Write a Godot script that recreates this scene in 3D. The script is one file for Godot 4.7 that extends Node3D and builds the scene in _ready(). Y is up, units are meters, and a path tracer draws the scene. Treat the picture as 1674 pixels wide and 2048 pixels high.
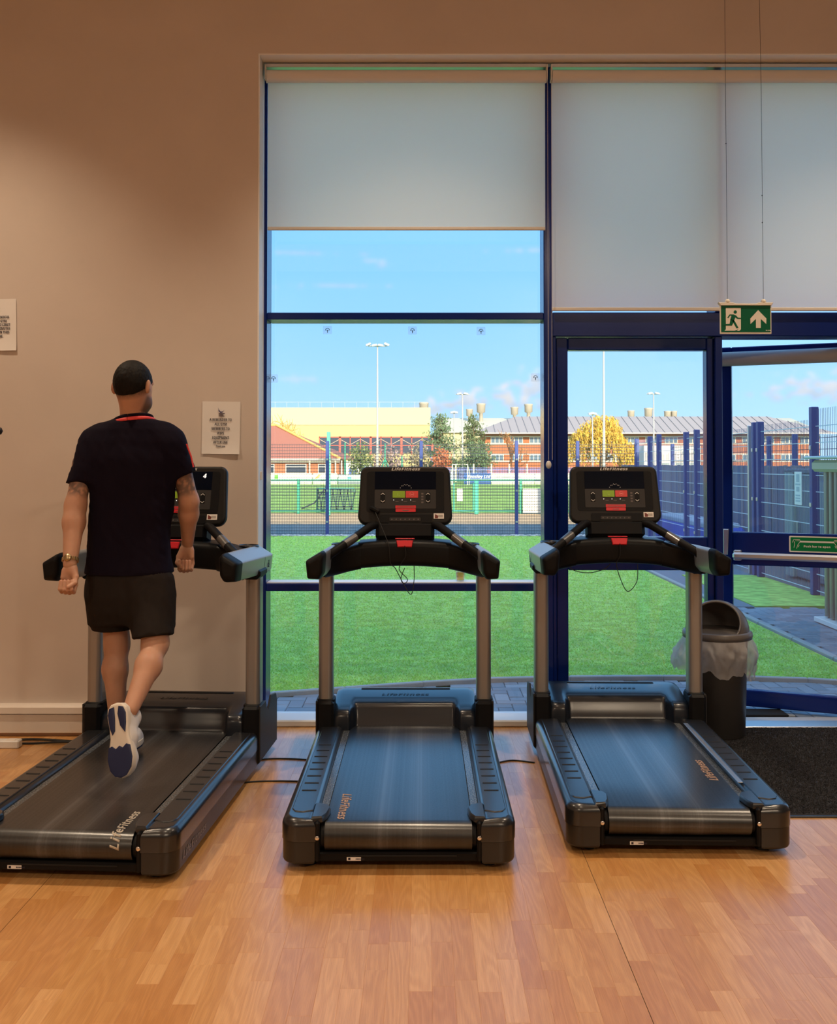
extends Node3D
# A gym bay: three treadmills in front of tall glazing, a man running on one of them, a sports ground outside.

# ---- the photograph's camera: pixel -> direction -------------------------------------------------
const F := 2000.0
const PPX := 845.0
const PPY := 886.0
const PITCH := 0.02094
const EYE := Vector3(0, 1.6, 0)
var cam_basis := Basis(Vector3.RIGHT, PITCH)

func ray(x: float, y: float) -> Vector3:
	return cam_basis * Vector3((x - PPX) / F, -(y - PPY) / F, -1.0)

func at(x: float, y: float, d: float) -> Vector3:      # the point at distance d in front (z = -d)
	var r := ray(x, y)
	return EYE + r * (d / -r.z)

func ground(x: float, y: float, h := 0.0) -> Vector3:   # the point at height h
	var r := ray(x, y)
	return EYE + r * ((h - EYE.y) / r.y)

# ---- mesh builder ---------------------------------------------------------------------------------
class MB:
	var st := SurfaceTool.new()
	var tv := PackedVector3Array()
	var creased := false      # smooth below 40 degrees, sharp above
	func _init() -> void:
		st.begin(Mesh.PRIMITIVE_TRIANGLES)
	func group(k: int) -> void:
		st.set_smooth_group(k)
	func tri(a: Vector3, b: Vector3, c: Vector3) -> void:   # counter-clockwise seen from outside
		st.add_vertex(a); st.add_vertex(c); st.add_vertex(b)
		tv.append(a); tv.append(c); tv.append(b)
	func quad(a: Vector3, b: Vector3, c: Vector3, d: Vector3) -> void:
		tri(a, b, c); tri(a, c, d)
	func out_tri(a: Vector3, b: Vector3, c: Vector3, o: Vector3) -> void:
		if (b - a).cross(c - a).dot((a + b + c) / 3.0 - o) < 0.0: tri(a, c, b)
		else: tri(a, b, c)
	func out_quad(a: Vector3, b: Vector3, c: Vector3, d: Vector3, o: Vector3) -> void:
		out_tri(a, b, c, o); out_tri(a, c, d, o)
	func box(c: Vector3, s: Vector3, bev := 0.0, b := Basis()) -> MB:
		group(-1)
		var h := s * 0.5
		bev = minf(bev, minf(h.x, minf(h.y, h.z)) * 0.95)
		var p := func(x: float, y: float, z: float) -> Vector3: return c + b * Vector3(x, y, z)
		if bev <= 0.0:
			for ax in 3:
				for sg in [-1.0, 1.0]:
					var v := []
					for k in [[-1, -1], [1, -1], [1, 1], [-1, 1]]:
						var q := Vector3()
						q[ax] = sg * h[ax]
						q[(ax + 1) % 3] = k[0] * h[(ax + 1) % 3]
						q[(ax + 2) % 3] = k[1] * h[(ax + 2) % 3]
						v.append(c + b * q)
					out_quad(v[0], v[1], v[2], v[3], c)
			return self
		var i := h - Vector3(bev, bev, bev)
		for ax in 3:
			var a1 := (ax + 1) % 3
			var a2 := (ax + 2) % 3
			for sg in [-1.0, 1.0]:
				var v := []
				for k in [[-1, -1], [1, -1], [1, 1], [-1, 1]]:
					var q := Vector3()
					q[ax] = sg * h[ax]; q[a1] = k[0] * i[a1]; q[a2] = k[1] * i[a2]
					v.append(c + b * q)
				out_quad(v[0], v[1], v[2], v[3], c)
			for s1 in [-1.0, 1.0]:
				for s2 in [-1.0, 1.0]:
					var v := []
					for k in [[-1.0, 0], [1.0, 0], [1.0, 1], [-1.0, 1]]:
						var q := Vector3()
						q[ax] = k[0] * i[ax]
						q[a1] = s1 * (h[a1] if k[1] == 0 else i[a1])
						q[a2] = s2 * (i[a2] if k[1] == 0 else h[a2])
						v.append(c + b * q)
					out_quad(v[0], v[1], v[2], v[3], c)
		for x in [-1.0, 1.0]:
			for y in [-1.0, 1.0]:
				for z in [-1.0, 1.0]:
					out_tri(p.call(x * h.x, y * i.y, z * i.z), p.call(x * i.x, y * h.y, z * i.z), p.call(x * i.x, y * i.y, z * h.z), c)
		return self
	func loft(rings: Array, cap := true, closed := true, smooth := true) -> MB:   # rings of equal size; first to last with the ring counter-clockwise seen from the last
		group(0 if smooth else -1)
		var n: int = rings[0].size()
		for k in rings.size() - 1:
			var a = rings[k]
			var b = rings[k + 1]
			for j in (n if closed else n - 1):
				var j2 := (j + 1) % n
				quad(a[j], a[j2], b[j2], b[j])
		if cap:
			for e in 2:
				group(1 + e if smooth else -1)
				var r = rings[0] if e == 0 else rings[-1]
				var o := Vector3()
				for v in r: o += v
				o /= n
				for j in n:
					var j2 := (j + 1) % n
					if e == 0: tri(o, r[j2], r[j])
					else: tri(o, r[j], r[j2])
		return self
	func tube(pts: Array, rad, seg := 8, cap := true) -> MB:   # rad: number, or one number for each point
		var rings := []
		var up := Vector3.UP
		var n := pts.size()
		var last := Vector3()
		for k in n:
			var t: Vector3 = (pts[mini(k + 1, n - 1)] - pts[maxi(k - 1, 0)]).normalized()
			if k == 0:
				if absf(t.dot(up)) > 0.9: up = Vector3.RIGHT
				last = (up - t * up.dot(t)).normalized()
			else:
				last = (last - t * last.dot(t)).normalized()
			var side := t.cross(last)
			var r: float = rad[k] if rad is Array else rad
			var ring := PackedVector3Array()
			for j in seg:
				var a := TAU * j / seg
				ring.append(pts[k] + (last * cos(a) + side * sin(a)) * r)
			rings.append(ring)
		return loft(rings, cap)
	func prism(poly: PackedVector2Array, z0: float, z1: float, xf := Transform3D(), edge: Array = [], edge0: Array = []) -> MB:
		creased = true
		# poly in x,y, extruded from z0 to z1; edge lists [inset, drop] from the sides up to the top face at z1, edge0 the same at z0
		var area := 0.0
		for k in poly.size(): area += poly[k].cross(poly[(k + 1) % poly.size()])
		if area < 0.0:
			poly = poly.duplicate()
			poly.reverse()
		var lev := []
		for e in edge0: lev.append([e[0], z0 + e[1]])
		if edge0.is_empty(): lev.append([0.0, z0])
		var lv := []
		for e in edge: lv.append([e[0], z1 - e[1]])
		if edge.is_empty(): lv.append([0.0, z1])
		lev += lv
		var rings := []
		for l in lev:
			var q := inset(poly, l[0])
			var ring := PackedVector3Array()
			for v in q: ring.append(xf * Vector3(v.x, v.y, l[1]))
			rings.append(ring)
		var n := poly.size()
		group(-1)
		for k in rings.size() - 1:
			for j in n:
				var j2 := (j + 1) % n
				quad(rings[k][j], rings[k][j2], rings[k + 1][j2], rings[k + 1][j])
		var idx := Geometry2D.triangulate_polygon(inset(poly, lev[-1][0]))
		var r: PackedVector3Array = rings[-1]
		var r0: PackedVector3Array = rings[0]
		for k in range(0, idx.size(), 3):
			var A := inset(poly, 0.0)
			var ccw := (A[idx[k + 1]] - A[idx[k]]).cross(A[idx[k + 2]] - A[idx[k]]) > 0.0
			var i1 := idx[k + 1] if ccw else idx[k + 2]
			var i2 := idx[k + 2] if ccw else idx[k + 1]
			tri(r[idx[k]], r[i1], r[i2])
			tri(r0[idx[k]], r0[i2], r0[i1])
		return self
	static func inset(poly: PackedVector2Array, by: float) -> PackedVector2Array:
		if by == 0.0: return poly
		var out := PackedVector2Array()
		var n := poly.size()
		for k in n:
			var d1 := (poly[k] - poly[(k + n - 1) % n]).normalized()
			var d2 := (poly[(k + 1) % n] - poly[k]).normalized()
			var n1 := Vector2(-d1.y, d1.x)
			var n2 := Vector2(-d2.y, d2.x)
			var m := (n1 + n2).normalized()
			out.append(poly[k] + m * by / maxf(m.dot(n1), 0.4))
		return out
	func lathe(prof: Array, seg := 24, xf := Transform3D(), smooth := true) -> MB:   # [radius, height] from the bottom up
		var rings := []
		for p in prof:
			var ring := PackedVector3Array()
			for j in seg:
				var a := TAU * j / seg
				ring.append(xf * Vector3(p[0] * sin(a), p[1], p[0] * cos(a)))
			rings.append(ring)
		return loft(rings, true, true, smooth)
	func done() -> ArrayMesh:
		if creased: return with_creases()
		st.index()
		st.generate_normals()
		return st.commit()

	func with_creases() -> ArrayMesh:
		var at_ := {}
		var fn := PackedVector3Array()
		for k in range(0, tv.size(), 3):
			var n := (tv[k + 2] - tv[k]).cross(tv[k + 1] - tv[k])
			fn.append(n)
			for j in 3:
				var key := Vector3i((tv[k + j] * 50000.0).round())
				if not at_.has(key): at_[key] = PackedInt32Array()
				at_[key].append(k / 3)
		var nn := PackedVector3Array()
		nn.resize(tv.size())
		for k in tv.size():
			var own := fn[k / 3].normalized()
			var sum := Vector3()
			for f in at_[Vector3i((tv[k] * 50000.0).round())]:
				if fn[f].normalized().dot(own) > 0.76: sum += fn[f]
			nn[k] = sum.normalized()
		var a := []
		a.resize(Mesh.ARRAY_MAX)
		a[Mesh.ARRAY_VERTEX] = tv
		a[Mesh.ARRAY_NORMAL] = nn
		var m := ArrayMesh.new()
		m.add_surface_from_arrays(Mesh.PRIMITIVE_TRIANGLES, a)
		return m

static func rrect(w: float, h: float, r: float, seg := 5, c := Vector2()) -> PackedVector2Array:
	var out := PackedVector2Array()
	for q in 4:
		var o := Vector2((w / 2 - r) * [1, -1, -1, 1][q], (h / 2 - r) * [1, 1, -1, -1][q])
		for k in seg + 1:
			var a := PI / 2 * (q + float(k) / seg)
			out.append(c + o + Vector2(cos(a), sin(a)) * r)
	return out

static func round_poly(pts: PackedVector2Array, r: float, seg := 4) -> PackedVector2Array:
	var out := PackedVector2Array()
	var n := pts.size()
	for k in n:
		var a := pts[k] + (pts[(k + n - 1) % n] - pts[k]).limit_length(r)
		var b := pts[k] + (pts[(k + 1) % n] - pts[k]).limit_length(r)
		for j in seg + 1:
			var t := float(j) / seg
			out.append(a.lerp(pts[k], t).lerp(pts[k].lerp(b, t), t))
	return out

# ---- scene graph helpers --------------------------------------------------------------------------
var taken := {}
func numbered(called: String) -> String:
	if not taken.has(called):
		taken[called] = 0
		return called
	taken[called] += 1
	return "%s_%03d" % [called, taken[called]]

func tag(o: Node3D, label: String, category: String, group := "", kind := "") -> Node3D:
	if label: o.set_meta("label", label)
	if category: o.set_meta("category", category)
	if group: o.set_meta("group", group)
	if kind: o.set_meta("kind", kind)
	return o

func thing(called: String, label: String, category: String, pos := Vector3(), turn := 0.0, group := "") -> Node3D:
	var o := Node3D.new()
	o.name = numbered(called)
	add_child(o)
	o.position = pos
	o.rotation.y = turn
	tag(o, label, category, group)
	return o

func setting(called: String, label: String) -> Node3D:
	var o := Node3D.new()
	o.name = numbered(called)
	add_child(o)
	tag(o, label, "", "", "structure")
	return o

func part(called: String, mesh, m: Material, parent: Node3D, pos := Vector3()) -> MeshInstance3D:
	var o := MeshInstance3D.new()
	o.name = called
	o.mesh = mesh.done() if mesh is MB else mesh
	o.material_override = m
	o.position = pos
	parent.add_child(o, true)
	return o

func one(called: String, mesh, m: Material, label: String, category: String, group := "") -> MeshInstance3D:   # a thing that is one mesh
	var o := part(numbered(called), mesh, m, self)
	tag(o, label, category, group)
	return o

func struct(called: String, mesh, m: Material, label := "") -> MeshInstance3D:
	var o := part(numbered(called), mesh, m, self)
	tag(o, label, "", "", "structure")
	return o

func text(s: String, h: float, depth := 0.0006, serif := false) -> TextMesh:   # h: height of a capital
	var t := TextMesh.new()
	var f := SystemFont.new()
	f.font_names = PackedStringArray(["Droid Serif" if serif else "Droid Sans"])
	f.font_weight = 700
	t.font = f
	t.font_size = 32
	t.pixel_size = h / (32 * 0.714)
	t.depth = depth
	t.curve_step = 2.0
	t.text = s
	return t

func put_text(called: String, s: String, h: float, m: Material, parent: Node3D, xf: Transform3D, slant := 0.0, squeeze := 1.0) -> MeshInstance3D:
	var o := part(called, text(s, h), m, parent)
	o.transform = xf * Transform3D(Basis(Vector3(squeeze, 0, 0), Vector3(slant, 1, 0), Vector3(0, 0, 1)), Vector3())
	return o

# ---- materials (base colours are linear values) ---------------------------------------------------
func col(r: float, g: float, b: float) -> Color:
	return Color(r, g, b).linear_to_srgb()

func mat(r: float, g: float, b: float, rough := 0.6, metal := 0.0, spec := 0.5) -> StandardMaterial3D:
	var m := StandardMaterial3D.new()
	m.albedo_color = col(r, g, b)
	m.roughness = rough
	m.metallic = metal
	m.metallic_specular = spec
	m.cull_mode = BaseMaterial3D.CULL_DISABLED
	return m

func coated(m: StandardMaterial3D, weight: float, rough: float) -> StandardMaterial3D:
	m.clearcoat_enabled = true
	m.clearcoat = weight
	m.clearcoat_roughness = rough
	return m

func noise_tex(freq: float, size := 256, seed_ := 1, oct := 4, lo := 0.0, hi := 1.0) -> NoiseTexture2D:
	var n := FastNoiseLite.new()
	n.seed = seed_
	n.frequency = freq
	n.fractal_octaves = oct
	var t := NoiseTexture2D.new()
	t.width = size
	t.height = size
	t.seamless = true
	t.noise = n
	var g := Gradient.new()
	g.set_color(0, Color(lo, lo, lo))
	g.set_color(1, Color(hi, hi, hi))
	t.color_ramp = g
	return t

func grained(m: StandardMaterial3D, tex: Texture2D, scale: float, bump := 0.0, rough_too := false) -> StandardMaterial3D:
	m.uv1_triplanar = true
	m.uv1_world_triplanar = true
	m.uv1_scale = Vector3.ONE * scale
	m.albedo_texture = tex
	if bump != 0.0:
		m.heightmap_enabled = true
		m.heightmap_texture = tex
		m.heightmap_scale = bump
	if rough_too: m.roughness_texture = tex
	return m

var M := {}
var rng := RandomNumberGenerator.new()

const WALL := 5.94      # inner face of the window wall
const GLZ := 6.13       # inner face of the frames
const GLO := 6.32       # outer face of the frames
const SUN := Vector3(0.2416, 0.3584, 0.9018)

func _ready() -> void:
	rng.seed = 7
	# camera
	var cam := Camera3D.new()
	cam.name = "camera"
	cam.projection = Camera3D.PROJECTION_FRUSTUM
	cam.near = 0.05
	cam.far = 1500.0
	cam.size = 0.05 * 2048.0 / F
	cam.frustum_offset = Vector2((837.0 - PPX) / F, -(1024.0 - PPY) / F) * 0.05
	cam.transform = Transform3D(cam_basis, EYE)
	add_child(cam)
	# sky and exposure
	var env := Environment.new()
	env.background_mode = Environment.BG_SKY
	env.sky = Sky.new()
	env.sky.sky_material = make_sky()
	env.tonemap_mode = Environment.TONE_MAPPER_LINEAR
	env.tonemap_exposure = 1.0
	env.sdfgi_enabled = true
	env.ssao_enabled = true
	env.ssil_enabled = true
	var we := WorldEnvironment.new()
	we.name = "world"
	we.environment = env
	add_child(we)
	# the low sun behind the building
	var sun := DirectionalLight3D.new()
	sun.name = "sun"
	sun.light_color = col(1.0, 0.86, 0.62)
	sun.light_energy = 2.5
	sun.light_angular_distance = 0.5
	sun.shadow_enabled = true
	add_child(sun)
	sun.look_at_from_position(SUN * 50.0, Vector3.ZERO)
	# the room's downlights, then unseen fill panels added at the back
	make_materials()
	for z in [-4.75, -2.3, 0.3]:
		for x in [-2.75, 0.0, 2.75]:
			downlight(Vector3(x, 4.9, z))
	for x in [-3.3, 2.4, 4.1]:
		fill_panel(Vector3(x, 4.885, 3.4))
	build_room()
	build_floor()
	build_glazing()
	build_ground()
	build_treadmills()
	build_person()
	build_fittings()
	build_fences()
	build_background()
	build_trees()

const LAMP_COLOUR := Vector3(1.0, 0.785, 0.56)
const LAMP_ENERGY := 6.2

func downlight(p: Vector3) -> void:      # recessed in the ceiling, its cone cut off by a deep baffle
	var where: String = "in the row along the glazing" if p.z < -4.0 else "in the middle row" if p.z < -1.0 else "in the row nearest the back wall"
	var side: String = "on the plain wall side" if p.x < -1.0 else "on the door side" if p.x > 1.0 else "on the room axis"
	var t := thing("downlight", "round recessed ceiling downlight %s, %s" % [where, side], "lamp", p, 0.0, "downlights in the ceiling")
	part("trim_ring", MB.new().lathe([[0.10, 0.0], [0.13, 0.0], [0.132, -0.008], [0.10, -0.012], [0.098, -0.006]], 28), M.white_plastic, t)
	part("lamp_disc", MB.new().lathe([[0.0, -0.004], [0.099, -0.004], [0.099, -0.001], [0.0, -0.001]], 24), M.lamp_glow, t)
	var l := SpotLight3D.new()
	l.name = "downlight_beam"
	l.light_color = col(LAMP_COLOUR.x, LAMP_COLOUR.y, LAMP_COLOUR.z)
	l.light_energy = LAMP_ENERGY if p.z < -4.0 else LAMP_ENERGY * 0.38      # the row along the glazing is set brighter
	l.spot_range = 30.0
	l.spot_attenuation = 2.0
	l.spot_angle = 48.0
	l.spot_angle_attenuation = 0.85
	l.light_size = 0.08
	l.shadow_enabled = true
	l.rotation.x = -PI / 2
	l.position = Vector3(0, -0.10, 0)
	t.add_child(l)

func fill_panel(p: Vector3) -> void:  # fill light out of view, added to brighten the dim wall
	var t := thing("fill_panel", "unseen fill panel added behind the downlights, %s" % ["on the plain wall side" if p.x < -1.0 else "by the side wall" if p.x > 3.0 else "on the door side"], "lamp", p, 0.0, "added fill panels in the ceiling")
	part("frame", MB.new().box(Vector3(0, 0.0, 0), Vector3(0.66, 0.03, 0.66), 0.006), M.white_plastic, t)
	part("fill_diffuser", MB.new().box(Vector3(0, -0.018, 0), Vector3(0.6, 0.01, 0.6), 0.002), M.lamp_glow, t)
	var l := AreaLight3D.new()
	l.name = "fill_light"
	l.area_size = Vector2(0.6, 0.6)
	l.light_color = col(LAMP_COLOUR.x, LAMP_COLOUR.y, LAMP_COLOUR.z)
	l.light_energy = 13.0
	l.area_range = 30.0
	l.shadow_enabled = true
	l.rotation.x = -PI / 2
	l.position = Vector3(0, -0.03, 0)
	t.add_child(l)

func make_sky() -> PanoramaSkyMaterial:
	var w := 512
	var h := 256
	var img := Image.create_empty(w, h, false, Image.FORMAT_RGBF)
	var s := SUN.normalized()
	for j in h:
		var e := PI / 2 - PI * (j + 0.5) / h
		var ed := maxf(rad_to_deg(e), 0.0)
		var base := Vector3(0.10, 0.60, 1.32).lerp(Vector3(0.58, 0.96, 1.32), exp(-ed / 8.0))
		for i in w:
			if e < -0.02:
				img.set_pixel(i, j, Color(0.26, 0.27, 0.22))
				continue
			var a := TAU * (i + 0.5) / w
			var dir := Vector3(sin(a) * cos(e), sin(e), -cos(a) * cos(e))
			var ang := rad_to_deg(acos(clampf(dir.dot(s), -1, 1)))
			var c := base + Vector3(1.0, 0.88, 0.70) * (4.5 * exp(-ang / 15.0) + 2.0 * exp(-ang / 48.0))
			img.set_pixel(i, j, Color(c.x, c.y, c.z))
	img.resize(2048, 1024, Image.INTERPOLATE_BILINEAR)
	# clouds: banks low over the horizon, and thin high streaks painting lamp reflections, [azimuth, elevation, half width, half height] in degrees
	var banks := []
	for b in [[1.0, 3.3, 1.6, 0.55], [2.7, 3.5, 1.5, 0.8], [4.6, 3.9, 1.0, 0.5], [6.2, 4.3, 1.3, 0.9], [5.6, 3.5, 1.2, 0.5], [-7.0, 4.8, 1.1, 0.28], [-2.6, 11.4, 0.7, 0.25], [-6.0, 11.9, 3.2, 0.10], [-4.6, 10.1, 3.0, 0.09], [5.5, 12.0, 2.0, 0.1], [-8.5, 10.0, 2.0, 0.08]]:  # the thinnest streaks are ceiling lamp reflections in the glass, drawn as cloud
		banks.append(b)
	var r := RandomNumberGenerator.new()
	r.seed = 11
	for k in 60:
		var az := r.randf_range(22.0, 338.0)
		banks.append([az, r.randf_range(2.5, 11.0), r.randf_range(1.0, 4.0), r.randf_range(0.2, 0.9)])
	var n := FastNoiseLite.new()
	n.seed = 5
	n.frequency = 0.6
	n.fractal_octaves = 5
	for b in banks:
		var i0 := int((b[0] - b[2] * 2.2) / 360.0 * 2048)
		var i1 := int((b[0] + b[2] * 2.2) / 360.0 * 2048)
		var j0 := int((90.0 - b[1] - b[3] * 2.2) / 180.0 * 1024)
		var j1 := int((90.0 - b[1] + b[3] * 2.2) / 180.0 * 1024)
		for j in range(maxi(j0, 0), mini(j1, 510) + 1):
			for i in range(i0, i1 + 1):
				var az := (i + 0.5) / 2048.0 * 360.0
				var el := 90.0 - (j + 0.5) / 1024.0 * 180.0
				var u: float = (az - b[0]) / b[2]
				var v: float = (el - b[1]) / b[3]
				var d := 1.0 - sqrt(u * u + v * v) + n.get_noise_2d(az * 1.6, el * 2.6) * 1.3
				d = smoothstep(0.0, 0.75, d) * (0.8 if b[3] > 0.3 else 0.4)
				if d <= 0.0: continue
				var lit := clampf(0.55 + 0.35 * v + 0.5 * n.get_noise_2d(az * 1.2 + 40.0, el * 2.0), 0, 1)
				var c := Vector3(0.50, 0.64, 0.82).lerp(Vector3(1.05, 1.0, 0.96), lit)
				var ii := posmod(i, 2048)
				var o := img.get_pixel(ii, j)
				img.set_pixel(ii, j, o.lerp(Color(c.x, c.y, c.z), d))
	var m := PanoramaSkyMaterial.new()
	m.panorama = ImageTexture.create_from_image(img)
	return m

func make_materials() -> void:
	var fine := noise_tex(0.05, 256, 3, 4, 0.86, 1.0)
	var soft := noise_tex(0.012, 256, 9, 4, 0.965, 1.0)
	var speck := noise_tex(0.25, 256, 4, 3, 0.72, 1.0)
	M.fine = fine; M.soft = soft; M.speck = speck
	M.wall = grained(mat(0.66, 0.57, 0.50, 0.75), soft, 0.35)
	M.ceiling = mat(0.80, 0.79, 0.77, 0.9)
	M.wall_dark = mat(0.16, 0.16, 0.17, 0.8)
	M.trim = mat(0.74, 0.66, 0.58, 0.45)
	M.reveal = mat(0.88, 0.86, 0.83, 0.6)  # paler than the wall, painting in the daylight on the reveal
	M.facade = mat(0.55, 0.52, 0.48, 0.8)
	M.white_plastic = mat(0.72, 0.70, 0.66, 0.4)
	M.black_plastic = mat(0.012, 0.012, 0.013, 0.42)
	M.dark_metal = mat(0.05, 0.05, 0.055, 0.4, 0.6)
	M.navy = mat(0.004, 0.018, 0.15, 0.18, 0.0, 0.35)
	M.aluminium = mat(0.62, 0.63, 0.65, 0.35, 0.9)
	M.chrome = mat(0.75, 0.75, 0.76, 0.18, 1.0)
	M.lamp_glow = mat(0.9, 0.85, 0.75, 0.6)
	M.lamp_glow.emission_enabled = true
	M.lamp_glow.emission = col(1.0, 0.72, 0.45)
	M.lamp_glow.emission_energy_multiplier = 1.5
	M.glass = mat(0.95, 1.0, 0.97, 0.0)
	M.glass.transparency = BaseMaterial3D.TRANSPARENCY_ALPHA
	M.glass.albedo_color.a = 0.02
	M.blind = mat(0.96, 0.92, 0.85, 0.85)
	M.blind.backlight_enabled = true
	M.blind.backlight = Color(1.0, 0.98, 0.95)
	M.blind_solid = mat(0.72, 0.69, 0.64, 0.7)
	# treadmills
	M.tm_black = grained(mat(0.007, 0.0075, 0.0085, 0.42, 0.0, 0.30), fine, 9.0)
	M.tm_cover = coated(grained(mat(0.010, 0.012, 0.016, 0.34, 0.0, 0.45), fine, 9.0), 0.8, 0.2)
	M.tm_soft = mat(0.007, 0.007, 0.008, 0.5, 0.0, 0.28)
	M.tm_rough = grained(mat(0.012, 0.012, 0.013, 0.62), speck, 14.0)
	M.tm_grey = mat(0.016, 0.015, 0.015, 0.34)
	M.tm_panel = mat(0.036, 0.034, 0.034, 0.5, 0.0, 0.3)
	M.tm_silver = mat(0.36, 0.355, 0.35, 0.36, 0.75)
	M.tm_shell = mat(0.30, 0.32, 0.34, 0.34, 0.35)
	M.tm_line = mat(0.004, 0.004, 0.004, 0.7)
	M.tm_print = mat(0.62, 0.60, 0.58, 0.5)
	M.tm_gold = mat(0.42, 0.26, 0.16, 0.6)
	M.tm_screen = mat(0.003, 0.005, 0.012, 0.2, 0.0, 0.2)
	M.red = mat(0.62, 0.018, 0.03, 0.4)
	M.red_button = mat(0.60, 0.05, 0.045, 0.4)
	M.green_button = mat(0.24, 0.40, 0.02, 0.4)
	M.white_led = mat(0.9, 0.9, 0.9, 0.5)
	M.white_led.emission_enabled = true
	M.white_led.emission = Color(1, 1, 1)
	M.white_led.emission_energy_multiplier = 0.8
	M.paper = mat(0.80, 0.76, 0.72, 0.8)
	M.ink = mat(0.02, 0.015, 0.03, 0.7)
	M.rubber = mat(0.008, 0.008, 0.008, 0.6)
	M.sign_green = mat(0.0, 0.11, 0.05, 0.45, 0.0, 0.3)
	M.sign_white = mat(0.78, 0.74, 0.66, 0.5)

func build_room() -> void:
	var wf := setting("wall_front", "beige plastered wall beside and above the tall glazing")
	part("wall_panel", MB.new().box(Vector3(-3.0915, 4.1, -WALL - 0.15), Vector3(4.217, 8.2, 0.3)), M.wall, wf)
	part("wall_panel", MB.new().box(Vector3(1.6585, 6.13, -WALL - 0.15), Vector3(5.283, 4.14, 0.3)), M.wall, wf)
	part("wall_panel", MB.new().box(Vector3(4.75, 4.1, -WALL - 0.15), Vector3(0.9, 8.2, 0.3)), M.wall, wf)
	struct("wall_left", MB.new().box(Vector3(-5.1, 2.6, -0.7), Vector3(0.2, 5.2, 10.5)), M.wall, "plain side wall of the gym")
	struct("wall_right", MB.new().box(Vector3(5.1, 2.6, -0.7), Vector3(0.2, 5.2, 10.5)), M.wall_dark, "charcoal painted side wall of the gym")
	struct("wall_back", MB.new().box(Vector3(0, 2.6, 4.6), Vector3(10.4, 5.2, 0.2)), M.wall_dark, "charcoal painted back wall of the gym")
	struct("ceiling", MB.new().box(Vector3(0, 5.0, -0.7), Vector3(10.4, 0.2, 10.5)), M.ceiling, "plain gym ceiling")
	struct("roof", MB.new().box(Vector3(3.0, 8.1, -0.6), Vector3(50, 0.2, 11.2)), M.facade, "flat roof of the building")
	struct("wall_outer_left", MB.new().box(Vector3(-13.7, 4.1, -WALL - 0.15), Vector3(17.0, 8.2, 0.3)), M.facade, "outer wall of the building")
	struct("wall_outer_right", MB.new().box(Vector3(16.7, 4.1, -WALL - 0.15), Vector3(23.0, 8.2, 0.3)), M.facade, "outer wall of the building")
	var rv := setting("trim_2", "added lining of the window reveal, daylight put into its pale colour")  # added sheets, their pale colour stands for daylight on the reveal
	part("daylit_jamb", MB.new().box(Vector3(-0.979, 2.03, -6.037), Vector3(0.008, 4.06, 0.186)), M.reveal, rv)
	part("daylit_head", MB.new().box(Vector3(1.66, 4.056, -6.037), Vector3(5.27, 0.008, 0.186)), M.reveal, rv)
	# boxed skirting along the left wall
	var bb := setting("baseboard_left", "cream boxed skirting with a stepped top along the wall")
	part("board", MB.new().box(Vector3(-2.99, 0.075, -WALL + 0.02), Vector3(4.0, 0.108, 0.04), 0.003), M.trim, bb)
	part("cap", MB.new().prism(PackedVector2Array([Vector2(0, 0.137), Vector2(0.052, 0.137), Vector2(0.05, 0.172), Vector2(0.036, 0.186), Vector2(0, 0.188)]), -4.985, -0.99, Transform3D(Basis(Vector3(0, 0, 1), Vector3(0, 1, 0), Vector3(1, 0, 0)), Vector3(0, 0, -WALL))), M.trim, bb)
	part("plinth", MB.new().box(Vector3(-2.99, 0.011, -WALL + 0.012), Vector3(4.0, 0.022, 0.024), 0.002), mat(0.30, 0.16, 0.08, 0.5), bb)

func wood_texture() -> ImageTexture:
	var w := 512
	var h := 1024
	var img := Image.create_empty(w, h, false, Image.FORMAT_RGB8)
	var n := FastNoiseLite.new()
	n.seed = 21
	n.frequency = 1.0
	n.fractal_octaves = 3
	var n2 := FastNoiseLite.new()
	n2.seed = 4
	n2.frequency = 1.0
	n2.fractal_octaves = 4
	for j in h:
		var v := float(j) / h
		for i in w:
			var u := float(i) / w
			var warp := n.get_noise_2d(u * 2.4, v * 1.1)
			var ring := 0.5 + 0.5 * sin((u * 7.0 + warp * 4.2) * TAU)
			var fibre := n2.get_noise_2d(u * 130.0, v * 9.0)
			var pore := n2.get_noise_2d(u * 260.0 + 70.0, v * 22.0)
			var k := 0.92 + 0.04 * pow(ring, 1.6) + 0.06 * fibre + 0.03 * pore
			var c := Color(k, k * (0.985 + 0.02 * ring), k * (0.96 + 0.05 * ring))
			img.set_pixel(i, j, c)
	return ImageTexture.create_from_image(img)

var plank_mat: StandardMaterial3D

func plank_into(st: SurfaceTool, x0: float, x1: float, z0: float, z1: float, y: float, tone: Color, uvo: Vector2, bev := 0.0005) -> void:
	var top := [Vector3(x0 + bev, y, z0 + bev), Vector3(x1 - bev, y, z0 + bev), Vector3(x1 - bev, y, z1 - bev), Vector3(x0 + bev, y, z1 - bev)]
	var low := [Vector3(x0, y - 0.0006, z0), Vector3(x1, y - 0.0006, z0), Vector3(x1, y - 0.0006, z1), Vector3(x0, y - 0.0006, z1)]
	st.set_smooth_group(-1)
	var add := func(p: Vector3) -> void:
		st.set_color(tone)
		st.set_uv(Vector2((p.x - x0) / 0.5, (p.z - z0) / 1.6) + uvo)
		st.add_vertex(p)
	for q in [[top[0], top[1], top[2], top[3]], [low[1], low[0], top[0], top[1]], [low[3], low[2], top[2], top[3]], [low[0], low[3], top[3], top[0]], [low[2], low[1], top[1], top[2]]]:
		add.call(q[0]); add.call(q[1]); add.call(q[2])
		add.call(q[0]); add.call(q[2]); add.call(q[3])

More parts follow.
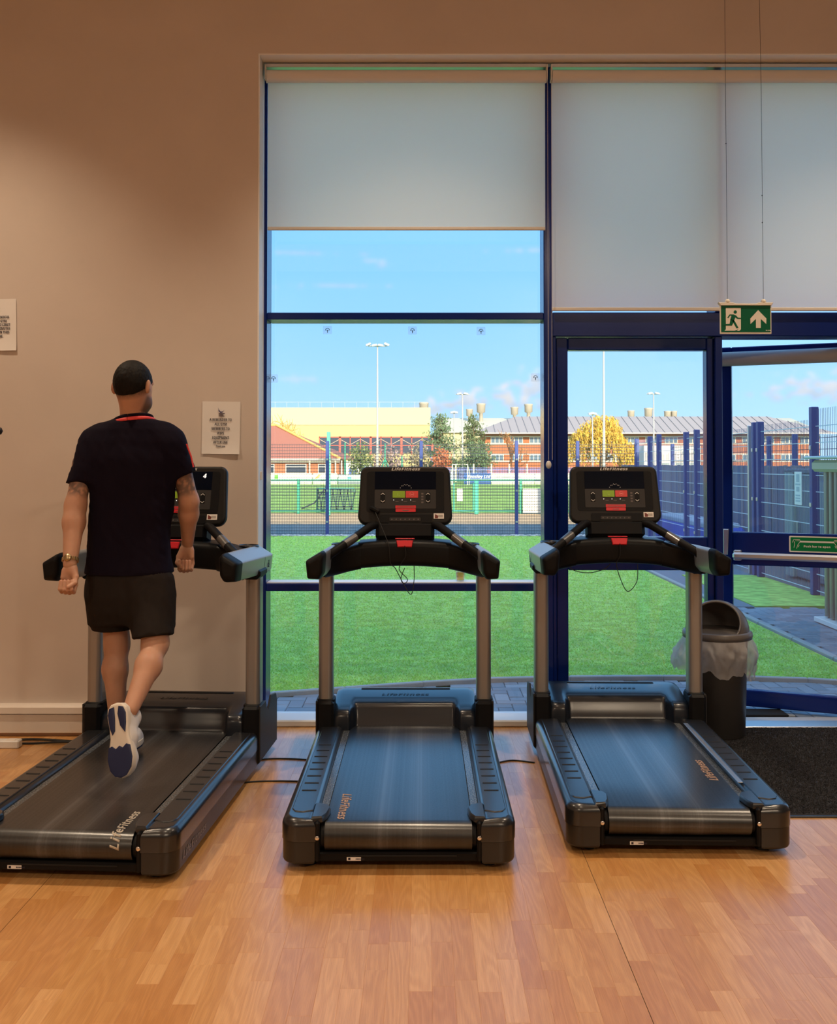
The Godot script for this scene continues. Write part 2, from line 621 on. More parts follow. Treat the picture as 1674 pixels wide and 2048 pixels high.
func build_floor() -> void:
	var fl := setting("floor", "vinyl floor printed as narrow honey coloured beech strips")
	part("base", MB.new().box(Vector3(0, -0.06, -0.775), Vector3(10.4, 0.115, 10.75)), mat(0.05, 0.03, 0.015, 0.7), fl)
	var tex := wood_texture()
	plank_mat = coated(mat(1, 1, 1, 0.36, 0.0, 0.5), 0.7, 0.27)
	plank_mat.albedo_texture = tex
	plank_mat.vertex_color_use_as_albedo = true
	plank_mat.heightmap_enabled = true
	plank_mat.heightmap_texture = noise_tex(0.3, 256, 8, 2)
	plank_mat.heightmap_scale = 0.006
	var tones := [Color(0.70, 0.36, 0.125), Color(0.66, 0.325, 0.105), Color(0.78, 0.425, 0.17), Color(0.67, 0.33, 0.11), Color(0.62, 0.29, 0.09), Color(0.73, 0.385, 0.145), Color(0.69, 0.35, 0.12), Color(0.64, 0.305, 0.10)]
	# printed strips: rows along z, broken at random; the sheets meet at two seams
	var width := 0.0701
	var all := []
	var row := 0
	var seams := [-3.545, -1.443, 0.662, 2.765, 99.0]
	var x := -5.0
	var si := 0
	while x < 5.0:
		var x1 := x + width
		if x1 > seams[si] - 0.02:
			x1 = seams[si]
		var z := 4.5 - rng.randf() * 0.4
		var prev := -1
		while z > -6.12:
			var l := rng.randf_range(0.28, 0.55)
			var z0 := maxf(z - l, -6.14)
			var tn := rng.randi() % 8
			if tn == prev: tn = (tn + 3) % 8
			prev = tn
			var gap := 0.0016 if x1 == seams[si] else 0.0
			all.append([x, x1 - gap, z0, minf(z, 4.5), tn, Vector2(rng.randf(), rng.randf())])
			z = z0
		if x1 == seams[si]: si += 1
		x = x1
		row += 1
	# the strips that show largest in the photograph are pieces of their own
	var scored := []
	for p in all:
		var c := Vector3((p[0] + p[1]) / 2, 0, (p[2] + p[3]) / 2)
		var d := -c.z
		var vis := d > 2.75 and absf(c.x + 0.02 * d) < 0.415 * d + 0.05
		for tm in [[-2.0, -0.90, 3.9], [-0.56, 0.37, 3.95], [0.58, 1.53, 4.1]]:
			if c.x > tm[0] and c.x < tm[1] and d > tm[2] + 0.1: vis = false
		if c.x > 1.5 and d > 4.5: vis = false
		scored.append([1.0 / (d * d) * (p[3] - p[2]) if vis else 0.0, p])
	scored.sort_custom(func(a, b): return a[0] > b[0])
	var st := SurfaceTool.new()
	st.begin(Mesh.PRIMITIVE_TRIANGLES)
	for k in scored.size():
		var p = scored[k][1]
		if k < 298 and scored[k][0] > 0.0:
			var s1 := SurfaceTool.new()
			s1.begin(Mesh.PRIMITIVE_TRIANGLES)
			plank_into(s1, p[0], p[1], p[2], p[3], 0.0, tones[p[4]], p[5])
			s1.generate_normals()
			part("plank", s1.commit(), plank_mat, fl)
		else:
			plank_into(st, p[0], p[1], p[2], p[3], 0.0, tones[p[4]], p[5])
	st.generate_normals()
	tag(part("planks", st.commit(), plank_mat, fl), "", "", "", "stuff")

func bar(parent: Node3D, called: String, x0: float, x1: float, y0: float, y1: float, d0: float, d1: float, m: Material, bev := 0.004) -> MeshInstance3D:
	return part(called, MB.new().box(Vector3((x0 + x1) / 2, (y0 + y1) / 2, -(d0 + d1) / 2), Vector3(x1 - x0, y1 - y0, d1 - d0), bev), m, parent)

func build_glazing() -> void:
	var w1 := setting("window_1", "tall window in slim navy frames behind the middle treadmill")
	bar(w1, "mullion", -0.985, -0.957, 0.0, 4.06, GLZ, GLO, M.navy)
	bar(w1, "mullion", 0.745, 0.80, 0.0, 4.06, GLZ, GLO, M.navy)
	bar(w1, "transom", -0.957, 0.745, 2.488, 2.531, GLZ, GLO, M.navy)
	bar(w1, "transom", -0.957, 0.745, 0.822, 0.868, GLZ, GLO, M.navy)
	bar(w1, "transom", -0.957, 0.745, 4.0, 4.06, GLZ, GLO, M.navy)
	bar(w1, "daylit_transom_top", -0.957, 0.745, 0.845, 0.874, GLO - 0.16, GLO - 0.03, mat(0.84, 0.86, 0.86, 0.4), 0.003)  # pale strip; the daylight on the navy transom top is put into its colour
	bar(w1, "window_sill", -0.983, 0.80, 0.0, 0.042, GLZ - 0.02, GLO + 0.02, mat(0.70, 0.72, 0.72, 0.4), 0.008)
	bar(w1, "pane", -0.957, 0.745, 0.042, 0.822, GLO - 0.028, GLO - 0.02, M.glass, 0.0)
	bar(w1, "pane", -0.957, 0.745, 0.874, 2.488, GLO - 0.028, GLO - 0.02, M.glass, 0.0)
	bar(w1, "pane", -0.957, 0.745, 2.531, 4.0, GLO - 0.028, GLO - 0.02, M.glass, 0.0)
	var w2 := setting("window_2", "upper glazing above the doors behind the long blind")
	bar(w2, "transom", 0.80, 4.3, 2.385, 2.532, GLZ, GLO, M.navy)
	bar(w2, "transom", 0.80, 4.3, 4.0, 4.06, GLZ, GLO, M.navy)
	bar(w2, "mullion", 1.80, 1.845, 2.532, 4.0, GLZ, GLO, M.navy)
	bar(w2, "mullion", 4.24, 4.3, 0.0, 4.0, GLZ, GLO, M.navy)
	bar(w2, "mullion", 3.05, 3.12, 0.0, 2.385, GLZ, GLO, M.navy)
	bar(w2, "pane", 0.80, 1.80, 2.532, 4.0, GLO - 0.028, GLO - 0.02, M.glass, 0.0)
	bar(w2, "pane", 1.845, 4.24, 2.532, 4.0, GLO - 0.028, GLO - 0.02, M.glass, 0.0)
	bar(w2, "pane", 3.12, 4.24, 0.03, 2.385, GLO - 0.028, GLO - 0.02, M.glass, 0.0)
	var th := setting("trim_1", "pale metal threshold strip across the doorway")
	bar(th, "threshold", 0.80, 4.24, -0.004, 0.014, GLZ - 0.06, GLO - 0.1, M.aluminium, 0.004)
	bar(th, "ramp", 0.80, 4.24, -0.02, 0.002, GLO - 0.1, GLO + 0.03, mat(0.4, 0.41, 0.42, 0.5), 0.004)
	# the closed leaf
	var d1 := setting("door_1", "closed glazed door leaf in a wide navy frame")
	bar(d1, "jamb", 0.80, 0.822, 0.014, 2.385, GLZ + 0.01, GLO - 0.02, M.navy)
	bar(d1, "jamb", 1.80, 1.845, 0.014, 2.385, GLZ + 0.01, GLO - 0.02, M.navy)
	bar(d1, "stile", 0.824, 0.898, 0.02, 2.38, GLZ + 0.04, GLO - 0.06, M.navy, 0.006)
	bar(d1, "stile", 1.756, 1.798, 0.02, 2.38, GLZ + 0.04, GLO - 0.06, M.navy, 0.006)
	bar(d1, "rail", 0.898, 1.756, 2.305, 2.38, GLZ + 0.04, GLO - 0.06, M.navy, 0.006)
	bar(d1, "rail", 0.898, 1.756, 0.945, 1.148, GLZ + 0.04, GLO - 0.06, M.navy, 0.006)
	bar(d1, "rail", 0.898, 1.756, 0.02, 0.12, GLZ + 0.04, GLO - 0.06, M.navy, 0.006)
	bar(d1, "pane", 0.898, 1.756, 1.148, 2.305, GLZ + 0.085, GLZ + 0.093, M.glass, 0.0)
	bar(d1, "pane", 0.898, 1.756, 0.12, 0.945, GLZ + 0.085, GLZ + 0.093, M.glass, 0.0)
	for y in [0.35, 1.25, 2.2]:
		part("hinge", MB.new().tube([Vector3(0.823, y, -GLZ - 0.035), Vector3(0.823, y + 0.08, -GLZ - 0.035)], 0.008), M.navy, d1)
	# the open leaf, swung outwards from its hinge beyond the right edge
	var d2 := setting("door_2", "open glazed door leaf swung outwards with a push bar")
	d2.position = Vector3(3.05, 0, -GLZ - 0.10)
	d2.rotation.y = -deg_to_rad(23.0)
	var L := 1.16
	var leaf := func(called: String, x0: float, x1: float, y0: float, y1: float, z0: float, z1: float, m: Material, bev: float) -> MeshInstance3D:
		return part(called, MB.new().box(Vector3((x0 + x1) / 2, (y0 + y1) / 2, (z0 + z1) / 2), Vector3(x1 - x0, y1 - y0, absf(z1 - z0)), bev), m, d2)
	leaf.call("stile", -L, -L + 0.085, 0.012, 2.375, -0.03, 0.03, M.navy, 0.006)
	leaf.call("stile", -0.09, 0.0, 0.012, 2.375, -0.03, 0.03, M.navy, 0.006)
	leaf.call("rail", -L + 0.085, -0.09, 2.27, 2.375, -0.03, 0.03, M.navy, 0.006)
	var mid = leaf.call("rail", -L + 0.085, -0.09, 0.935, 1.15, -0.03, 0.03, M.navy, 0.006)
	leaf.call("rail", -L + 0.085, -0.09, 0.012, 0.118, -0.03, 0.03, M.navy, 0.006)
	leaf.call("pane", -L + 0.085, -0.09, 1.15, 2.27, -0.004, 0.004, M.glass, 0.0)
	leaf.call("pane", -L + 0.085, -0.09, 0.118, 0.935, -0.004, 0.004, M.glass, 0.0)
	var pb = leaf.call("push_bar", -L + 0.09, -0.02, 0.978, 1.022, 0.065, 0.1, M.aluminium, 0.012)
	for xx in [-L + 0.12, -0.06]:
		part("bar_mount", MB.new().box(Vector3(xx, 1.0, 0.05), Vector3(0.05, 0.07, 0.04), 0.006), M.aluminium, d2)
	part("latch_case", MB.new().prism(PackedVector2Array([Vector2(-0.022, -0.02), Vector2(0.006, -0.02), Vector2(0.014, 0.15), Vector2(-0.022, 0.15)]), 0.03, 0.055, Transform3D(Basis(), Vector3(-L + 0.05, 1.02, 0)), [[0.0, 0.004], [0.004, 0.0]]), M.aluminium, d2)
	# rolled-up blind on the leaf
	var rb := thing("door_blind", "rolled up grey blind on the top of the open door leaf", "blind", d2.position, d2.rotation.y)
	part("roll", MB.new().tube([Vector3(-L + 0.02, 2.29, 0.085), Vector3(-0.02, 2.29, 0.085)], 0.047, 24), mat(0.34, 0.36, 0.40, 0.5), rb)
	part("end_cap", MB.new().tube([Vector3(-L + 0.005, 2.29, 0.085), Vector3(-L + 0.02, 2.29, 0.085)], 0.051, 24), mat(0.16, 0.2, 0.28, 0.4), rb)
	part("end_cap", MB.new().tube([Vector3(-0.02, 2.29, 0.085), Vector3(-0.005, 2.29, 0.085)], 0.051, 24), mat(0.16, 0.2, 0.28, 0.4), rb)
	part("bracket", MB.new().box(Vector3(-L + 0.01, 2.32, 0.055), Vector3(0.012, 0.09, 0.05), 0.003), M.navy, rb)
	# push-bar notice on the rail
	var sg := thing("push_bar_sign", "green and white push bar notice on the open door rail", "sign", Vector3.ZERO)
	sg.transform = d2.transform * Transform3D(Basis(), Vector3(-0.555, 1.083, 0.0305))
	part("plate", MB.new().prism(rrect(0.335, 0.104, 0.006), 0.0, 0.003), M.sign_white, sg)
	part("field", MB.new().prism(rrect(0.318, 0.088, 0.004), 0.003, 0.0036), mat(0.0, 0.18, 0.05, 0.45, 0.0, 0.3), sg)
	part("bar_symbol", MB.new().box(Vector3(0, 0.017, 0.0042), Vector3(0.205, 0.010, 0.001)), M.sign_white, sg)
	for s in [-1.0, 1.0]:
		var hm := MB.new()
		var lines := [[[0.142, 0.020], [0.148, 0.010], [0.140, 0.028], [0.134, 0.030], [0.104, 0.030], [0.101, 0.018]], [[0.136, 0.016], [0.134, 0.0], [0.138, -0.022]], [[0.104, 0.012], [0.116, -0.006], [0.122, -0.028]], [[0.107, -0.006], [0.112, -0.018]]]
		for ln in lines:
			for k in ln.size() - 1:
				var a := Vector3(ln[k][0] * s, ln[k][1], 0.0042)
				var b := Vector3(ln[k + 1][0] * s, ln[k + 1][1], 0.0042)
				hm.box((a + b) / 2, Vector3(a.distance_to(b) + 0.002, 0.0026, 0.001), 0.0, Basis(Vector3.BACK, atan2(b.y - a.y, b.x - a.x)))
		for k in 3:
			hm.box(Vector3(s * (0.110 + 0.008 * k), 0.024, 0.0042), Vector3(0.002, 0.010, 0.001))
		part("hand_symbol", hm, M.sign_white, sg)
	put_text("lettering", "Push bar to open", 0.0125, M.sign_white, sg, Transform3D(Basis(), Vector3(0, -0.013, 0.0042)), 0.0, 1.12)
	# square stickers with a small tree on the window glass
	for p in [[655, 660, "under the transom towards the beige wall"], [825, 661, "under the transom at mid window"], [962, 662, "under the transom towards the navy mullion"], [547, 757, "part way up the jamb by the beige wall"], [1071, 755, "part way up beside the navy mullion"]]:
		var v := at(p[0], p[1], GLO - 0.031)
		var s := thing("window_sticker", "clear sticker with tree mark " + p[2], "sticker", v, 0.0, "tree stickers on the window glass")
		part("film", MB.new().prism(rrect(0.056, 0.052, 0.006), -0.0005, 0.0005), film(), s)
		part("mark", MB.new().tube([Vector3(0, -0.017, 0.001), Vector3(0, 0.0, 0.001)], 0.0022, 6).tube([Vector3(-0.013, -0.003, 0.001), Vector3(-0.011, 0.005, 0.001), Vector3(-0.005, 0.011, 0.001), Vector3(0.005, 0.011, 0.001), Vector3(0.011, 0.005, 0.001), Vector3(0.013, -0.003, 0.001)], 0.0018, 6).tube([Vector3(-0.007, 0.001, 0.001), Vector3(0, -0.006, 0.001), Vector3(0.007, 0.001, 0.001)], 0.0016, 6), mat(0.06, 0.10, 0.12, 0.6), s)

var film_mat: StandardMaterial3D
func film() -> StandardMaterial3D:
	if film_mat == null:
		film_mat = mat(0.85, 0.92, 0.95, 0.5)
		film_mat.transparency = BaseMaterial3D.TRANSPARENCY_ALPHA
		film_mat.albedo_color.a = 0.12
	return film_mat

# ---- treadmills: origin on the floor at the middle of the rear end, +z towards the user -----------
func ring_xy(poly: PackedVector2Array, c: Vector3) -> PackedVector3Array:
	var r := PackedVector3Array()
	for v in poly: r.append(c + Vector3(v.x, v.y, 0))
	return r

func arm_section(s: float, k: float, r: float) -> PackedVector2Array:     # cross-section of a side arm: its top slopes down outwards
	var p := PackedVector2Array([Vector2(0.052, 0.026), Vector2(-0.034, 0.078), Vector2(-0.050, 0.06), Vector2(-0.044, -0.04), Vector2(-0.022, -0.074), Vector2(0.042, -0.070)])
	for j in p.size(): p[j] = Vector2(p[j].x * s, p[j].y) * k
	if s < 0: p.reverse()
	return round_poly(p, r * k)

func make_treadmill() -> Node3D:
	var t := Node3D.new()
	t.name = "treadmill"
	var plan := Transform3D(Basis(Vector3(1, 0, 0), Vector3(0, 0, -1), Vector3(0, 1, 0)), Vector3())   # polygon x,y -> x,-z; extruded up
	for s in [-1.0, 1.0]:
		var outer := PackedVector2Array()
		for k in 7:
			var a := PI / 2 * k / 6.0
			outer.append(Vector2(s * (0.394 + 0.07 * sin(a)), 0.07 - 0.07 * cos(a)))
		outer.append(Vector2(s * 0.464, 1.42))
		outer.append(Vector2(s * 0.325, 1.42))
		outer.append(Vector2(s * 0.325, 0.0))
		part("side_rail", MB.new().prism(outer, 0.118, 0.205, plan, [[0.0, 0.032], [0.003, 0.020], [0.010, 0.009], [0.021, 0.002], [0.028, 0.0]]), M.tm_cover, t)
		part("rail_skirt", MB.new().prism(MB.inset(outer, 0.003 if s > 0 else -0.003), 0.028, 0.116, plan, [[0.0, 0.0]], [[0.012, 0.0], [0.004, 0.004], [0.0, 0.012]]), M.tm_grey, t)
		# raised step pad with eight grip lines
		var pad := PackedVector2Array([Vector2(s * 0.345, 0.105), Vector2(s * 0.385, 0.085), Vector2(s * 0.418, 0.095), Vector2(s * 0.432, 0.125), Vector2(s * 0.432, 1.37), Vector2(s * 0.345, 1.37)])
		part("step_pad", MB.new().prism(pad, 0.204, 0.2085, plan, [[0.0, 0.003], [0.003, 0.0]]), M.tm_rough2, t)
		for k in 8:
			part("grip_line", MB.new().box(Vector3(s * 0.388, 0.209, -0.345 - 0.0985 * k), Vector3(0.062, 0.003, 0.010), 0.001), M.tm_line, t)
		# worn deck strip beside the belt
		part("deck_strip", MB.new().box(Vector3(s * 0.309, 0.172, -0.74), Vector3(0.034, 0.02, 1.34), 0.002), M.tm_worn, t)
		# guide at the end of the belt
		var tab := PackedVector2Array([Vector2(s * 0.345, 0.015), Vector2(s * 0.300, 0.022), Vector2(s * 0.284, 0.06), Vector2(s * 0.276, 0.13), Vector2(s * 0.288, 0.165), Vector2(s * 0.325, 0.185), Vector2(s * 0.345, 0.185)])
		part("belt_guide", MB.new().prism(tab, 0.188, 0.211, plan, [[0.0, 0.008], [0.006, 0.0]]), M.tm_cover, t)
		var br := part("end_bracket", MB.new().box(Vector3(s * 0.318, 0.118, -0.012), Vector3(0.018, 0.155, 0.03), 0.006), M.tm_soft, t)
		part("bolt", MB.new().lathe([[0.0, 0.0], [0.009, 0.0], [0.009, 0.003], [0.005, 0.0045], [0.0, 0.0045]], 14, Transform3D(Basis(Vector3.RIGHT, PI / 2), Vector3(s * 0.318, 0.135, 0.003))), M.chrome, br)
		part("roller_end", MB.new().tube([Vector3(s * 0.291, 0.128, -0.055), Vector3(s * 0.306, 0.128, -0.055)], 0.046, 20), M.tm_soft, t)
		part("foot", MB.new().lathe([[0.03, 0.0], [0.03, 0.012], [0.018, 0.02], [0.018, 0.05]], 16, Transform3D(Basis(), Vector3(s * 0.36, 0, -0.10))), M.rubber, t)
		part("foot", MB.new().lathe([[0.03, 0.0], [0.03, 0.012], [0.018, 0.02], [0.018, 0.05]], 16, Transform3D(Basis(), Vector3(s * 0.36, 0, -1.60))), M.rubber, t)
	# belt round its rear roller
	var prof := [Vector2(-1.53, 0.185), Vector2(-0.9, 0.185), Vector2(-0.4, 0.185), Vector2(-0.055, 0.185)]
	for k in range(1, 13):
		var a := PI * k / 12.0
		prof.append(Vector2(-0.055 + 0.057 * sin(a), 0.128 + 0.057 * cos(a)))
	prof.append(Vector2(-0.9, 0.071))
	var st := SurfaceTool.new()
	st.begin(Mesh.PRIMITIVE_TRIANGLES)
	st.set_smooth_group(0)
	var run := 0.0
	for k in prof.size() - 1:
		var p: Vector2 = prof[k]
		var q: Vector2 = prof[k + 1]
		var nx := run + p.distance_to(q)
		var cs := [[-0.29, p, run], [0.29, p, run], [0.29, q, nx], [-0.29, p, run], [0.29, q, nx], [-0.29, q, nx]]
		for c in cs:
			st.set_uv(Vector2(c[0] / 0.58 + 0.5, c[2] / 2.0))
			st.add_vertex(Vector3(c[0], c[1].y, c[1].x))
		run = nx
	st.generate_normals()
	part("belt", st.commit(), M.tm_belt, t)
	var bump := part("rear_crossbar", MB.new().box(Vector3(0, 0.052, -0.045), Vector3(0.65, 0.036, 0.05), 0.006), M.tm_soft, t)
	part("slot", MB.new().box(Vector3(0.02, 0.058, -0.0185), Vector3(0.42, 0.006, 0.003), 0.001), M.tm_line, bump)
	var lab := part("asset_label", MB.new().prism(rrect(0.056, 0.014, 0.001), 0, 0.001, Transform3D(Basis(), Vector3(-0.175, 0.046, -0.0195))), M.paper, bump)
	var lm := MB.new()
	for k in 7: lm.box(Vector3(-0.166 + 0.005 * k, 0.0455, -0.0183), Vector3(0.0036, 0.005, 0.0006))
	lm.box(Vector3(-0.193, 0.046, -0.0183), Vector3(0.009, 0.009, 0.0006))
	tag(part("label_print", lm, M.ink, bump), "", "", "", "stuff")
	part("frame_bar", MB.new().box(Vector3(0, 0.09, -0.75), Vector3(0.62, 0.05, 1.3), 0.004), M.tm_line, t)
	# motor cover: profile along z, scooped in the middle above the belt
	var sh := [Vector2(-1.40, 0.17), Vector2(-1.401, 0.215), Vector2(-1.404, 0.25), Vector2(-1.413, 0.273), Vector2(-1.432, 0.287), Vector2(-1.46, 0.293), Vector2(-1.51, 0.300), Vector2(-1.57, 0.309), Vector2(-1.63, 0.318), Vector2(-1.70, 0.327), Vector2(-1.77, 0.329), Vector2(-1.82, 0.318), Vector2(-1.87, 0.28), Vector2(-1.90, 0.2), Vector2(-1.905, 0.05), Vector2(-1.40, 0.05)]
	var sc := [Vector2(-1.478, 0.17), Vector2(-1.480, 0.186), Vector2(-1.487, 0.198), Vector2(-1.496, 0.216), Vector2(-1.505, 0.240), Vector2(-1.514, 0.266), Vector2(-1.524, 0.288), Vector2(-1.542, 0.303), Vector2(-1.61, 0.314), Vector2(-1.70, 0.327), Vector2(-1.77, 0.329), Vector2(-1.82, 0.318), Vector2(-1.87, 0.28), Vector2(-1.90, 0.2), Vector2(-1.905, 0.05), Vector2(-1.475, 0.05)]
	var rings := []
	for x in [-0.385, -0.378, -0.35, -0.315, -0.304, -0.298, -0.294, -0.289, -0.284, -0.278, -0.272, -0.265, -0.255, -0.24, -0.15, 0.0, 0.15, 0.24, 0.255, 0.265, 0.272, 0.278, 0.284, 0.289, 0.294, 0.298, 0.304, 0.315, 0.35, 0.378, 0.385]:
		var w := 1.0 - smoothstep(0.262, 0.300, absf(x))
		var shrink := 0.012 * smoothstep(0.37, 0.385, absf(x))
		var r := PackedVector3Array()
		for k in sh.size():
			var p: Vector2 = sh[k].lerp(sc[k], w)
			r.append(Vector3(x, p.y - shrink, p.x - (shrink if k < 5 else -shrink if k > 11 else 0.0)))
		rings.append(r)
	rings.reverse()
	part("motor_cover", MB.new().loft(rings), M.tm_hood, t)
	part("cover_slot", MB.new().box(Vector3(0, 0.3285, -1.735), Vector3(0.50, 0.006, 0.022), 0.002, Basis(Vector3.RIGHT, 0.05)), M.tm_line, t)
	put_text("cover_logo", "LifeFitness", 0.024, M.tm_grey, t, Transform3D(Basis(Vector3.RIGHT, -PI / 2 + 0.14), Vector3(0, 0.3205, -1.64)), 0.25, 1.5)
	for s in [-1.0, 1.0]:
		# foot of the post and its side plate
		part("post_bracket", MB.new().box(Vector3(s * 0.424, 0.185, -1.47), Vector3(0.092, 0.305, 0.165), 0.014), M.tm_soft, t)
		var sp := PackedVector2Array([Vector2(1.40, 0.05), Vector2(1.83, 0.05), Vector2(1.83, 0.28), Vector2(1.80, 0.32), Vector2(1.68, 0.335), Vector2(1.64, 0.30), Vector2(1.60, 0.275), Vector2(1.56, 0.30), Vector2(1.54, 0.338), Vector2(1.40, 0.338)])
		part("side_plate", MB.new().prism(sp, 0.0, 0.012, Transform3D(Basis(Vector3(0, 0, -1), Vector3(0, 1, 0), Vector3(1, 0, 0)), Vector3(s * 0.468 - 0.006, 0, 0)), [[0.0, 0.003], [0.003, 0.0]], [[0.003, 0.0], [0.0, 0.003]]), M.tm_panel, t)
		part("post_collar", MB.new().prism(rrect(0.095, 0.125, 0.03), 0.326, 0.343, plan * Transform3D(Basis(), Vector3(s * 0.424, 1.475, 0)), [[0.0, 0.005], [0.005, 0.0]]), M.tm_soft, t)
		part("post", MB.new().prism(rrect(0.078, 0.105, 0.028, 7), 0.32, 1.03, plan * Transform3D(Basis(), Vector3(s * 0.424, 1.475, 0))), M.tm_silver, t)
		# side arm: silver shell with a black end cap towards the user
		var rr := []
		for e in [[-1.72, 0.07, 0.10, 0.0], [-1.70, 0.092, 0.135, 0.0], [-1.66, 0.098, 0.146, 0.0], [-1.30, 0.098, 0.148, 0.012], [-1.00, 0.094, 0.148, 0.022]]:
			rr.append(ring_xy(arm_section(s, e[1] / 0.102, 0.011), Vector3(s * 0.427, 1.080 + e[3], e[0])))
		var arm := part("arm", MB.new().loft(rr), M.tm_shell, t)
		rr = []
		for e in [[-1.00, 0.096, 0.150, 0.022], [-0.94, 0.094, 0.147, 0.024], [-0.905, 0.087, 0.138, 0.025], [-0.890, 0.072, 0.12, 0.025], [-0.886, 0.046, 0.09, 0.025]]:
			rr.append(ring_xy(arm_section(s, e[1] / 0.102, 0.011), Vector3(s * 0.427, 1.080 + e[3], e[0])))
		part("arm_end_cap", MB.new().loft(rr), M.tm_soft, t)
		part("arm_seam", MB.new().prism(arm_section(s, 0.968, 0.011), -1.502, -1.498, Transform3D(Basis(), Vector3(s * 0.427, 1.084, 0))), M.tm_line, arm)
		var gm := MB.new()
		for k in 6: gm.box(Vector3(s * 0.4725, 1.085 - 0.008 * k, -1.60), Vector3(0.004, 0.004, 0.03))
		tag(part("vent", gm, M.tm_line, arm), "", "", "", "stuff")
		part("arm_underside", MB.new().box(Vector3(s * 0.43, 1.03, -1.45), Vector3(0.10, 0.06, 0.2), 0.02), M.tm_soft, t)
		# inner fairing from the arm to the dash
		var fr := []
		for e in [[0.41, 1.008, 1.135, -1.24, -1.66], [0.36, 1.012, 1.140, -1.33, -1.66], [0.30, 1.024, 1.158, -1.38, -1.66], [0.235, 1.036, 1.175, -1.405, -1.655]]:
			var q := PackedVector3Array()
			for v in rrect(e[2] - e[1], e[3] - e[4], 0.03): q.append(Vector3(s * e[0], (e[1] + e[2]) / 2 + v.x, (e[3] + e[4]) / 2 + v.y))
			fr.append(q)
		if s > 0: fr.reverse()
		part("dash_side", MB.new().loft(fr), M.tm_black, t)
		# diagonal grip from the arm up to the console
		var g0 := Vector3(s * 0.392, 1.125, -1.25)
		var g1 := Vector3(s * 0.185, 1.262, -1.475)
		var gr := part("grip", MB.new().tube([g0 + Vector3(s * 0.012, -0.02, 0.0), g0, g0.lerp(g1, 0.5), g1, g1 + Vector3(-s * 0.03, 0.006, -0.04)], [0.02, 0.023, 0.023, 0.023, 0.02], 14), M.tm_soft, t)
		part("grip_sensor", MB.new().tube([g0.lerp(g1, 0.36), g0.lerp(g1, 0.62)], 0.0242, 14), M.tm_silver2, gr)
		part("cup_holder", MB.new().lathe([[0.050, 1.11], [0.056, 1.145], [0.058, 1.156], [0.053, 1.160], [0.049, 1.152], [0.044, 1.12], [0.0, 1.118]], 24, Transform3D(Basis(), Vector3(s * 0.355, 0, -1.63))), M.tm_cover, t)
	# dash: arched centre piece
	rings = []
	for k in 13:
		var x := 0.25 - 0.5 * k / 12.0
		var u := x / 0.25
		var y0 := 1.053 - 0.016 * u * u
		var y1 := 1.192 - 0.014 * u * u
		var z1 := -1.395 - 0.012 * u * u
		var q := PackedVector3Array()
		for v in rrect(y1 - y0, 0.26, 0.035): q.append(Vector3(x, (y0 + y1) / 2 + v.x, z1 - 0.13 + v.y))
		rings.append(q)
	rings.reverse()
	part("dash", MB.new().loft(rings), M.tm_black, t)
	part("console_neck", MB.new().box(Vector3(0, 1.225, -1.545), Vector3(0.32, 0.10, 0.13), 0.02, Basis(Vector3.RIGHT, -0.25)), M.tm_soft, t)
	# emergency stop on the dash
	part("stop_clip", MB.new().prism(PackedVector2Array([Vector2(-0.045, 0.018), Vector2(0.045, 0.018), Vector2(0.038, -0.018), Vector2(-0.038, -0.018)]), 0.0, 0.012, Transform3D(Basis(Vector3.RIGHT, -0.35), Vector3(0.0, 1.172, -1.40)), [[0.0, 0.003], [0.003, 0.0]]), M.red, t)
	part("stop_strip", MB.new().box(Vector3(0, 1.197, -1.455), Vector3(0.105, 0.004, 0.03), 0.001), M.red, t)
	# console
	var cb := Transform3D(Basis(Vector3.RIGHT, -0.27), Vector3(0, 1.43, -1.545))
	var cp := PackedVector2Array()
	for q in [[0.247 - 0.04, 0.165 - 0.04, 0.04, 0.0], [-0.247 + 0.04, 0.165 - 0.04, 0.04, 90.0], [-0.258 + 0.05, -0.165 + 0.05, 0.05, 180.0], [0.258 - 0.05, -0.165 + 0.05, 0.05, 270.0]]:
		for k in 7:
			var a := deg_to_rad(q[3] + 15.0 * k)
			cp.append(Vector2(q[0] + q[2] * cos(a), q[1] + q[2] * sin(a)))
	var con := part("console", MB.new().prism(cp, -0.055, 0.0, Transform3D(), [[0.0, 0.014], [0.003, 0.006], [0.008, 0.0015], [0.014, 0.0]], [[0.03, 0.0], [0.012, 0.006], [0.0, 0.02]]), M.tm_console, t)
	con.transform = cb
	var face := func(called: String, w: float, h: float, u: float, v: float, z: float, m: Material, r := 0.003) -> MeshInstance3D:
		return part(called, MB.new().prism(rrect(w, h, r, 4), z - 0.002, z, Transform3D(Basis(), Vector3(u, v, 0)), [[0.0, 0.0006], [0.0006, 0.0]]), m, con)
	face.call("bezel", 0.425, 0.232, 0.001, 0.018, 0.001, M.tm_soft, 0.016)
	face.call("screen", 0.337, 0.102, 0.001, 0.081, 0.0022, M.tm_screen)
	face.call("control_panel", 0.337, 0.108, 0.001, -0.024, 0.0022, M.tm_panel, 0.006)
	face.call("start_button", 0.068, 0.038, -0.035, 0.002, 0.0042, M.green_button)
	face.call("stop_button", 0.068, 0.038, 0.037, 0.002, 0.0042, M.red_button)
	face.call("warning_sticker", 0.112, 0.018, 0.003, -0.069, 0.0046, M.red)
	face.call("warning_sticker", 0.110, 0.017, 0.003, -0.088, 0.0046, M.red)
	face.call("key_ledge", 0.285, 0.046, 0.006, -0.134, 0.004, M.tm_soft, 0.008)
	face.call("key_strip", 0.17, 0.02, 0.0, -0.138, 0.0062, M.tm_panel, 0.004)
	face.call("brand_sticker", 0.056, 0.030, 0.184, -0.119, 0.002, M.paper, 0.001)
	face.call("headphone_slot", 0.18, 0.012, 0.0, -0.163, 0.002, M.tm_panel, 0.003)
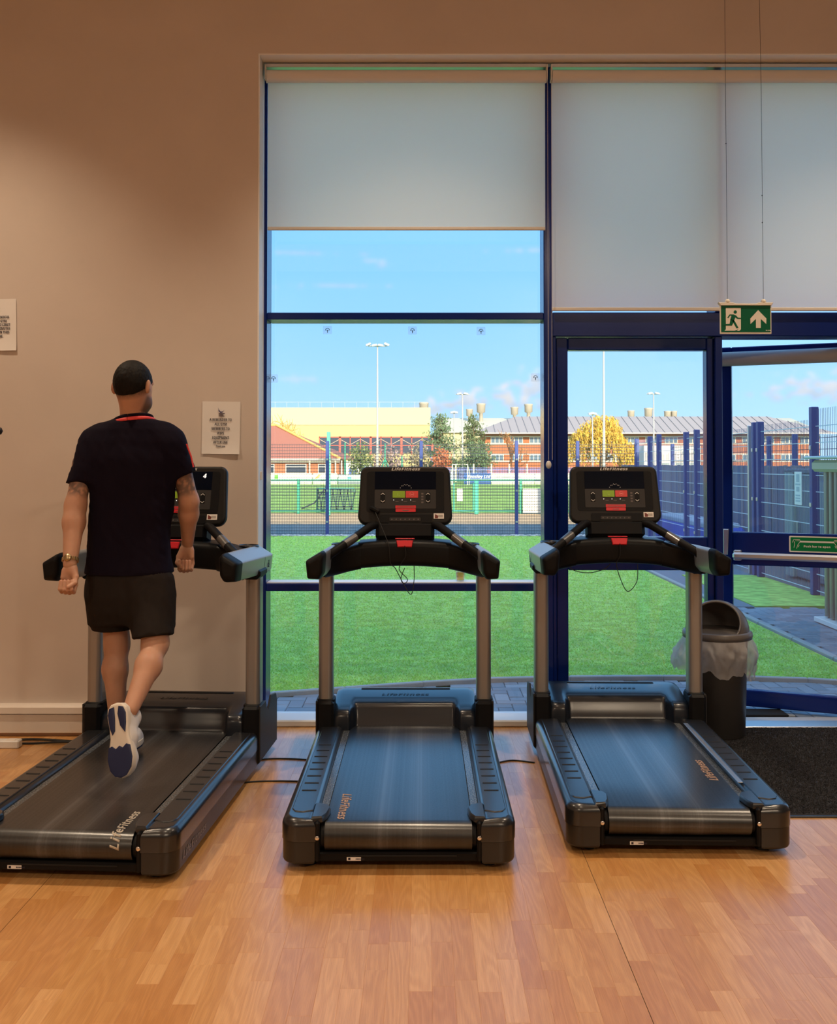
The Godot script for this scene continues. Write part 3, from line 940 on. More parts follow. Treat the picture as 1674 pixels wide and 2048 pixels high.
	for sx in [-0.123, 0.125]:
		face.call("speed_rocker", 0.026, 0.058, sx, -0.016, 0.0036, M.tm_soft, 0.006)
		for sy in [-1.0, 1.0]:
			var am := MB.new()
			for e in [-1.0, 1.0]:
				am.box(Vector3(sx + e * 0.005, -0.016 + sy * 0.021, 0.0042), Vector3(0.0135, 0.003, 0.0008), 0.0, Basis(Vector3.BACK, -e * sy * 0.7))
			part("arrow_mark", am, M.tm_print, con)
	for k in 3: face.call("indicator_lamp", 0.0045, 0.0045, -0.063 + 0.0465 * k, -0.029, 0.0036, M.white_led, 0.002)
	var pm := MB.new()
	for k in 3: pm.box(Vector3(-0.045 + 0.0465 * k, -0.037, 0.0026), Vector3(0.018, 0.003, 0.0006))
	for k in 4: pm.box(Vector3(0.094, 0.006 - 0.016 * k, 0.0026), Vector3(0.012, 0.009, 0.0006))
	for k in 7: pm.box(Vector3(-0.072 + 0.024 * k, -0.138, 0.0066), Vector3(0.007, 0.005, 0.0006), 0.0, Basis(Vector3.BACK, 0.6 * (k % 3)))
	pm.box(Vector3(0.003, -0.0632, 0.0049), Vector3(0.085, 0.002, 0.0006)).box(Vector3(0.003, -0.0725, 0.0049), Vector3(0.095, 0.002, 0.0006)).box(Vector3(0.003, -0.088, 0.0049), Vector3(0.034, 0.004, 0.0006))
	tag(part("printed_marks", pm, M.tm_mark, con), "", "", "", "stuff")
	part("start_symbol", MB.new().tube([Vector3(-0.041, 0.010, 0.0044), Vector3(-0.041, -0.006, 0.0044), Vector3(-0.029, -0.006, 0.0044)], 0.0012, 6), M.tm_mark2, con)
	var ring := []
	for k in 17: ring.append(Vector3(0.037 + 0.011 * cos(TAU * k / 16), 0.002 + 0.011 * sin(TAU * k / 16), 0.0044))
	part("stop_symbol", MB.new().tube(ring, 0.0013, 6, false).box(Vector3(0.037, 0.002, 0.0045), Vector3(0.015, 0.005, 0.001)), M.tm_mark3, con)
	part("sticker_figure", MB.new().prism(PackedVector2Array([Vector2(-0.022, -0.012), Vector2(-0.006, -0.012), Vector2(-0.002, 0.0), Vector2(-0.010, 0.006), Vector2(-0.022, 0.011)]), 0.002, 0.0026, Transform3D(Basis(), Vector3(0.184, -0.119, 0))), mat(0.16, 0.03, 0.02, 0.5), con)
	part("sticker_print", MB.new().box(Vector3(0.193, -0.119, 0.0024), Vector3(0.026, 0.014, 0.0006)), mat(0.42, 0.38, 0.34, 0.5), con)
	var dots := MB.new()
	for k in 9:
		var u := (k - 4) / 4.0
		dots.box(Vector3(0.003 + 0.03 * u, 0.055 - 0.016 * u * u + (0.004 if k % 2 else 0.0), 0.0026), Vector3(0.004, 0.0024, 0.0006), 0.0, Basis(Vector3.BACK, [0.9, -0.5, 0.2][k % 3]))
	tag(part("display_trace", dots, M.tm_print, con), "", "", "", "stuff")
	put_text("logo", "LifeFitness", 0.016, M.tm_print, con, Transform3D(Basis(), Vector3(0.003, 0.1465, 0.0012)), 0.35, 1.35)
	return t

func loop_cord(pts: Array, r := 0.0022) -> MB:
	var c := Curve3D.new()
	for k in pts.size():
		var tan_: Vector3 = (pts[mini(k + 1, pts.size() - 1)] - pts[maxi(k - 1, 0)]) / 6.0
		c.add_point(pts[k], -tan_, tan_)
	c.bake_interval = 0.012
	var b := []
	for v in c.get_baked_points(): b.append(v)
	return MB.new().tube(b, r, 6)

func belt_text(s: String, h: float, s0: float, x0: float, parent: Node3D) -> void:   # lettering that follows the belt over its roller, reading away from the user
	var a := text(s, h, 0.0008).get_mesh_arrays()
	var v: PackedVector3Array = a[Mesh.ARRAY_VERTEX]
	var nn: PackedVector3Array = a[Mesh.ARRAY_NORMAL]
	for k in v.size():
		var along := s0 - (v[k].x + v[k].y * 0.3) * 1.1
		var off := 0.0004 + v[k].z
		var p: Vector3
		if along < 0.0: p = Vector3(x0 - v[k].y, 0.185 + off, -0.055 + along)
		else:
			var g := along / 0.057
			p = Vector3(x0 - v[k].y, 0.128 + (0.057 + off) * cos(g), -0.055 + (0.057 + off) * sin(g))
		v[k] = p
		nn[k] = Vector3.UP
	a[Mesh.ARRAY_VERTEX] = v
	var stt := SurfaceTool.new()
	stt.create_from_arrays(a)
	stt.generate_normals()
	part("belt_logo", stt.commit(), M.tm_logo, parent)

func build_treadmills() -> void:
	M.tm_rough2 = coated(grained(mat(0.010, 0.011, 0.014, 0.46, 0.0, 0.45), M.speck, 30.0), 0.8, 0.22)
	M.tm_hood = coated(mat(0.006, 0.010, 0.018, 0.40, 0.0, 0.35), 0.7, 0.2)
	M.tm_console = mat(0.016, 0.015, 0.0145, 0.45, 0.0, 0.32)
	M.tm_silver2 = mat(0.20, 0.20, 0.20, 0.3, 0.7)
	M.tm_mark = mat(0.12, 0.095, 0.09, 0.5)
	M.tm_mark2 = mat(0.42, 0.60, 0.12, 0.5)
	M.tm_mark3 = mat(0.80, 0.22, 0.20, 0.5)
	M.tm_logo = mat(0.50, 0.44, 0.36, 0.5)
	M.tm_worn = grained(mat(0.22, 0.25, 0.28, 0.24, 0.0, 0.8), noise_tex(0.06, 256, 14, 4, 0.25, 1.0), 6.0)
	# belt: black fabric with lengthwise wear
	var img := Image.create_empty(256, 512, false, Image.FORMAT_RGB8)
	var n := FastNoiseLite.new()
	n.seed = 31
	n.frequency = 1.0
	n.fractal_octaves = 3
	var rough := Image.create_empty(256, 512, false, Image.FORMAT_RGB8)
	for j in 512:
		for i in 256:
			var u := i / 256.0
			var wear := exp(-pow((u - 0.38) / 0.07, 2.0)) + exp(-pow((u - 0.62) / 0.08, 2.0)) + 0.35 * n.get_noise_2d(u * 28.0, 3.0)
			var sp := n.get_noise_2d(u * 90.0, j / 4.0)
			var streak := 0.5 + 0.5 * n.get_noise_2d(u * 60.0, 9.0)
			var k := clampf(0.22 + 0.34 * wear * streak + 0.20 * wear + 0.10 * sp, 0.0, 1.0)
			img.set_pixel(i, j, Color(k, k, k))
			var rg := clampf(0.62 - 0.10 * wear + 0.10 * sp, 0.2, 1.0)
			rough.set_pixel(i, j, Color(rg, rg, rg))
	M.tm_belt = coated(mat(0.13, 0.135, 0.145, 0.70, 0.0, 0.5), 0.7, 0.24)
	M.tm_belt.albedo_texture = ImageTexture.create_from_image(img)
	M.tm_belt.roughness_texture = ImageTexture.create_from_image(rough)
	var proto := make_treadmill()
	var labels := ["black treadmill with the man running on its belt", "black treadmill standing square before the tall window", "black treadmill beside the swing bin and the dark doormat"]
	var spots := [[-1.40, 3.86, -3.4], [-0.095, 3.95, 0.0], [1.053, 4.11, -1.2]]
	for k in 3:
		var t: Node3D = proto if k == 2 else proto.duplicate()
		t.name = numbered("treadmill")
		add_child(t)
		t.position = Vector3(spots[k][0], 0, -spots[k][1])
		t.rotation.y = deg_to_rad(spots[k][2])
		tag(t, labels[k], "treadmill", "treadmills in a row before the glazing")
		var c0 := Vector3(0, 1.155, -1.388)
		if k == 0:
			belt_text("LifeFitness", 0.036, -0.055, 0.225, t)
			put_text("rail_logo", "LifeFitness", 0.030, M.tm_silver2, t, Transform3D(Basis(Vector3(0, 0, -1), Vector3(0, 1, 0), Vector3(1, 0, 0)), Vector3(0.4625, 0.075, -0.26)), 0.3, 1.5)
			var con: Node3D = t.get_node("console")
			var dg := put_text("display_digit", "4", 0.024, M.white_led, con, Transform3D(Basis(), Vector3(0.128, 0.108, 0.0026)), 0.2)
			dg.name = "display_digit"
		if k == 1:
			put_text("belt_logo", "LifeFitness", 0.038, M.tm_gold, t, Transform3D(Basis(Vector3(0, 0, 1), Vector3(1, 0, 0), Vector3(0, 1, 0)), Vector3(-0.228, 0.1858, -0.215)), 0.3, 1.1)
			part("safety_cord", loop_cord([Vector3(0.0, 1.165, -1.382), Vector3(0.005, 1.11, -1.38), Vector3(-0.03, 1.04, -1.40), Vector3(0.015, 0.985, -1.40), Vector3(-0.005, 0.962, -1.40), Vector3(-0.02, 0.99, -1.40), Vector3(0.0, 1.045, -1.40)]), M.rubber, t)
			part("earphone_cord", loop_cord([Vector3(-0.165, 1.345, -1.50), Vector3(-0.12, 1.25, -1.43), Vector3(-0.085, 1.165, -1.385), Vector3(-0.075, 1.07, -1.38), Vector3(-0.05, 1.045, -1.385), Vector3(0.0, 0.95, -1.39), Vector3(0.035, 0.905, -1.39), Vector3(0.05, 0.98, -1.39), Vector3(0.05, 1.06, -1.39)]), M.rubber, t)
			part("earphone_plug", MB.new().box(Vector3(-0.165, 1.35, -1.505), Vector3(0.06, 0.026, 0.03), 0.008, Basis(Vector3.BACK, -0.5)), M.tm_soft, t)
		if k == 2:
			tag(part("edge_tape", MB.new().box(Vector3(0.332, 0.2068, -0.80), Vector3(0.022, 0.004, 1.0), 0.001), M.aluminium, t), "bright metal strip along the belt edge", "")
			put_text("belt_logo", "LifeFitness", 0.038, M.tm_gold, t, Transform3D(Basis(Vector3(0, 0, -1), Vector3(-1, 0, 0), Vector3(0, 1, 0)), Vector3(0.245, 0.1858, -0.55)), 0.3, 1.1)
			part("safety_cord", loop_cord([Vector3(0.0, 1.165, -1.382), Vector3(0.0, 1.10, -1.38), Vector3(-0.015, 1.05, -1.40), Vector3(0.005, 0.97, -1.40), Vector3(0.045, 0.90, -1.40), Vector3(0.095, 0.955, -1.40), Vector3(0.10, 1.05, -1.40)]), M.rubber, t)
			part("earphone_cord", loop_cord([Vector3(-0.28, 1.04, -1.42), Vector3(-0.24, 1.01, -1.42), Vector3(-0.16, 1.0, -1.42), Vector3(-0.08, 1.02, -1.42), Vector3(-0.045, 1.05, -1.42)]), M.rubber, t)

# ---- distance fields meshed as surface nets (the person) -------------------------------------------
class Field:
	var o: Vector3
	var c: float
	var nx: int
	var ny: int
	var nz: int
	var v := PackedFloat32Array()
	func _init(lo: Vector3, hi: Vector3, cell: float) -> void:
		o = lo; c = cell
		nx = int((hi.x - lo.x) / cell) + 2
		ny = int((hi.y - lo.y) / cell) + 2
		nz = int((hi.z - lo.z) / cell) + 2
		v.resize(nx * ny * nz)
		v.fill(0.5)
	func blend(i: int, d: float, k: float) -> void:
		var a := v[i]
		if k > 0.0:
			var h := maxf(k - absf(a - d), 0.0) / k
			v[i] = minf(a, d) - h * h * k * 0.25
		else: v[i] = minf(a, d)
	func span(lo: Vector3, hi: Vector3) -> Array:
		var a := ((lo - o) / c).floor()
		var b := ((hi - o) / c).ceil()
		return [maxi(int(a.x), 0), mini(int(b.x), nx - 1), maxi(int(a.y), 0), mini(int(b.y), ny - 1), maxi(int(a.z), 0), mini(int(b.z), nz - 1)]
	func capsule(a: Vector3, b: Vector3, ra: float, rb: float, k := 0.02, pn := Vector3.ZERO, pd := 0.0) -> void:
		var m := maxf(ra, rb) + k + 3.0 * c
		var e := Vector3(m, m, m)
		var s := span(a.min(b) - e, a.max(b) + e)
		var ab := b - a
		var l2 := maxf(ab.length_squared(), 1e-9)
		for y in range(s[2], s[3] + 1):
			for z in range(s[4], s[5] + 1):
				var row := (y * nz + z) * nx
				for x in range(s[0], s[1] + 1):
					var p := o + Vector3(x, y, z) * c
					var t := clampf((p - a).dot(ab) / l2, 0.0, 1.0)
					var d := p.distance_to(a + ab * t) - lerpf(ra, rb, t)
					if pn != Vector3.ZERO: d = maxf(d, pn.dot(p) - pd)
					blend(row + x, d, k)
	func ellipsoid(cn: Vector3, r: Vector3, b: Basis, k := 0.02, pn := Vector3.ZERO, pd := 0.0) -> void:
		var m := maxf(r.x, maxf(r.y, r.z)) + k + 3.0 * c
		var e := Vector3(m, m, m)
		var s := span(cn - e, cn + e)
		var inv := b.transposed()
		for y in range(s[2], s[3] + 1):
			for z in range(s[4], s[5] + 1):
				var row := (y * nz + z) * nx
				for x in range(s[0], s[1] + 1):
					var p := o + Vector3(x, y, z) * c
					var q := inv * (p - cn)
					var k0 := (q / r).length()
					var k1 := (q / (r * r)).length()
					var d := k0 * (k0 - 1.0) / maxf(k1, 1e-6)
					if k0 < 0.05: d = -minf(r.x, minf(r.y, r.z))
					if pn != Vector3.ZERO: d = maxf(d, pn.dot(p) - pd)
					blend(row + x, d, k)
	func cut(pn: Vector3, pd: float) -> void:
		for y in ny:
			for z in nz:
				var row := (y * nz + z) * nx
				for x in nx:
					v[row + x] = maxf(v[row + x], pn.dot(o + Vector3(x, y, z) * c) - pd)
	func stack(secs: Array, k := 0.02) -> void:    # sections [y, x, z, rx, rz] from top to bottom
		var lo := Vector3(1e3, secs[-1][0], 1e3)
		var hi := Vector3(-1e3, secs[0][0], -1e3)
		for q in secs:
			lo.x = minf(lo.x, q[1] - q[3]); hi.x = maxf(hi.x, q[1] + q[3])
			lo.z = minf(lo.z, q[2] - q[4]); hi.z = maxf(hi.z, q[2] + q[4])
		var e := Vector3.ONE * (k + 3.0 * c)
		var s := span(lo - e, hi + e)
		for y in range(s[2], s[3] + 1):
			var py := o.y + y * c
			var j := 0
			while j < secs.size() - 2 and py < secs[j + 1][0]: j += 1
			var t := clampf((secs[j][0] - py) / (secs[j][0] - secs[j + 1][0]), 0.0, 1.0)
			t = t * t * (3.0 - 2.0 * t) * 0.5 + t * 0.5
			var cx := lerpf(secs[j][1], secs[j + 1][1], t)
			var cz := lerpf(secs[j][2], secs[j + 1][2], t)
			var rx := lerpf(secs[j][3], secs[j + 1][3], t)
			var rz := lerpf(secs[j][4], secs[j + 1][4], t)
			var dy := maxf(py - secs[0][0], secs[-1][0] - py)
			for z in range(s[4], s[5] + 1):
				var row := (y * nz + z) * nx
				var w := absf(o.z + z * c - cz) / rz
				for x in range(s[0], s[1] + 1):
					var u := absf(o.x + x * c - cx) / rx
					var d := (pow(pow(u, 2.4) + pow(w, 2.4), 1.0 / 2.4) - 1.0) * minf(rx, rz)
					blend(row + x, maxf(d, dy), k)
	func into(body: Dictionary, tint: Callable, bump = null) -> void:
		var P: PackedVector3Array = body.p
		var I: PackedInt32Array = body.i
		var C: PackedColorArray = body.c
		var ids := PackedInt32Array()
		ids.resize(nx * ny * nz)
		ids.fill(-1)
		var off := [0, 1, nx, nx + 1, nx * nz, nx * nz + 1, nx * nz + nx, nx * nz + nx + 1]
		var cor := [Vector3(0, 0, 0), Vector3(1, 0, 0), Vector3(0, 0, 1), Vector3(1, 0, 1), Vector3(0, 1, 0), Vector3(1, 1, 0), Vector3(0, 1, 1), Vector3(1, 1, 1)]
		var edges := [[0, 1], [2, 3], [4, 5], [6, 7], [0, 2], [1, 3], [4, 6], [5, 7], [0, 4], [1, 5], [2, 6], [3, 7]]
		for y in ny - 1:
			for z in nz - 1:
				var row := (y * nz + z) * nx
				for x in nx - 1:
					var b := row + x
					var v0 := v[b]
					if v0 > 4.0 * c or v0 < -4.0 * c: continue
					var inside := 0
					for q in 8:
						if v[b + off[q]] < 0.0: inside += 1
					if inside == 0 or inside == 8: continue
					var sum := Vector3()
					var n := 0
					for e in edges:
						var a0 := v[b + off[e[0]]]
						var a1 := v[b + off[e[1]]]
						if (a0 < 0.0) != (a1 < 0.0):
							var t := a0 / (a0 - a1)
							sum += cor[e[0]].lerp(cor[e[1]], t)
							n += 1
					ids[b] = P.size()
					var p := o + (Vector3(x, y, z) + sum / n) * c
					var g := Vector3(v[b + 1] - v0, v[b + off[4]] - v0, v[b + off[2]] - v0).normalized()
					if bump != null: p += g * float(bump.call(p)) * (1.0 - g.y * g.y)
					P.append(p)
					C.append(tint.call(p, g))
		for y in range(1, ny - 1):
			for z in range(1, nz - 1):
				var row := (y * nz + z) * nx
				for x in range(1, nx - 1):
					var b := row + x
					var in0 := v[b] < 0.0
					# edges along x, y, z from this corner
					for ax in 3:
						var st := 1 if ax == 0 else (nx * nz if ax == 1 else nx)
						var in1 := v[b + st] < 0.0
						if in0 == in1: continue
						var s1 := nx * nz if ax == 0 else (nx if ax == 1 else 1)
						var s2 := nx if ax == 0 else (1 if ax == 1 else nx * nz)
						var q := [ids[b], ids[b - s1], ids[b - s1 - s2], ids[b - s2]]
						if q[0] < 0 or q[1] < 0 or q[2] < 0 or q[3] < 0: continue
						if in0: I.append_array(PackedInt32Array([q[0], q[2], q[1], q[0], q[3], q[2]]))
						else: I.append_array(PackedInt32Array([q[0], q[1], q[2], q[0], q[2], q[3]]))
		body.p = P
		body.i = I
		body.c = C

func new_body() -> Dictionary:
	return {"p": PackedVector3Array(), "i": PackedInt32Array(), "c": PackedColorArray()}

func body_mesh(b: Dictionary, origin: Vector3) -> ArrayMesh:
	var P: PackedVector3Array = b.p
	var I: PackedInt32Array = b.i
	var N := PackedVector3Array()
	N.resize(P.size())
	for k in range(0, I.size(), 3):
		var n := (P[I[k + 2]] - P[I[k]]).cross(P[I[k + 1]] - P[I[k]])
		N[I[k]] += n; N[I[k + 1]] += n; N[I[k + 2]] += n
	for k in P.size():
		N[k] = N[k].normalized()
		P[k] -= origin
	var a := []
	a.resize(Mesh.ARRAY_MAX)
	a[Mesh.ARRAY_VERTEX] = P
	a[Mesh.ARRAY_NORMAL] = N
	a[Mesh.ARRAY_COLOR] = b.c
	a[Mesh.ARRAY_INDEX] = I
	var m := ArrayMesh.new()
	m.add_surface_from_arrays(Mesh.PRIMITIVE_TRIANGLES, a)
	return m

func hand(b: Dictionary, w: Vector3, s: float, down: Vector3, tint: Callable, size := 1.0) -> void:   # palm turned to +z, thumb towards s
	var Y := -down.normalized()
	var X := (Vector3.RIGHT - Y * Y.x).normalized()
	var Z := X.cross(Y)
	var at_ := func(x: float, y: float, z: float) -> Vector3: return w + (X * x * s + Y * y + Z * z) * size
	var f := Field.new(w - Vector3(0.075, 0.15, 0.07) * size, w + Vector3(0.075, 0.05, 0.09) * size, 0.0032)
	var cp := func(a: Array, c: Array, r0: float, r1: float, k: float) -> void:
		f.capsule(at_.call(a[0], a[1], a[2]), at_.call(c[0], c[1], c[2]), r0 * size, r1 * size, k)
	cp.call([0, 0.03, 0], [0, -0.02, 0], 0.029, 0.025, 0.012)
	for x in [-0.026, -0.009, 0.009, 0.025]:
		cp.call([x * 0.55, -0.012, 0.0], [x, -0.082, -0.004], 0.017, 0.0135, 0.012)
	cp.call([0.016, -0.018, 0.008], [0.032, -0.05, 0.018], 0.019, 0.016, 0.012)       # ball of the thumb
	cp.call([-0.022, -0.02, 0.006], [-0.026, -0.05, 0.010], 0.014, 0.012, 0.01)
	var fx := [-0.0275, -0.0095, 0.0085, 0.0265]
	var fl := [0.86, 0.98, 1.04, 0.96]
	for k in 4:
		var l: float = fl[k]
		var x: float = fx[k]
		cp.call([x, -0.084, -0.004], [x * 0.98, -0.084 - 0.034 * l, 0.012], 0.0112, 0.0100, 0.003)
		cp.call([x * 0.98, -0.084 - 0.034 * l, 0.012], [x * 0.94, -0.084 - 0.024 * l, 0.042], 0.0100, 0.0092, 0.002)
		cp.call([x * 0.94, -0.084 - 0.024 * l, 0.042], [x * 0.90, -0.068 - 0.002 * l, 0.040], 0.0092, 0.0078, 0.002)
	cp.call([0.032, -0.05, 0.018], [0.037, -0.078, 0.034], 0.0135, 0.0112, 0.005)
	cp.call([0.037, -0.078, 0.034], [0.016, -0.098, 0.056], 0.0112, 0.0088, 0.003)
	f.into(b, tint)

func shoe(called: String, parent: Node3D, origin: Vector3, heel: Vector3, fwd: Vector3, up: Vector3, wide: float, label := "") -> MeshInstance3D:
	var Z := fwd.normalized()
	var Y := (up - Z * up.dot(Z)).normalized()
	var X := Y.cross(Z)
	var B := Basis(X, Y, Z)
	var xf := Transform3D(B * Basis.from_scale(Vector3(wide, 1, 1)), heel - origin)
	var lo := new_body()
	var f := Field.new(Vector3(-0.08, -0.01, -0.06), Vector3(0.08, 0.17, 0.30), 0.005)
	f.capsule(Vector3(0, 0.055, 0.0), Vector3(0, 0.05, 0.10), 0.037, 0.042, 0.02)
	f.capsule(Vector3(0, 0.05, 0.10), Vector3(0.004, 0.034, 0.225), 0.043, 0.033, 0.02)
	f.capsule(Vector3(0, 0.05, 0.19), Vector3(0.004, 0.04, 0.205), 0.04, 0.04, 0.02)
	f.capsule(Vector3(0, 0.07, 0.0), Vector3(0, 0.105, 0.005), 0.037, 0.037, 0.02)
	f.capsule(Vector3(0, 0.08, 0.05), Vector3(0, 0.11, 0.03), 0.038, 0.036, 0.02)
	f.capsule(Vector3(0, 0.02, 0.0), Vector3(0.0, 0.02, 0.215), 0.034, 0.034, 0.02)
	f.cut(Vector3(0, -1, 0), -0.012)
	f.into(lo, func(_p, _g): return Color(1, 1, 1))
	var sh := part(called, body_mesh(lo, Vector3()), M.shoe_white, parent)
	sh.transform = xf
	if label: sh.set_meta("label", label)
	var poly := PackedVector2Array([Vector2(0.0, -0.047), Vector2(0.022, -0.042), Vector2(0.037, -0.022), Vector2(0.040, 0.01), Vector2(0.036, 0.06), Vector2(0.036, 0.10), Vector2(0.046, 0.15), Vector2(0.050, 0.19), Vector2(0.043, 0.23), Vector2(0.026, 0.258), Vector2(0.005, 0.266), Vector2(-0.018, 0.258), Vector2(-0.038, 0.228), Vector2(-0.046, 0.19), Vector2(-0.045, 0.15), Vector2(-0.036, 0.10), Vector2(-0.036, 0.06), Vector2(-0.040, 0.01), Vector2(-0.037, -0.022), Vector2(-0.022, -0.042)])
	var lay := Transform3D(Basis(Vector3(1, 0, 0), Vector3(0, 0, 1), Vector3(0, -1, 0)), Vector3())      # polygon x,y -> x,z; extruded down
	var sole := part("sole", MB.new().prism(poly, -0.030, 0.0, lay, [[0.0, 0.008], [0.004, 0.002], [0.010, 0.0]]), M.shoe_foam, sh)
	sole.name = "sole"
	var toe := PackedVector2Array([Vector2(0.041, 0.135), Vector2(0.048, 0.185), Vector2(0.042, 0.228), Vector2(0.025, 0.255), Vector2(0.004, 0.263), Vector2(-0.017, 0.255), Vector2(-0.037, 0.225), Vector2(-0.044, 0.185), Vector2(-0.040, 0.135), Vector2(-0.026, 0.128), Vector2(-0.012, 0.142), Vector2(0.0, 0.132), Vector2(0.014, 0.144), Vector2(0.028, 0.13)])
	part("sole_pad", MB.new().prism(toe, 0.0, 0.006, lay, [[0.0, 0.002], [0.003, 0.0]]), M.shoe_navy, sh)
	part("sole_pad", MB.new().prism(PackedVector2Array([Vector2(0.008, -0.030), Vector2(0.026, -0.026), Vector2(0.033, 0.0), Vector2(0.030, 0.055), Vector2(0.022, 0.085), Vector2(0.012, 0.07), Vector2(0.008, 0.02)]), 0.0, 0.006, lay, [[0.0, 0.002], [0.003, 0.0]]), M.shoe_navy, sh)
	part("sole_pad", MB.new().prism(PackedVector2Array([Vector2(-0.010, -0.032), Vector2(-0.004, 0.0), Vector2(-0.010, 0.05), Vector2(-0.026, 0.08), Vector2(-0.032, 0.04), Vector2(-0.034, 0.0), Vector2(-0.026, -0.026)]), 0.0, 0.006, lay, [[0.0, 0.002], [0.003, 0.0]]), M.shoe_navy, sh)
	part("heel_tab", MB.new().tube([Vector3(0, 0.10, -0.037), Vector3(0, 0.135, -0.040), Vector3(0, 0.15, -0.034)], [0.012, 0.013, 0.009], 8), M.shoe_navy, sh)
	part("heel_stripe", MB.new().box(Vector3(0.036, 0.05, 0.0), Vector3(0.008, 0.03, 0.05), 0.003), M.shoe_navy, sh)
	part("laces", MB.new().tube([Vector3(-0.02, 0.098, 0.10), Vector3(0.02, 0.096, 0.112), Vector3(-0.02, 0.09, 0.124), Vector3(0.02, 0.085, 0.138), Vector3(-0.018, 0.08, 0.15)], 0.004, 6), M.shoe_foam, sh)
	return sh

func build_person() -> void:
	M.skin = mat(1, 1, 1, 0.5, 0.0, 0.4)
	M.skin.vertex_color_use_as_albedo = true
	M.skin.subsurf_scatter_enabled = true
	M.skin.subsurf_scatter_strength = 0.15
	var weave := noise_tex(0.35, 256, 17, 2, 0.8, 1.0)
	M.shirt = grained(mat(0.009, 0.006, 0.016, 0.8, 0.0, 0.22), weave, 12.0)
	M.shorts = grained(mat(0.026, 0.021, 0.019, 0.85, 0.0, 0.22), weave, 12.0)
	M.coral = mat(0.78, 0.07, 0.075, 0.6)
	M.hair = grained(mat(0.014, 0.010, 0.008, 0.65, 0.0, 0.3), noise_tex(0.3, 256, 6, 2, 0.4, 1.0), 20.0, 0.0)
	M.shoe_white = mat(0.72, 0.70, 0.70, 0.6)
	M.shoe_foam = mat(0.74, 0.68, 0.60, 0.6)
	M.shoe_navy = mat(0.008, 0.018, 0.075, 0.45)
	M.watch = mat(0.48, 0.36, 0.20, 0.3, 0.9)
	var base := at(240, 1512, 4.76)
	base.y = 0.186
	var who := thing("person", "man from behind in a dark T-shirt and black shorts, running", "person", base)
	var tn := FastNoiseLite.new()
	tn.seed = 77
	tn.frequency = 26.0
	tn.fractal_octaves = 3
	tn.fractal_type = FastNoiseLite.FRACTAL_RIDGED
	var Sl := at(174, 893, 4.73)
	var El := at(151, 1012, 4.67)
	var Wl := at(140, 1128, 4.56)
	var Sr := at(352, 890, 4.75)
	var Er := at(378, 1003, 4.83)
	var Wr := at(375, 1090, 4.96)
	var skin := func(p: Vector3, _g: Vector3) -> Color:
		var c := Color(0.50, 0.275, 0.185)
		var k := 1.0 + 0.10 * tn.get_noise_3d(p.x * 0.25, p.y * 0.25, p.z * 0.25)
		c = Color(c.r * k, c.g * k, c.b * k)
		# tattoos on both upper arms
		for e in [[Sl, El], [Sr, Er]]:
			var ab: Vector3 = e[1] - e[0]
			var t: float = (p - e[0]).dot(ab) / ab.length_squared()
			var off: float = p.distance_to(e[0] + ab * t)
			if t > 0.2 and t < 0.9 and off < 0.085:
				var m := smoothstep(-0.10, 0.35, tn.get_noise_3d(p.x * 1.0, p.y * 1.0, p.z * 1.0)) * (1.0 - smoothstep(0.78, 0.9, t))
				c = c.lerp(Color(0.10, 0.085, 0.085), 0.75 * m)
		return c
	var B := new_body()
	var f := Field.new(Vector3(-1.86, 0.20, -5.06), Vector3(-0.92, 1.86, -4.2), 0.0105)
	f.capsule(at(262, 900, 4.76), at(262, 1120, 4.77), 0.115, 0.115, 0.03)
	f.capsule(at(190, 885, 4.75), at(338, 885, 4.76), 0.055, 0.055, 0.04)
	f.capsule(at(268, 858, 4.76), at(268, 795, 4.72), 0.064, 0.056, 0.05)
	f.capsule(Sl.lerp(El, 0.3), El, 0.046, 0.047, 0.03)
	f.capsule(at(215, 890, 4.75), Sl.lerp(El, 0.3), 0.045, 0.045, 0.03)
	f.capsule(El, El.lerp(Wl, 0.28), 0.045, 0.048, 0.03)
	f.capsule(El.lerp(Wl, 0.28), Wl, 0.048, 0.031, 0.03)
	f.capsule(Sr.lerp(Er, 0.3), Er, 0.046, 0.045, 0.03)
	f.capsule(at(315, 890, 4.76), Sr.lerp(Er, 0.3), 0.045, 0.045, 0.03)
	f.capsule(Er, Er.lerp(Wr, 0.28), 0.043, 0.045, 0.03)
	f.capsule(Er.lerp(Wr, 0.28), Wr, 0.045, 0.028, 0.03)
	var Hl := at(226, 1160, 4.77)
	var Kl := at(234, 1288, 4.82)
	f.capsule(Hl, Kl, 0.082, 0.056, 0.03)
	f.capsule(Kl, at(230, 1338, 4.80), 0.051, 0.0545, 0.04)
	f.capsule(at(230, 1338, 4.79), at(236, 1462, 4.78), 0.0545, 0.035, 0.04)
	var Hr := at(302, 1160, 4.74)
	var Kr := at(311, 1286, 4.64)
	f.capsule(Hr, Kr, 0.082, 0.058, 0.03)
	f.capsule(Kr, at(297, 1332, 4.54), 0.052, 0.0545, 0.04)
	f.capsule(at(297, 1332, 4.53), at(261, 1420, 4.36), 0.0545, 0.034, 0.04)
	f.into(B, skin)
	hand(B, Wl + Vector3(0.002, -0.012, 0.0), 1.0, (Wl - El).normalized() * 0.5 + Vector3(0.0, -1, 0.12), skin, 1.0)
	hand(B, Wr + Vector3(-0.002, -0.008, 0.0), -1.0, Vector3(-0.02, -1, 0.05), skin, 1.0)
	# head: looks ahead and a little to the right
	var fwd := Vector3(0.26, -0.14, -0.95).normalized()
	var hx := fwd.cross(Vector3.UP).normalized()
	var HB := Basis(hx, hx.cross(fwd), -fwd)      # x right, y up, z backwards
	var hc := at(267, 768, 4.70)
	var hp := func(x: float, y: float, z: float) -> Vector3: return hc + HB * Vector3(x, y, z)
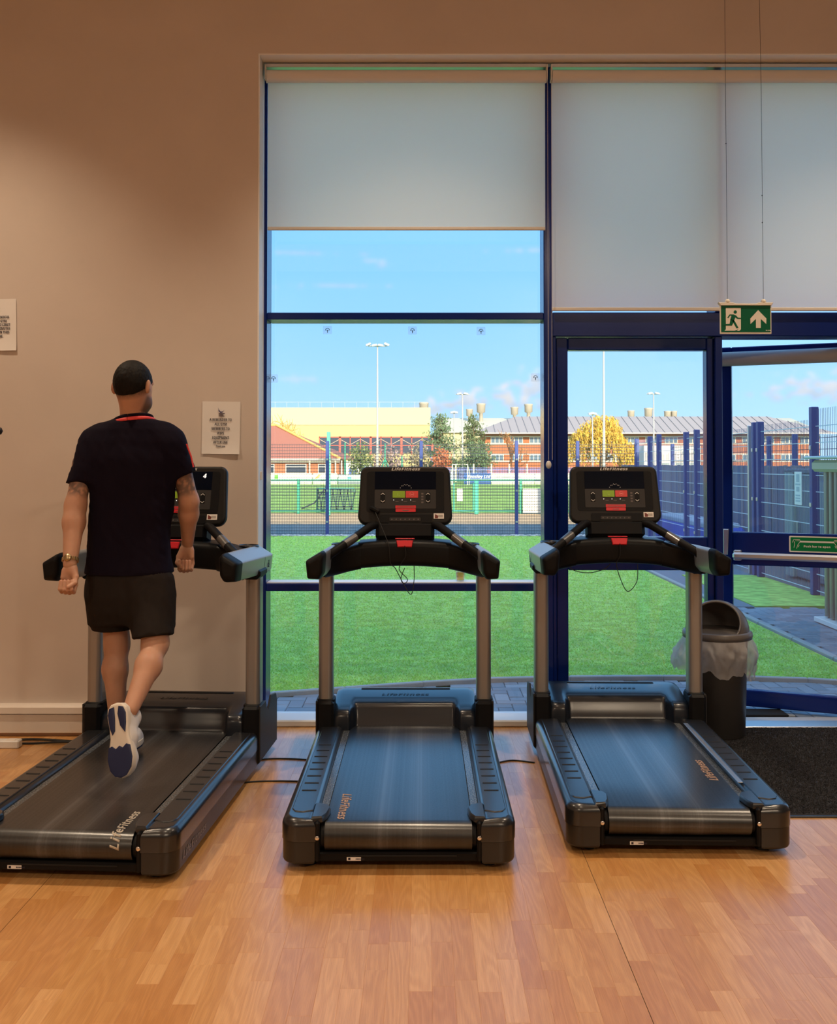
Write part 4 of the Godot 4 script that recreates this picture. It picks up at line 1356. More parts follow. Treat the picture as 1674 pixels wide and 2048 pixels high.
	var h := Field.new(hc - Vector3(0.13, 0.20, 0.16), hc + Vector3(0.13, 0.14, 0.15), 0.0045)
	h.ellipsoid(hp.call(0, 0.0, 0.005), Vector3(0.078, 0.103, 0.100), HB, 0.02)
	h.ellipsoid(hp.call(0, -0.045, -0.035), Vector3(0.064, 0.085, 0.062), HB, 0.03)
	h.capsule(hp.call(-0.03, -0.085, -0.06), hp.call(0.03, -0.085, -0.06), 0.034, 0.034, 0.03)
	h.capsule(hp.call(0, -0.05, 0.012), at(268, 852, 4.752), 0.056, 0.062, 0.03)
	h.capsule(hp.call(0, -0.005, -0.095), hp.call(0, -0.040, -0.112), 0.010, 0.014, 0.012)     # nose
	h.capsule(hp.call(-0.04, 0.022, -0.088), hp.call(0.04, 0.022, -0.088), 0.012, 0.012, 0.016)   # brow
	h.capsule(hp.call(-0.018, -0.072, -0.098), hp.call(0.018, -0.072, -0.098), 0.008, 0.008, 0.008)
	for s in [-1.0, 1.0]:
		h.ellipsoid(hp.call(s * 0.033, 0.0, -0.082), Vector3(0.013, 0.010, 0.010), HB, 0.004)
		h.ellipsoid(hp.call(s * 0.088, -0.018, 0.016), Vector3(0.012, 0.033, 0.019), HB * Basis(Vector3.UP, s * 0.4), 0.006)
		h.capsule(hp.call(s * 0.080, -0.038, 0.008), hp.call(s * 0.084, -0.036, 0.010), 0.008, 0.008, 0.006)
	var head_tint := func(p: Vector3, g: Vector3) -> Color:
		var q: Vector3 = HB.transposed() * (p - hc)
		var c: Color = skin.call(p, g)
		var line := -q.y - 0.62 * q.z - 0.0248      # stubble fading out below the hairline
		if line > -0.01 and line < 0.03 and q.z > -0.03 and absf(q.x) < 0.079: c = c.lerp(Color(0.03, 0.02, 0.016), (0.7 - line * 22.0) * (0.8 + 0.4 * tn.get_noise_3d(p.x * 4.0, p.y * 4.0, p.z * 4.0)))
		if q.y < -0.045 and q.z < 0.005 and q.y > -0.13: c = c.lerp(Color(0.035, 0.022, 0.018), 0.75 * smoothstep(-0.045, -0.065, q.y) * smoothstep(0.005, -0.02, q.z))
		if absf(q.y) < 0.008 and q.z < -0.083 and absf(absf(q.x) - 0.033) < 0.010: c = Color(0.7, 0.68, 0.65) if absf(absf(q.x) - 0.033) > 0.005 else Color(0.04, 0.02, 0.01)
		if absf(q.y - 0.030) < 0.006 and q.z < -0.075 and absf(q.x) > 0.014 and absf(q.x) < 0.05: c = Color(0.03, 0.02, 0.015)
		if absf(q.y + 0.072) < 0.009 and q.z < -0.09 and absf(q.x) < 0.024: c = Color(0.42, 0.16, 0.13)
		return c
	h.into(B, head_tint)
	var body := part("body", body_mesh(B, base), M.skin, who)
	# short dark hair
	var hb := new_body()
	var hf := Field.new(hc - Vector3(0.13, 0.13, 0.15), hc + Vector3(0.13, 0.15, 0.15), 0.0045)
	hf.ellipsoid(hp.call(0, 0.004, 0.006), Vector3(0.0835, 0.108, 0.1055), HB, 0.0)
	var pn: Vector3 = (HB * Vector3(0, -1, -0.62)).normalized()
	hf.cut(pn, pn.dot(hp.call(0, -0.062, 0.06)))
	for s in [-1.0, 1.0]:
		var sn: Vector3 = (HB * Vector3(s * 0.35, -1, -0.62)).normalized()
		hf.cut(sn, sn.dot(hp.call(s * 0.05, -0.062, 0.06)))
	var hn := FastNoiseLite.new()
	hn.seed = 8
	hn.frequency = 60.0
	hf.into(hb, func(_p, _g): return Color(1, 1, 1), func(p: Vector3) -> float: return 0.0028 * hn.get_noise_3d(p.x * 1.8, p.y * 0.7, p.z * 1.2))
	part("hair", body_mesh(hb, base), M.hair, who)
	# T-shirt
	var wn := FastNoiseLite.new()
	wn.seed = 12
	wn.frequency = 1.0
	wn.fractal_octaves = 3
	var crease := func(p: Vector3) -> float:
		var w := p.y + 0.9 * (p.x + 1.4)
		return 0.0075 * wn.get_noise_3d(p.x * 9.0, w * 4.0, p.z * 6.0) + 0.005 * pow(absf(wn.get_noise_3d(p.x * 5.0 + 8.0, w * 11.0, p.z * 3.0)), 0.7) - 0.002
	var sb := new_body()
	var sf := Field.new(Vector3(-1.78, at(260, 1150, 4.74).y, -5.02), Vector3(-0.98, at(260, 818, 4.74).y, -4.45), 0.0095)
	var secs := []
	for q in [[836, 232, 304, 0.072, 4.74], [848, 205, 330, 0.092, 4.74], [862, 184, 350, 0.11, 4.745], [885, 172, 360, 0.127, 4.75], [920, 172, 358, 0.138, 4.75], [960, 178, 351, 0.136, 4.755], [1000, 182, 346, 0.130, 4.76], [1060, 179, 341, 0.126, 4.765], [1110, 176, 341, 0.131, 4.765], [1146, 172, 345, 0.138, 4.765]]:
		var a := at(q[1], q[0], q[4])
		var c := at(q[2], q[0], q[4])
		secs.append([a.y, (a.x + c.x) / 2, a.z, (c.x - a.x) / 2, q[3]])
	sf.stack(secs, 0.0)
	var nl := (El - Sl).normalized() * 0.9 + Vector3(0.16, -0.25, 0)
	nl = nl.normalized()
	sf.capsule(at(192, 890, 4.74), at(148, 1015, 4.68), 0.078, 0.070, 0.05, nl, nl.dot(at(158, 966, 4.69)))
	var nr := (Er - Sr).normalized() * 0.9 + Vector3(0.05, -0.25, 0)
	nr = nr.normalized()
	sf.capsule(at(336, 887, 4.75), at(384, 1000, 4.82), 0.078, 0.066, 0.05, nr, nr.dot(at(373, 945, 4.79)))
	sf.capsule(at(205, 872, 4.745), at(325, 868, 4.75), 0.052, 0.052, 0.04)
	sf.into(sb, func(_p, _g): return Color(1, 1, 1), crease)
	var ts := part("t_shirt", body_mesh(sb, base), M.shirt, who)
	# coral band round the neckline and a piping line on the sleeve
	var nk := []
	for k in 33:
		var a := TAU * k / 32.0
		var cc := at(266, 840, 4.745)
		nk.append(cc + Vector3(0.098 * sin(a), 0.002 + 0.014 * sin(a) - 0.030 * (0.5 - 0.5 * cos(a)), 0.083 * cos(a)) - base)
	part("collar_band", MB.new().tube(nk, 0.0095, 8, false), M.coral, ts)
	part("collar_edge", MB.new().tube(nk.map(func(v): return Vector3(lerpf(v.x, (at(266, 840, 4.745) - base).x, 0.12), v.y + 0.016, v.z - 0.004)), 0.009, 8, false), M.shirt, ts)
	part("sleeve_piping", MB.new().tube([at(373, 888, 4.70) - base, at(382, 912, 4.71) - base, at(387, 934, 4.72) - base], 0.004, 6), M.coral, ts)
	# shorts
	var pb := new_body()
	var pf := Field.new(Vector3(-1.70, at(260, 1292, 4.7).y, -5.0), Vector3(-1.08, at(260, 1105, 4.7).y, -4.42), 0.0095)
	secs = []
	for q in [[1112, 196, 322, 0.095], [1138, 186, 332, 0.115], [1152, 178, 340, 0.130], [1190, 174, 347, 0.138], [1215, 178, 347, 0.128], [1245, 184, 346, 0.10]]:
		var a := at(q[1], q[0], 4.76)
		var c := at(q[2], q[0], 4.76)
		secs.append([a.y, (a.x + c.x) / 2, a.z, (c.x - a.x) / 2, q[3]])
	pf.stack(secs, 0.02)
	var dl := Vector3(0.0, -1.0, 0.0)
	pf.capsule(at(222, 1170, 4.77), at(226, 1330, 4.81), 0.090, 0.095, 0.05, dl, dl.dot(at(226, 1258, 4.81)))
	var dr := (Kr - Hr).normalized() * 0.7 + Vector3(0.05, -0.6, 0)
	dr = dr.normalized()
	pf.capsule(at(304, 1170, 4.74), at(308, 1350, 4.58), 0.092, 0.097, 0.05, dr, dr.dot(at(306, 1274, 4.65)))
	var fold := func(p: Vector3) -> float:
		return 0.006 * wn.get_noise_3d(p.x * 12.0 + 30.0, p.y * 4.0 + p.x * 5.0, p.z * 8.0) + 0.003 * wn.get_noise_3d(p.x * 30.0, p.y * 9.0, p.z * 20.0)
	pf.into(pb, func(_p, _g): return Color(1, 1, 1), fold)
	part("shorts", body_mesh(pb, base), M.shorts, who)
	# trainers
	var heel := at(238, 1422, 4.335)
	shoe("raised_shoe", who, base, heel + Vector3(0.0, -0.005, 0.03), at(249, 1545, 4.27) - heel, Vector3(0.22, -0.06, -1.0), 1.25, "white running shoe with navy sole pads, sole turned back")
	shoe("planted_shoe", who, base, Vector3(base.x, base.y + 0.032, base.z - 0.0), Vector3(0.05, 0.0, -1), Vector3.UP, 1.0)
	# wristwatch on the left wrist
	var wc := Wl.lerp(El, 0.07)
	var ax := (El - Wl).normalized()
	var u := ax.cross(Vector3.FORWARD).normalized()
	var w := u.cross(ax)
	var band := []
	for k in 25:
		var a := TAU * k / 24.0
		band.append(wc + (u * cos(a) + w * sin(a)) * 0.0355 - base)
	var bm := MB.new()
	for k in 24:
		var q: Vector3 = (band[k] + band[k + 1]) / 2.0
		var tt: Vector3 = (band[k + 1] - band[k]).normalized()
		bm.box(q, Vector3(0.0075, 0.017, 0.005), 0.0012, Basis(tt, ax, tt.cross(ax)))
	var wt := part("wrist_watch", bm, M.watch, who)
	var fo: Vector3 = wc - w * 0.037 - base
	part("watch_case", MB.new().lathe([[0.0, -0.004], [0.017, -0.004], [0.018, 0.002], [0.015, 0.006], [0.0, 0.006]], 20, Transform3D(Basis(u, -w, u.cross(-w)), fo)), M.watch, wt)

# ---- outside: ground ------------------------------------------------------------------------------
func flat(poly: PackedVector2Array, y: float, thick: float) -> MB:     # polygon x, distance -> slab with its top at y
	return MB.new().prism(poly, y - thick, y, Transform3D(Basis(Vector3(1, 0, 0), Vector3(0, 0, -1), Vector3(0, 1, 0)), Vector3()))

func lawn_edge() -> Array:
	var k := [[-16.0, 6.5], [-3.0, 6.62], [-1.7, 6.82], [-1.05, 7.0], [-0.55, 7.16], [0.0, 7.34], [0.5, 7.47], [1.1, 7.53], [1.8, 7.55], [2.4, 7.53], [2.85, 7.46], [3.34, 7.30]]
	return k

func pavers(parent: Node3D, x0: float, x1: float, d0: float, d1: float, keep: Callable, mats: Array) -> void:
	var w := 0.1
	var mh := MB.new().box(Vector3(0, -0.018, 0), Vector3(0.1965, 0.036, 0.0965), 0.004).done()
	var mv := MB.new().box(Vector3(0, -0.018, 0), Vector3(0.0965, 0.036, 0.1965), 0.004).done()
	for i in range(int((x1 - x0) / w) + 1):
		for j in range(int((d1 - d0) / w) + 1):
			var k := posmod(i - j, 4)
			var c: Vector2
			if k == 0: c = Vector2(x0 + (i + 1) * w, d0 + (j + 0.5) * w)
			elif k == 3: c = Vector2(x0 + (i + 0.5) * w, d0 + (j + 1) * w)
			else: continue
			if not keep.call(c): continue
			var o := part("paver", mh if k == 0 else mv, mats[rng.randi() % mats.size()], parent, Vector3(c.x, -0.012 - rng.randf() * 0.003, -c.y))
			o.rotation = Vector3(rng.randf_range(-0.012, 0.012), rng.randf_range(-0.01, 0.01), rng.randf_range(-0.012, 0.012))

func build_ground() -> void:
	var turf := noise_tex(0.02, 512, 41, 5, 0.74, 1.0)
	M.lawn = grained(mat(0.57, 0.88, 0.22, 0.95, 0.0, 0.2), turf, 0.45)
	M.pitch = grained(mat(0.38, 0.58, 0.14, 0.95, 0.0, 0.2), turf, 0.2)
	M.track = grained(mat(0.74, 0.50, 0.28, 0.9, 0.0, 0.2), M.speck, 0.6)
	M.field = mat(0.20, 0.28, 0.12, 0.9)
	M.kerb = grained(mat(0.52, 0.55, 0.56, 0.8), M.speck, 3.0)
	var edge := lawn_edge()
	# lawn with a curved front edge
	var lp := PackedVector2Array()
	for e in edge: lp.append(Vector2(e[0], e[1]))
	lp.append(Vector2(3.34, 22.2)); lp.append(Vector2(-16.0, 22.2))
	var lawn := struct("lawn", flat(lp, 0.0, 0.05), M.lawn, "artificial grass lawn between the paving and the mesh fence")
	# tufts
	var tm := MB.new()
	tm.group(-1)
	for k in 3:
		var a := k * 2.1
		var b := Vector3(cos(a), 0, sin(a)) * 0.006
		tm.tri(b * -0.5 + Vector3(0, 0, 0), b * 0.5, Vector3(sin(a) * 0.012, 0.016, cos(a) * 0.012))
	var mm := MultiMesh.new()
	mm.transform_format = MultiMesh.TRANSFORM_3D
	mm.use_colors = true
	mm.mesh = tm.done()
	var spots := []
	while spots.size() < 90000:
		var d := 6.9 + 15.2 * pow(rng.randf(), 1.9)
		var x := rng.randf_range(-0.22, 0.44) * d
		if x > 3.32: continue
		var lim := 7.55
		for k in edge.size() - 1:
			if x >= edge[k][0] and x < edge[k + 1][0]: lim = lerpf(edge[k][1], edge[k + 1][1], (x - edge[k][0]) / (edge[k + 1][0] - edge[k][0]))
		if d < lim + 0.01: continue
		spots.append(Vector3(x, 0, -d))
	mm.instance_count = spots.size()
	for k in spots.size():
		var s: float = rng.randf_range(0.5, 0.9) * (0.5 - 0.07 * spots[k].z)
		mm.set_instance_transform(k, Transform3D(Basis(Vector3.UP, rng.randf() * TAU).scaled(Vector3(s, s, s)), spots[k]))
		var g := rng.randf_range(0.75, 1.2)
		mm.set_instance_color(k, Color(g * rng.randf_range(0.85, 1.2), g, g))
	var gm := MultiMeshInstance3D.new()
	gm.name = "grass_tufts"
	gm.multimesh = mm
	var gmat := mat(0.57, 0.86, 0.22, 0.9, 0.0, 0.2)
	gmat.vertex_color_use_as_albedo = true
	gmat.backlight_enabled = true
	gmat.backlight = Color(0.4, 0.4, 0.4)
	gm.material_override = gmat
	lawn.add_child(gm)
	tag(gm, "", "", "", "stuff")
	# pale edging along the curve
	var em := []
	for e in edge: em.append(Vector3(e[0], -0.002, -e[1] + 0.025))
	for k in em.size() - 1:
		var a: Vector3 = em[k]
		var b: Vector3 = em[k + 1]
		if k > 0: part("edging", MB.new().box((a + b) / 2, Vector3(a.distance_to(b), 0.04, 0.05), 0.006, Basis(Vector3.UP, atan2(-(b.z - a.z), b.x - a.x))), M.kerb, lawn)
	# paving outside the doors
	var pm := []
	for c in [[0.30, 0.37, 0.46], [0.26, 0.33, 0.42], [0.36, 0.43, 0.52], [0.31, 0.35, 0.42], [0.24, 0.30, 0.38]]:
		pm.append(grained(mat(c[0], c[1], c[2], 0.8), M.speck, 5.0))
	var pv := setting("paving", "grey block paving laid in herringbone outside the glazing")
	part("bedding", MB.new().box(Vector3(0, -0.075, -7.0), Vector3(40, 0.07, 1.5)), mat(0.05, 0.055, 0.06, 0.9), pv)
	pavers(pv, -1.9, 3.9, 6.36, 7.6, func(c: Vector2) -> bool:
		if c.x > 3.75 or c.x < 0.8 and c.x < -0.42 * c.y * 0.5 - 0.1: return false
		var lim := 6.8
		for k in edge.size() - 1:
			if c.x >= edge[k][0] and c.x < edge[k + 1][0]: lim = lerpf(edge[k][1], edge[k + 1][1], (c.x - edge[k][0]) / (edge[k + 1][0] - edge[k][0]))
		if c.x > 3.34: lim = 7.6
		return c.y < lim - 0.02, pm)
	var side := setting("path_paving", "grey block paved path along the side fence")
	part("bedding", MB.new().box(Vector3(4.9, -0.075, -15.0), Vector3(3.1, 0.07, 15.6)), mat(0.13, 0.16, 0.20, 0.9), side)
	pavers(side, 3.43, 5.0, 7.7, 11.3, func(c: Vector2) -> bool: return c.x < 0.425 * c.y + 0.1 and c.y < 11.26, pm)
	part("far_paving", MB.new().box(Vector3(4.1, -0.022, -18.4), Vector3(1.4, 0.03, 7.8)), grained(mat(0.25, 0.30, 0.37, 0.8), M.speck, 3.0), side)
	part("far_paving", MB.new().box(Vector3(3.58, -0.022, -12.9), Vector3(0.32, 0.03, 3.2)), grained(mat(0.25, 0.30, 0.37, 0.8), M.speck, 3.0), side)
	for k in 16:
		part("kerb", MB.new().box(Vector3(3.385, -0.01, -7.75 - 0.915 * k), Vector3(0.06, 0.07, 0.905), 0.008), M.kerb, side)
	struct("grass_patch", flat(PackedVector2Array([Vector2(3.75, 11.32), Vector2(4.85, 11.32), Vector2(4.85, 14.4), Vector2(4.5, 14.5), Vector2(3.75, 14.5)]), 0.0, 0.05), M.lawn, "small artificial grass patch between the path and fence")
	# beyond the fence
	struct("tarmac", flat(PackedVector2Array([Vector2(-30, 22.2), Vector2(40, 22.2), Vector2(40, 26.8), Vector2(-30, 26.8)]), -0.01, 0.06), grained(mat(0.20, 0.27, 0.29, 0.9, 0.0, 0.2), M.speck, 0.6), "ground strip behind the mesh fence, building shade put into its colour")  # colour split at the building's shadow edge; the shade is put into this half
	struct("path", flat(PackedVector2Array([Vector2(-30, 26.8), Vector2(40, 26.8), Vector2(40, 32.6), Vector2(-30, 32.6)]), -0.008, 0.06), M.track, "sandy path along the pitch barrier, sunlit tone put into its colour")
	struct("pitch", flat(PackedVector2Array([Vector2(-60, 32.6), Vector2(60, 32.6), Vector2(60, 90), Vector2(-60, 90)]), -0.005, 0.06), M.pitch, "sunlit grass football pitch")
	struct("far_ground", flat(PackedVector2Array([Vector2(-250, 90), Vector2(250, 90), Vector2(250, 500), Vector2(-250, 500)]), -0.01, 0.06), M.field, "grass and yards beyond the pitch")
	struct("side_ground", flat(PackedVector2Array([Vector2(4.86, 6.3), Vector2(40, 6.3), Vector2(40, 22.2), Vector2(4.86, 22.2)]), -0.03, 0.06), mat(0.2, 0.21, 0.22, 0.9), "tarmac yard beyond the side fence")
	# pebbles along the fence foot
	var pb := MultiMesh.new()
	pb.transform_format = MultiMesh.TRANSFORM_3D
	pb.use_colors = true
	pb.mesh = MB.new().lathe([[0.0, -0.5], [0.42, -0.3], [0.5, 0.0], [0.4, 0.3], [0.0, 0.45]], 6).done()
	pb.instance_count = 3500
	for k in 3500:
		var s := rng.randf_range(0.03, 0.07)
		pb.set_instance_transform(k, Transform3D(Basis(Vector3.UP, rng.randf() * TAU).scaled(Vector3(s, s * 0.7, s)), Vector3(rng.randf_range(-6.0, 4.7), 0.01, -22.15 - absf(rng.randfn(0, 0.12)))))
		var g := rng.randf_range(0.4, 1.0)
		pb.set_instance_color(k, Color(g, g, g))
	var pi_ := MultiMeshInstance3D.new()
	pi_.name = "pebbles"
	pi_.multimesh = pb
	var pmat := mat(0.75, 0.76, 0.76, 0.8)
	pmat.vertex_color_use_as_albedo = true
	pi_.material_override = pmat
	add_child(pi_)
	tag(pi_, "strip of pale pebbles along the foot of the mesh fence", "pebbles", "", "stuff")

# ---- fittings in the room --------------------------------------------------------------------------
func blind(called: String, label: String, x0: float, x1: float, bottom: float) -> void:
	var d := 6.065
	var t := thing(called, label, "blind", Vector3((x0 + x1) / 2, 0, -d))
	var hw := (x1 - x0) / 2
	part("head_rail", MB.new().box(Vector3(0, 4.03, -0.005), Vector3(hw * 2 + 0.01, 0.022, 0.05), 0.003), M.aluminium, t)
	part("roll", MB.new().tube([Vector3(-hw, 3.968, 0), Vector3(hw, 3.968, 0)], 0.038, 20), M.blind_solid, t)
	for s in [-1.0, 1.0]:
		part("bracket", MB.new().box(Vector3(s * (hw + 0.006), 3.985, 0), Vector3(0.008, 0.09, 0.075), 0.002), M.white_plastic, t)
	var st := SurfaceTool.new()
	st.begin(Mesh.PRIMITIVE_TRIANGLES)
	st.set_smooth_group(0)
	var n := 40
	var P := func(i: int, y: float) -> Vector3:
		var x := -hw + 2.0 * hw * i / n
		return Vector3(x, y, -0.03 + 0.004 * sin(x * 5.0 + 1.0) * (3.968 - y) / 2.0)
	for i in n:
		for j in 8:
			var y0 := lerpf(3.968, bottom + 0.02, j / 8.0)
			var y1 := lerpf(3.968, bottom + 0.02, (j + 1) / 8.0)
			st.add_vertex(P.call(i, y0)); st.add_vertex(P.call(i + 1, y0)); st.add_vertex(P.call(i + 1, y1))
			st.add_vertex(P.call(i, y0)); st.add_vertex(P.call(i + 1, y1)); st.add_vertex(P.call(i, y1))
	st.index()
	st.generate_normals()
	part("fabric", st.commit(), M.blind, t)
	part("bottom_bar", MB.new().box(Vector3(0, bottom + 0.011, -0.03), Vector3(hw * 2, 0.022, 0.012), 0.004), M.blind_solid, t)

func bead_chain(called: String, label: String, x: float, y1: float, y0: float, d: float, gap: float) -> Node3D:
	var t := thing(called, label, "blind chain", Vector3(x, y1, -d))
	var mm := MultiMesh.new()
	mm.transform_format = MultiMesh.TRANSFORM_3D
	mm.mesh = MB.new().lathe([[0.0, -0.0024], [0.0021, -0.0012], [0.0021, 0.0012], [0.0, 0.0024]], 6).done()
	var n := int((y1 - y0) / 0.006)
	mm.instance_count = n * 2
	for k in n:
		for s in 2:
			mm.set_instance_transform(k * 2 + s, Transform3D(Basis(), Vector3((s - 0.5) * gap, -0.006 * k, 0.006 * s)))
	var mi := MultiMeshInstance3D.new()
	mi.name = "beads"
	mi.multimesh = mm
	mi.material_override = M.white_plastic
	t.add_child(mi)
	tag(mi, "", "", "", "stuff")
	return t

func build_fittings() -> void:
	blind("roller_blind", "short off-white roller blind drawn half down the tall window", -0.950, 0.752, 3.03)
	blind("roller_blind", "long off-white roller blind drawn down to the door head", 0.792, 4.22, 2.535)
	var c1 := bead_chain("bead_chain", "white bead chain hanging beside the beige wall", -0.972, 3.95, 1.55, 6.02, 0.012)
	part("tensioner", MB.new().box(Vector3(0.0, -2.42, 0.005), Vector3(0.02, 0.05, 0.02), 0.004), M.white_plastic, c1)
	var c2 := bead_chain("bead_chain", "white bead chain with a round weight on the navy mullion", 0.775, 3.95, 1.62, 6.06, 0.022)
	part("weight", MB.new().lathe([[0.0, -0.008], [0.014, -0.008], [0.017, 0.0], [0.014, 0.008], [0.0, 0.008]], 20, Transform3D(Basis(Vector3.RIGHT, PI / 2) * Basis.from_scale(Vector3(1, 1, 1.45)), Vector3(-0.012, -2.355, 0.01))), M.white_plastic, c2)
	# notices on the wall
	var paper := func(label: String, x0: float, x1: float, y0: float, y1: float, lean: float) -> Node3D:
		var c := at((x0 + x1) / 2, (y0 + y1) / 2, WALL - 0.004)
		var t := thing("wall_notice", label, "notice", c)
		t.rotation.z = lean
		var s := WALL / F
		var st := SurfaceTool.new()
		st.begin(Mesh.PRIMITIVE_TRIANGLES)
		st.set_smooth_group(0)
		var w := (x1 - x0) * s
		var h := (y1 - y0) * s
		var q := func(i: int, j: int) -> Vector3:
			var u := i / 8.0
			var v := j / 8.0
			return Vector3((u - 0.5) * w, (0.5 - v) * h, 0.001 * sin(u * 7.0 + v * 3.0) + 0.007 * pow(v, 8.0) * (0.4 + u))
		for i in 8:
			for j in 8:
				st.add_vertex(q.call(i, j)); st.add_vertex(q.call(i + 1, j)); st.add_vertex(q.call(i + 1, j + 1))
				st.add_vertex(q.call(i, j)); st.add_vertex(q.call(i + 1, j + 1)); st.add_vertex(q.call(i, j + 1))
		st.index()
		st.generate_normals()
		part("sheet", st.commit(), M.paper, t)
		return t
	var n1 = paper.call("paper reminder notice taped beside the window jamb", 404, 480, 803, 908, -0.012)
	var rows := [["A REMINDER TO", 839.5, 0.0175], ["ALL GYM", 848.5, 0.0175], ["MEMBERS TO", 857.5, 0.0175], ["WIPE", 866.5, 0.0175], ["EQUIPMENT", 875.5, 0.0175], ["AFTER USE", 884.5, 0.0175], ["Thank you", 892.5, 0.0115]]
	for r in rows:
		put_text("lettering", r[0], r[2] * 0.88, M.ink, n1, Transform3D(Basis(), Vector3(-0.001, (855.5 - r[1]) * WALL / F, 0.0052)), 0.0, 0.80)
	part("wing_mark", MB.new().prism(PackedVector2Array([Vector2(-0.018, 0.020), Vector2(-0.014, 0.008), Vector2(-0.004, -0.003), Vector2(0.006, -0.004), Vector2(0.019, 0.004), Vector2(0.008, -0.010), Vector2(-0.004, -0.012), Vector2(-0.015, -0.002)]), 0.003, 0.0036, Transform3D(Basis(), Vector3(0, 0.100, 0.001))), mat(0.06, 0.05, 0.14, 0.6), n1)
	part("mark_lettering", MB.new().box(Vector3(0.004, 0.084, 0.0042), Vector3(0.034, 0.006, 0.0006)).box(Vector3(0.0, 0.076, 0.0042), Vector3(0.026, 0.006, 0.0006)).box(Vector3(0.004, 0.069, 0.0042), Vector3(0.032, 0.003, 0.0006)), mat(0.10, 0.07, 0.08, 0.6), n1)
	var n2 = paper.call("paper notice about mindful gym use, cut by the left frame edge", -43, 33, 598, 702, 0.02)
	rows = [["MINDFUL", 634.5, 20.0, 0], ["GYM", 642.5, 14.0, 0], ["ND LIMIT", 650.0, 21.0, 0], ["MINUTES", 657.5, 21.0, 0], ["ON THIS", 665.0, 19.0, 0], ["NE.", 673.0, 7.0, 0]]
	for r in rows:
		var tx := text(r[0], 0.0145)
		tx.horizontal_alignment = HORIZONTAL_ALIGNMENT_RIGHT
		var o := part("lettering", tx, M.ink, n2, Vector3((r[2] + 5.0) * WALL / F, (650.0 - r[1]) * WALL / F, 0.0045))
		o.scale.x = 0.85
		o.position.x -= 0.0
	part("wing_mark", MB.new().prism(PackedVector2Array([Vector2(-0.018, 0.020), Vector2(-0.014, 0.008), Vector2(-0.004, -0.003), Vector2(0.006, -0.004), Vector2(0.019, 0.004), Vector2(0.008, -0.010), Vector2(-0.004, -0.012), Vector2(-0.015, -0.002)]), 0.003, 0.0036, Transform3D(Basis(), Vector3(0, 0.096, 0.001))), mat(0.06, 0.05, 0.14, 0.6), n2)
	# exit sign on two wires
	var sd := 5.5
	var sc := at(1491.5, 636, sd)
	var sg := thing("exit_sign", "green and white exit sign hanging on two wires", "sign", sc)
	var k := sd / F
	part("panel", MB.new().prism(rrect(103 * k, 60 * k, 0.003), -0.008, 0.0, Transform3D(Basis(), Vector3(0, -2 * k, 0)), [[0.0, 0.002], [0.002, 0.0]]), M.sign_white, sg)
	part("field", MB.new().prism(rrect(99 * k, 54 * k, 0.001), 0.0, 0.0012, Transform3D(Basis(), Vector3(0, -1.5 * k, 0))), M.sign_green, sg)
	part("top_rail", MB.new().prism(PackedVector2Array([Vector2(-55 * k, 31 * k), Vector2(-51 * k, 25 * k), Vector2(51 * k, 25 * k), Vector2(55 * k, 31 * k), Vector2(26 * k, 31 * k), Vector2(21 * k, 29 * k), Vector2(-21 * k, 29 * k), Vector2(-26 * k, 31 * k)]), -0.016, 0.008, Transform3D(), [[0.0, 0.002], [0.002, 0.0]]), M.sign_white, sg)
	var z := func(px: float, py: float) -> Vector2: return Vector2((px - 763.0) / 8.37 * k, (640.0 - py) / 8.37 * k)     # from a close look at the sign
	var poly := func(pts: Array) -> PackedVector2Array:
		var q := PackedVector2Array()
		for p in pts: q.append(z.call(p[0], p[1]))
		return q
	part("door_symbol", MB.new().prism(poly.call([[427, 473], [679, 473], [679, 830], [650, 857], [610, 855], [640, 828], [575, 855], [405, 855], [427, 830]]), 0.0012, 0.002), M.sign_white, sg)
	part("arrow_symbol", MB.new().prism(poly.call([[970, 508], [1108, 650], [1105, 742], [1013, 655], [1013, 807], [932, 807], [932, 655], [840, 742], [838, 650]]), 0.0012, 0.002), M.sign_white, sg)
	var man := MB.new()
	var circle := []
	for q in 14: circle.append([585 + 28 * cos(TAU * q / 14), 540 + 28 * sin(TAU * q / 14)])
	for pl in [circle, [[490, 580], [560, 580], [600, 600], [630, 635], [680, 638], [680, 655], [620, 655], [585, 630], [565, 690], [540, 680], [500, 670], [520, 605], [500, 600], [468, 645], [450, 635]], [[505, 655], [565, 690], [530, 770], [395, 768], [385, 758], [400, 742], [490, 738]], [[545, 670], [575, 690], [638, 805], [605, 815], [540, 700]]]:
		man.prism(poly.call(pl), 0.002, 0.0027)
	part("runner_symbol", man, M.sign_green, sg)
	part("maker_marks", MB.new().box(Vector3(41 * k, -25 * k, 0.0014), Vector3(2 * k, 2 * k, 0.0006)).box(Vector3(44.5 * k, -25 * k, 0.0014), Vector3(2 * k, 2 * k, 0.0006)).box(Vector3(48 * k, -25 * k, 0.0014), Vector3(2.4 * k, 2 * k, 0.0006)), M.sign_white, sg)
	for s in [-1.0, 1.0]:
		part("hanger", MB.new().lathe([[0.012, 0.0], [0.015, 0.008], [0.012, 0.018], [0.006, 0.022], [0.0, 0.022]], 14, Transform3D(Basis(), Vector3(s * 36 * k, 30 * k, -0.004))), M.sign_white, sg)
		part("wire", MB.new().tube([Vector3(s * 36 * k, 30 * k + 0.02, -0.004), Vector3(s * 36 * k - 0.003, 1.2, -0.004), Vector3(s * 34 * k - 0.012, 4.9 - sc.y, -0.004)], 0.0012, 6), M.dark_metal, sg)
		for yy in ([0.97] if s < 0 else [0.68, 0.53]):
			part("wire_knot", MB.new().lathe([[0.0, -0.005], [0.004, 0.0], [0.0, 0.005]], 8, Transform3D(Basis(), Vector3(s * 36 * k - 0.003, yy, -0.003))), M.dark_metal, sg)
	# swing bin with its liner
	var bc := ground(1432, 1462)
	bc.z = -5.93
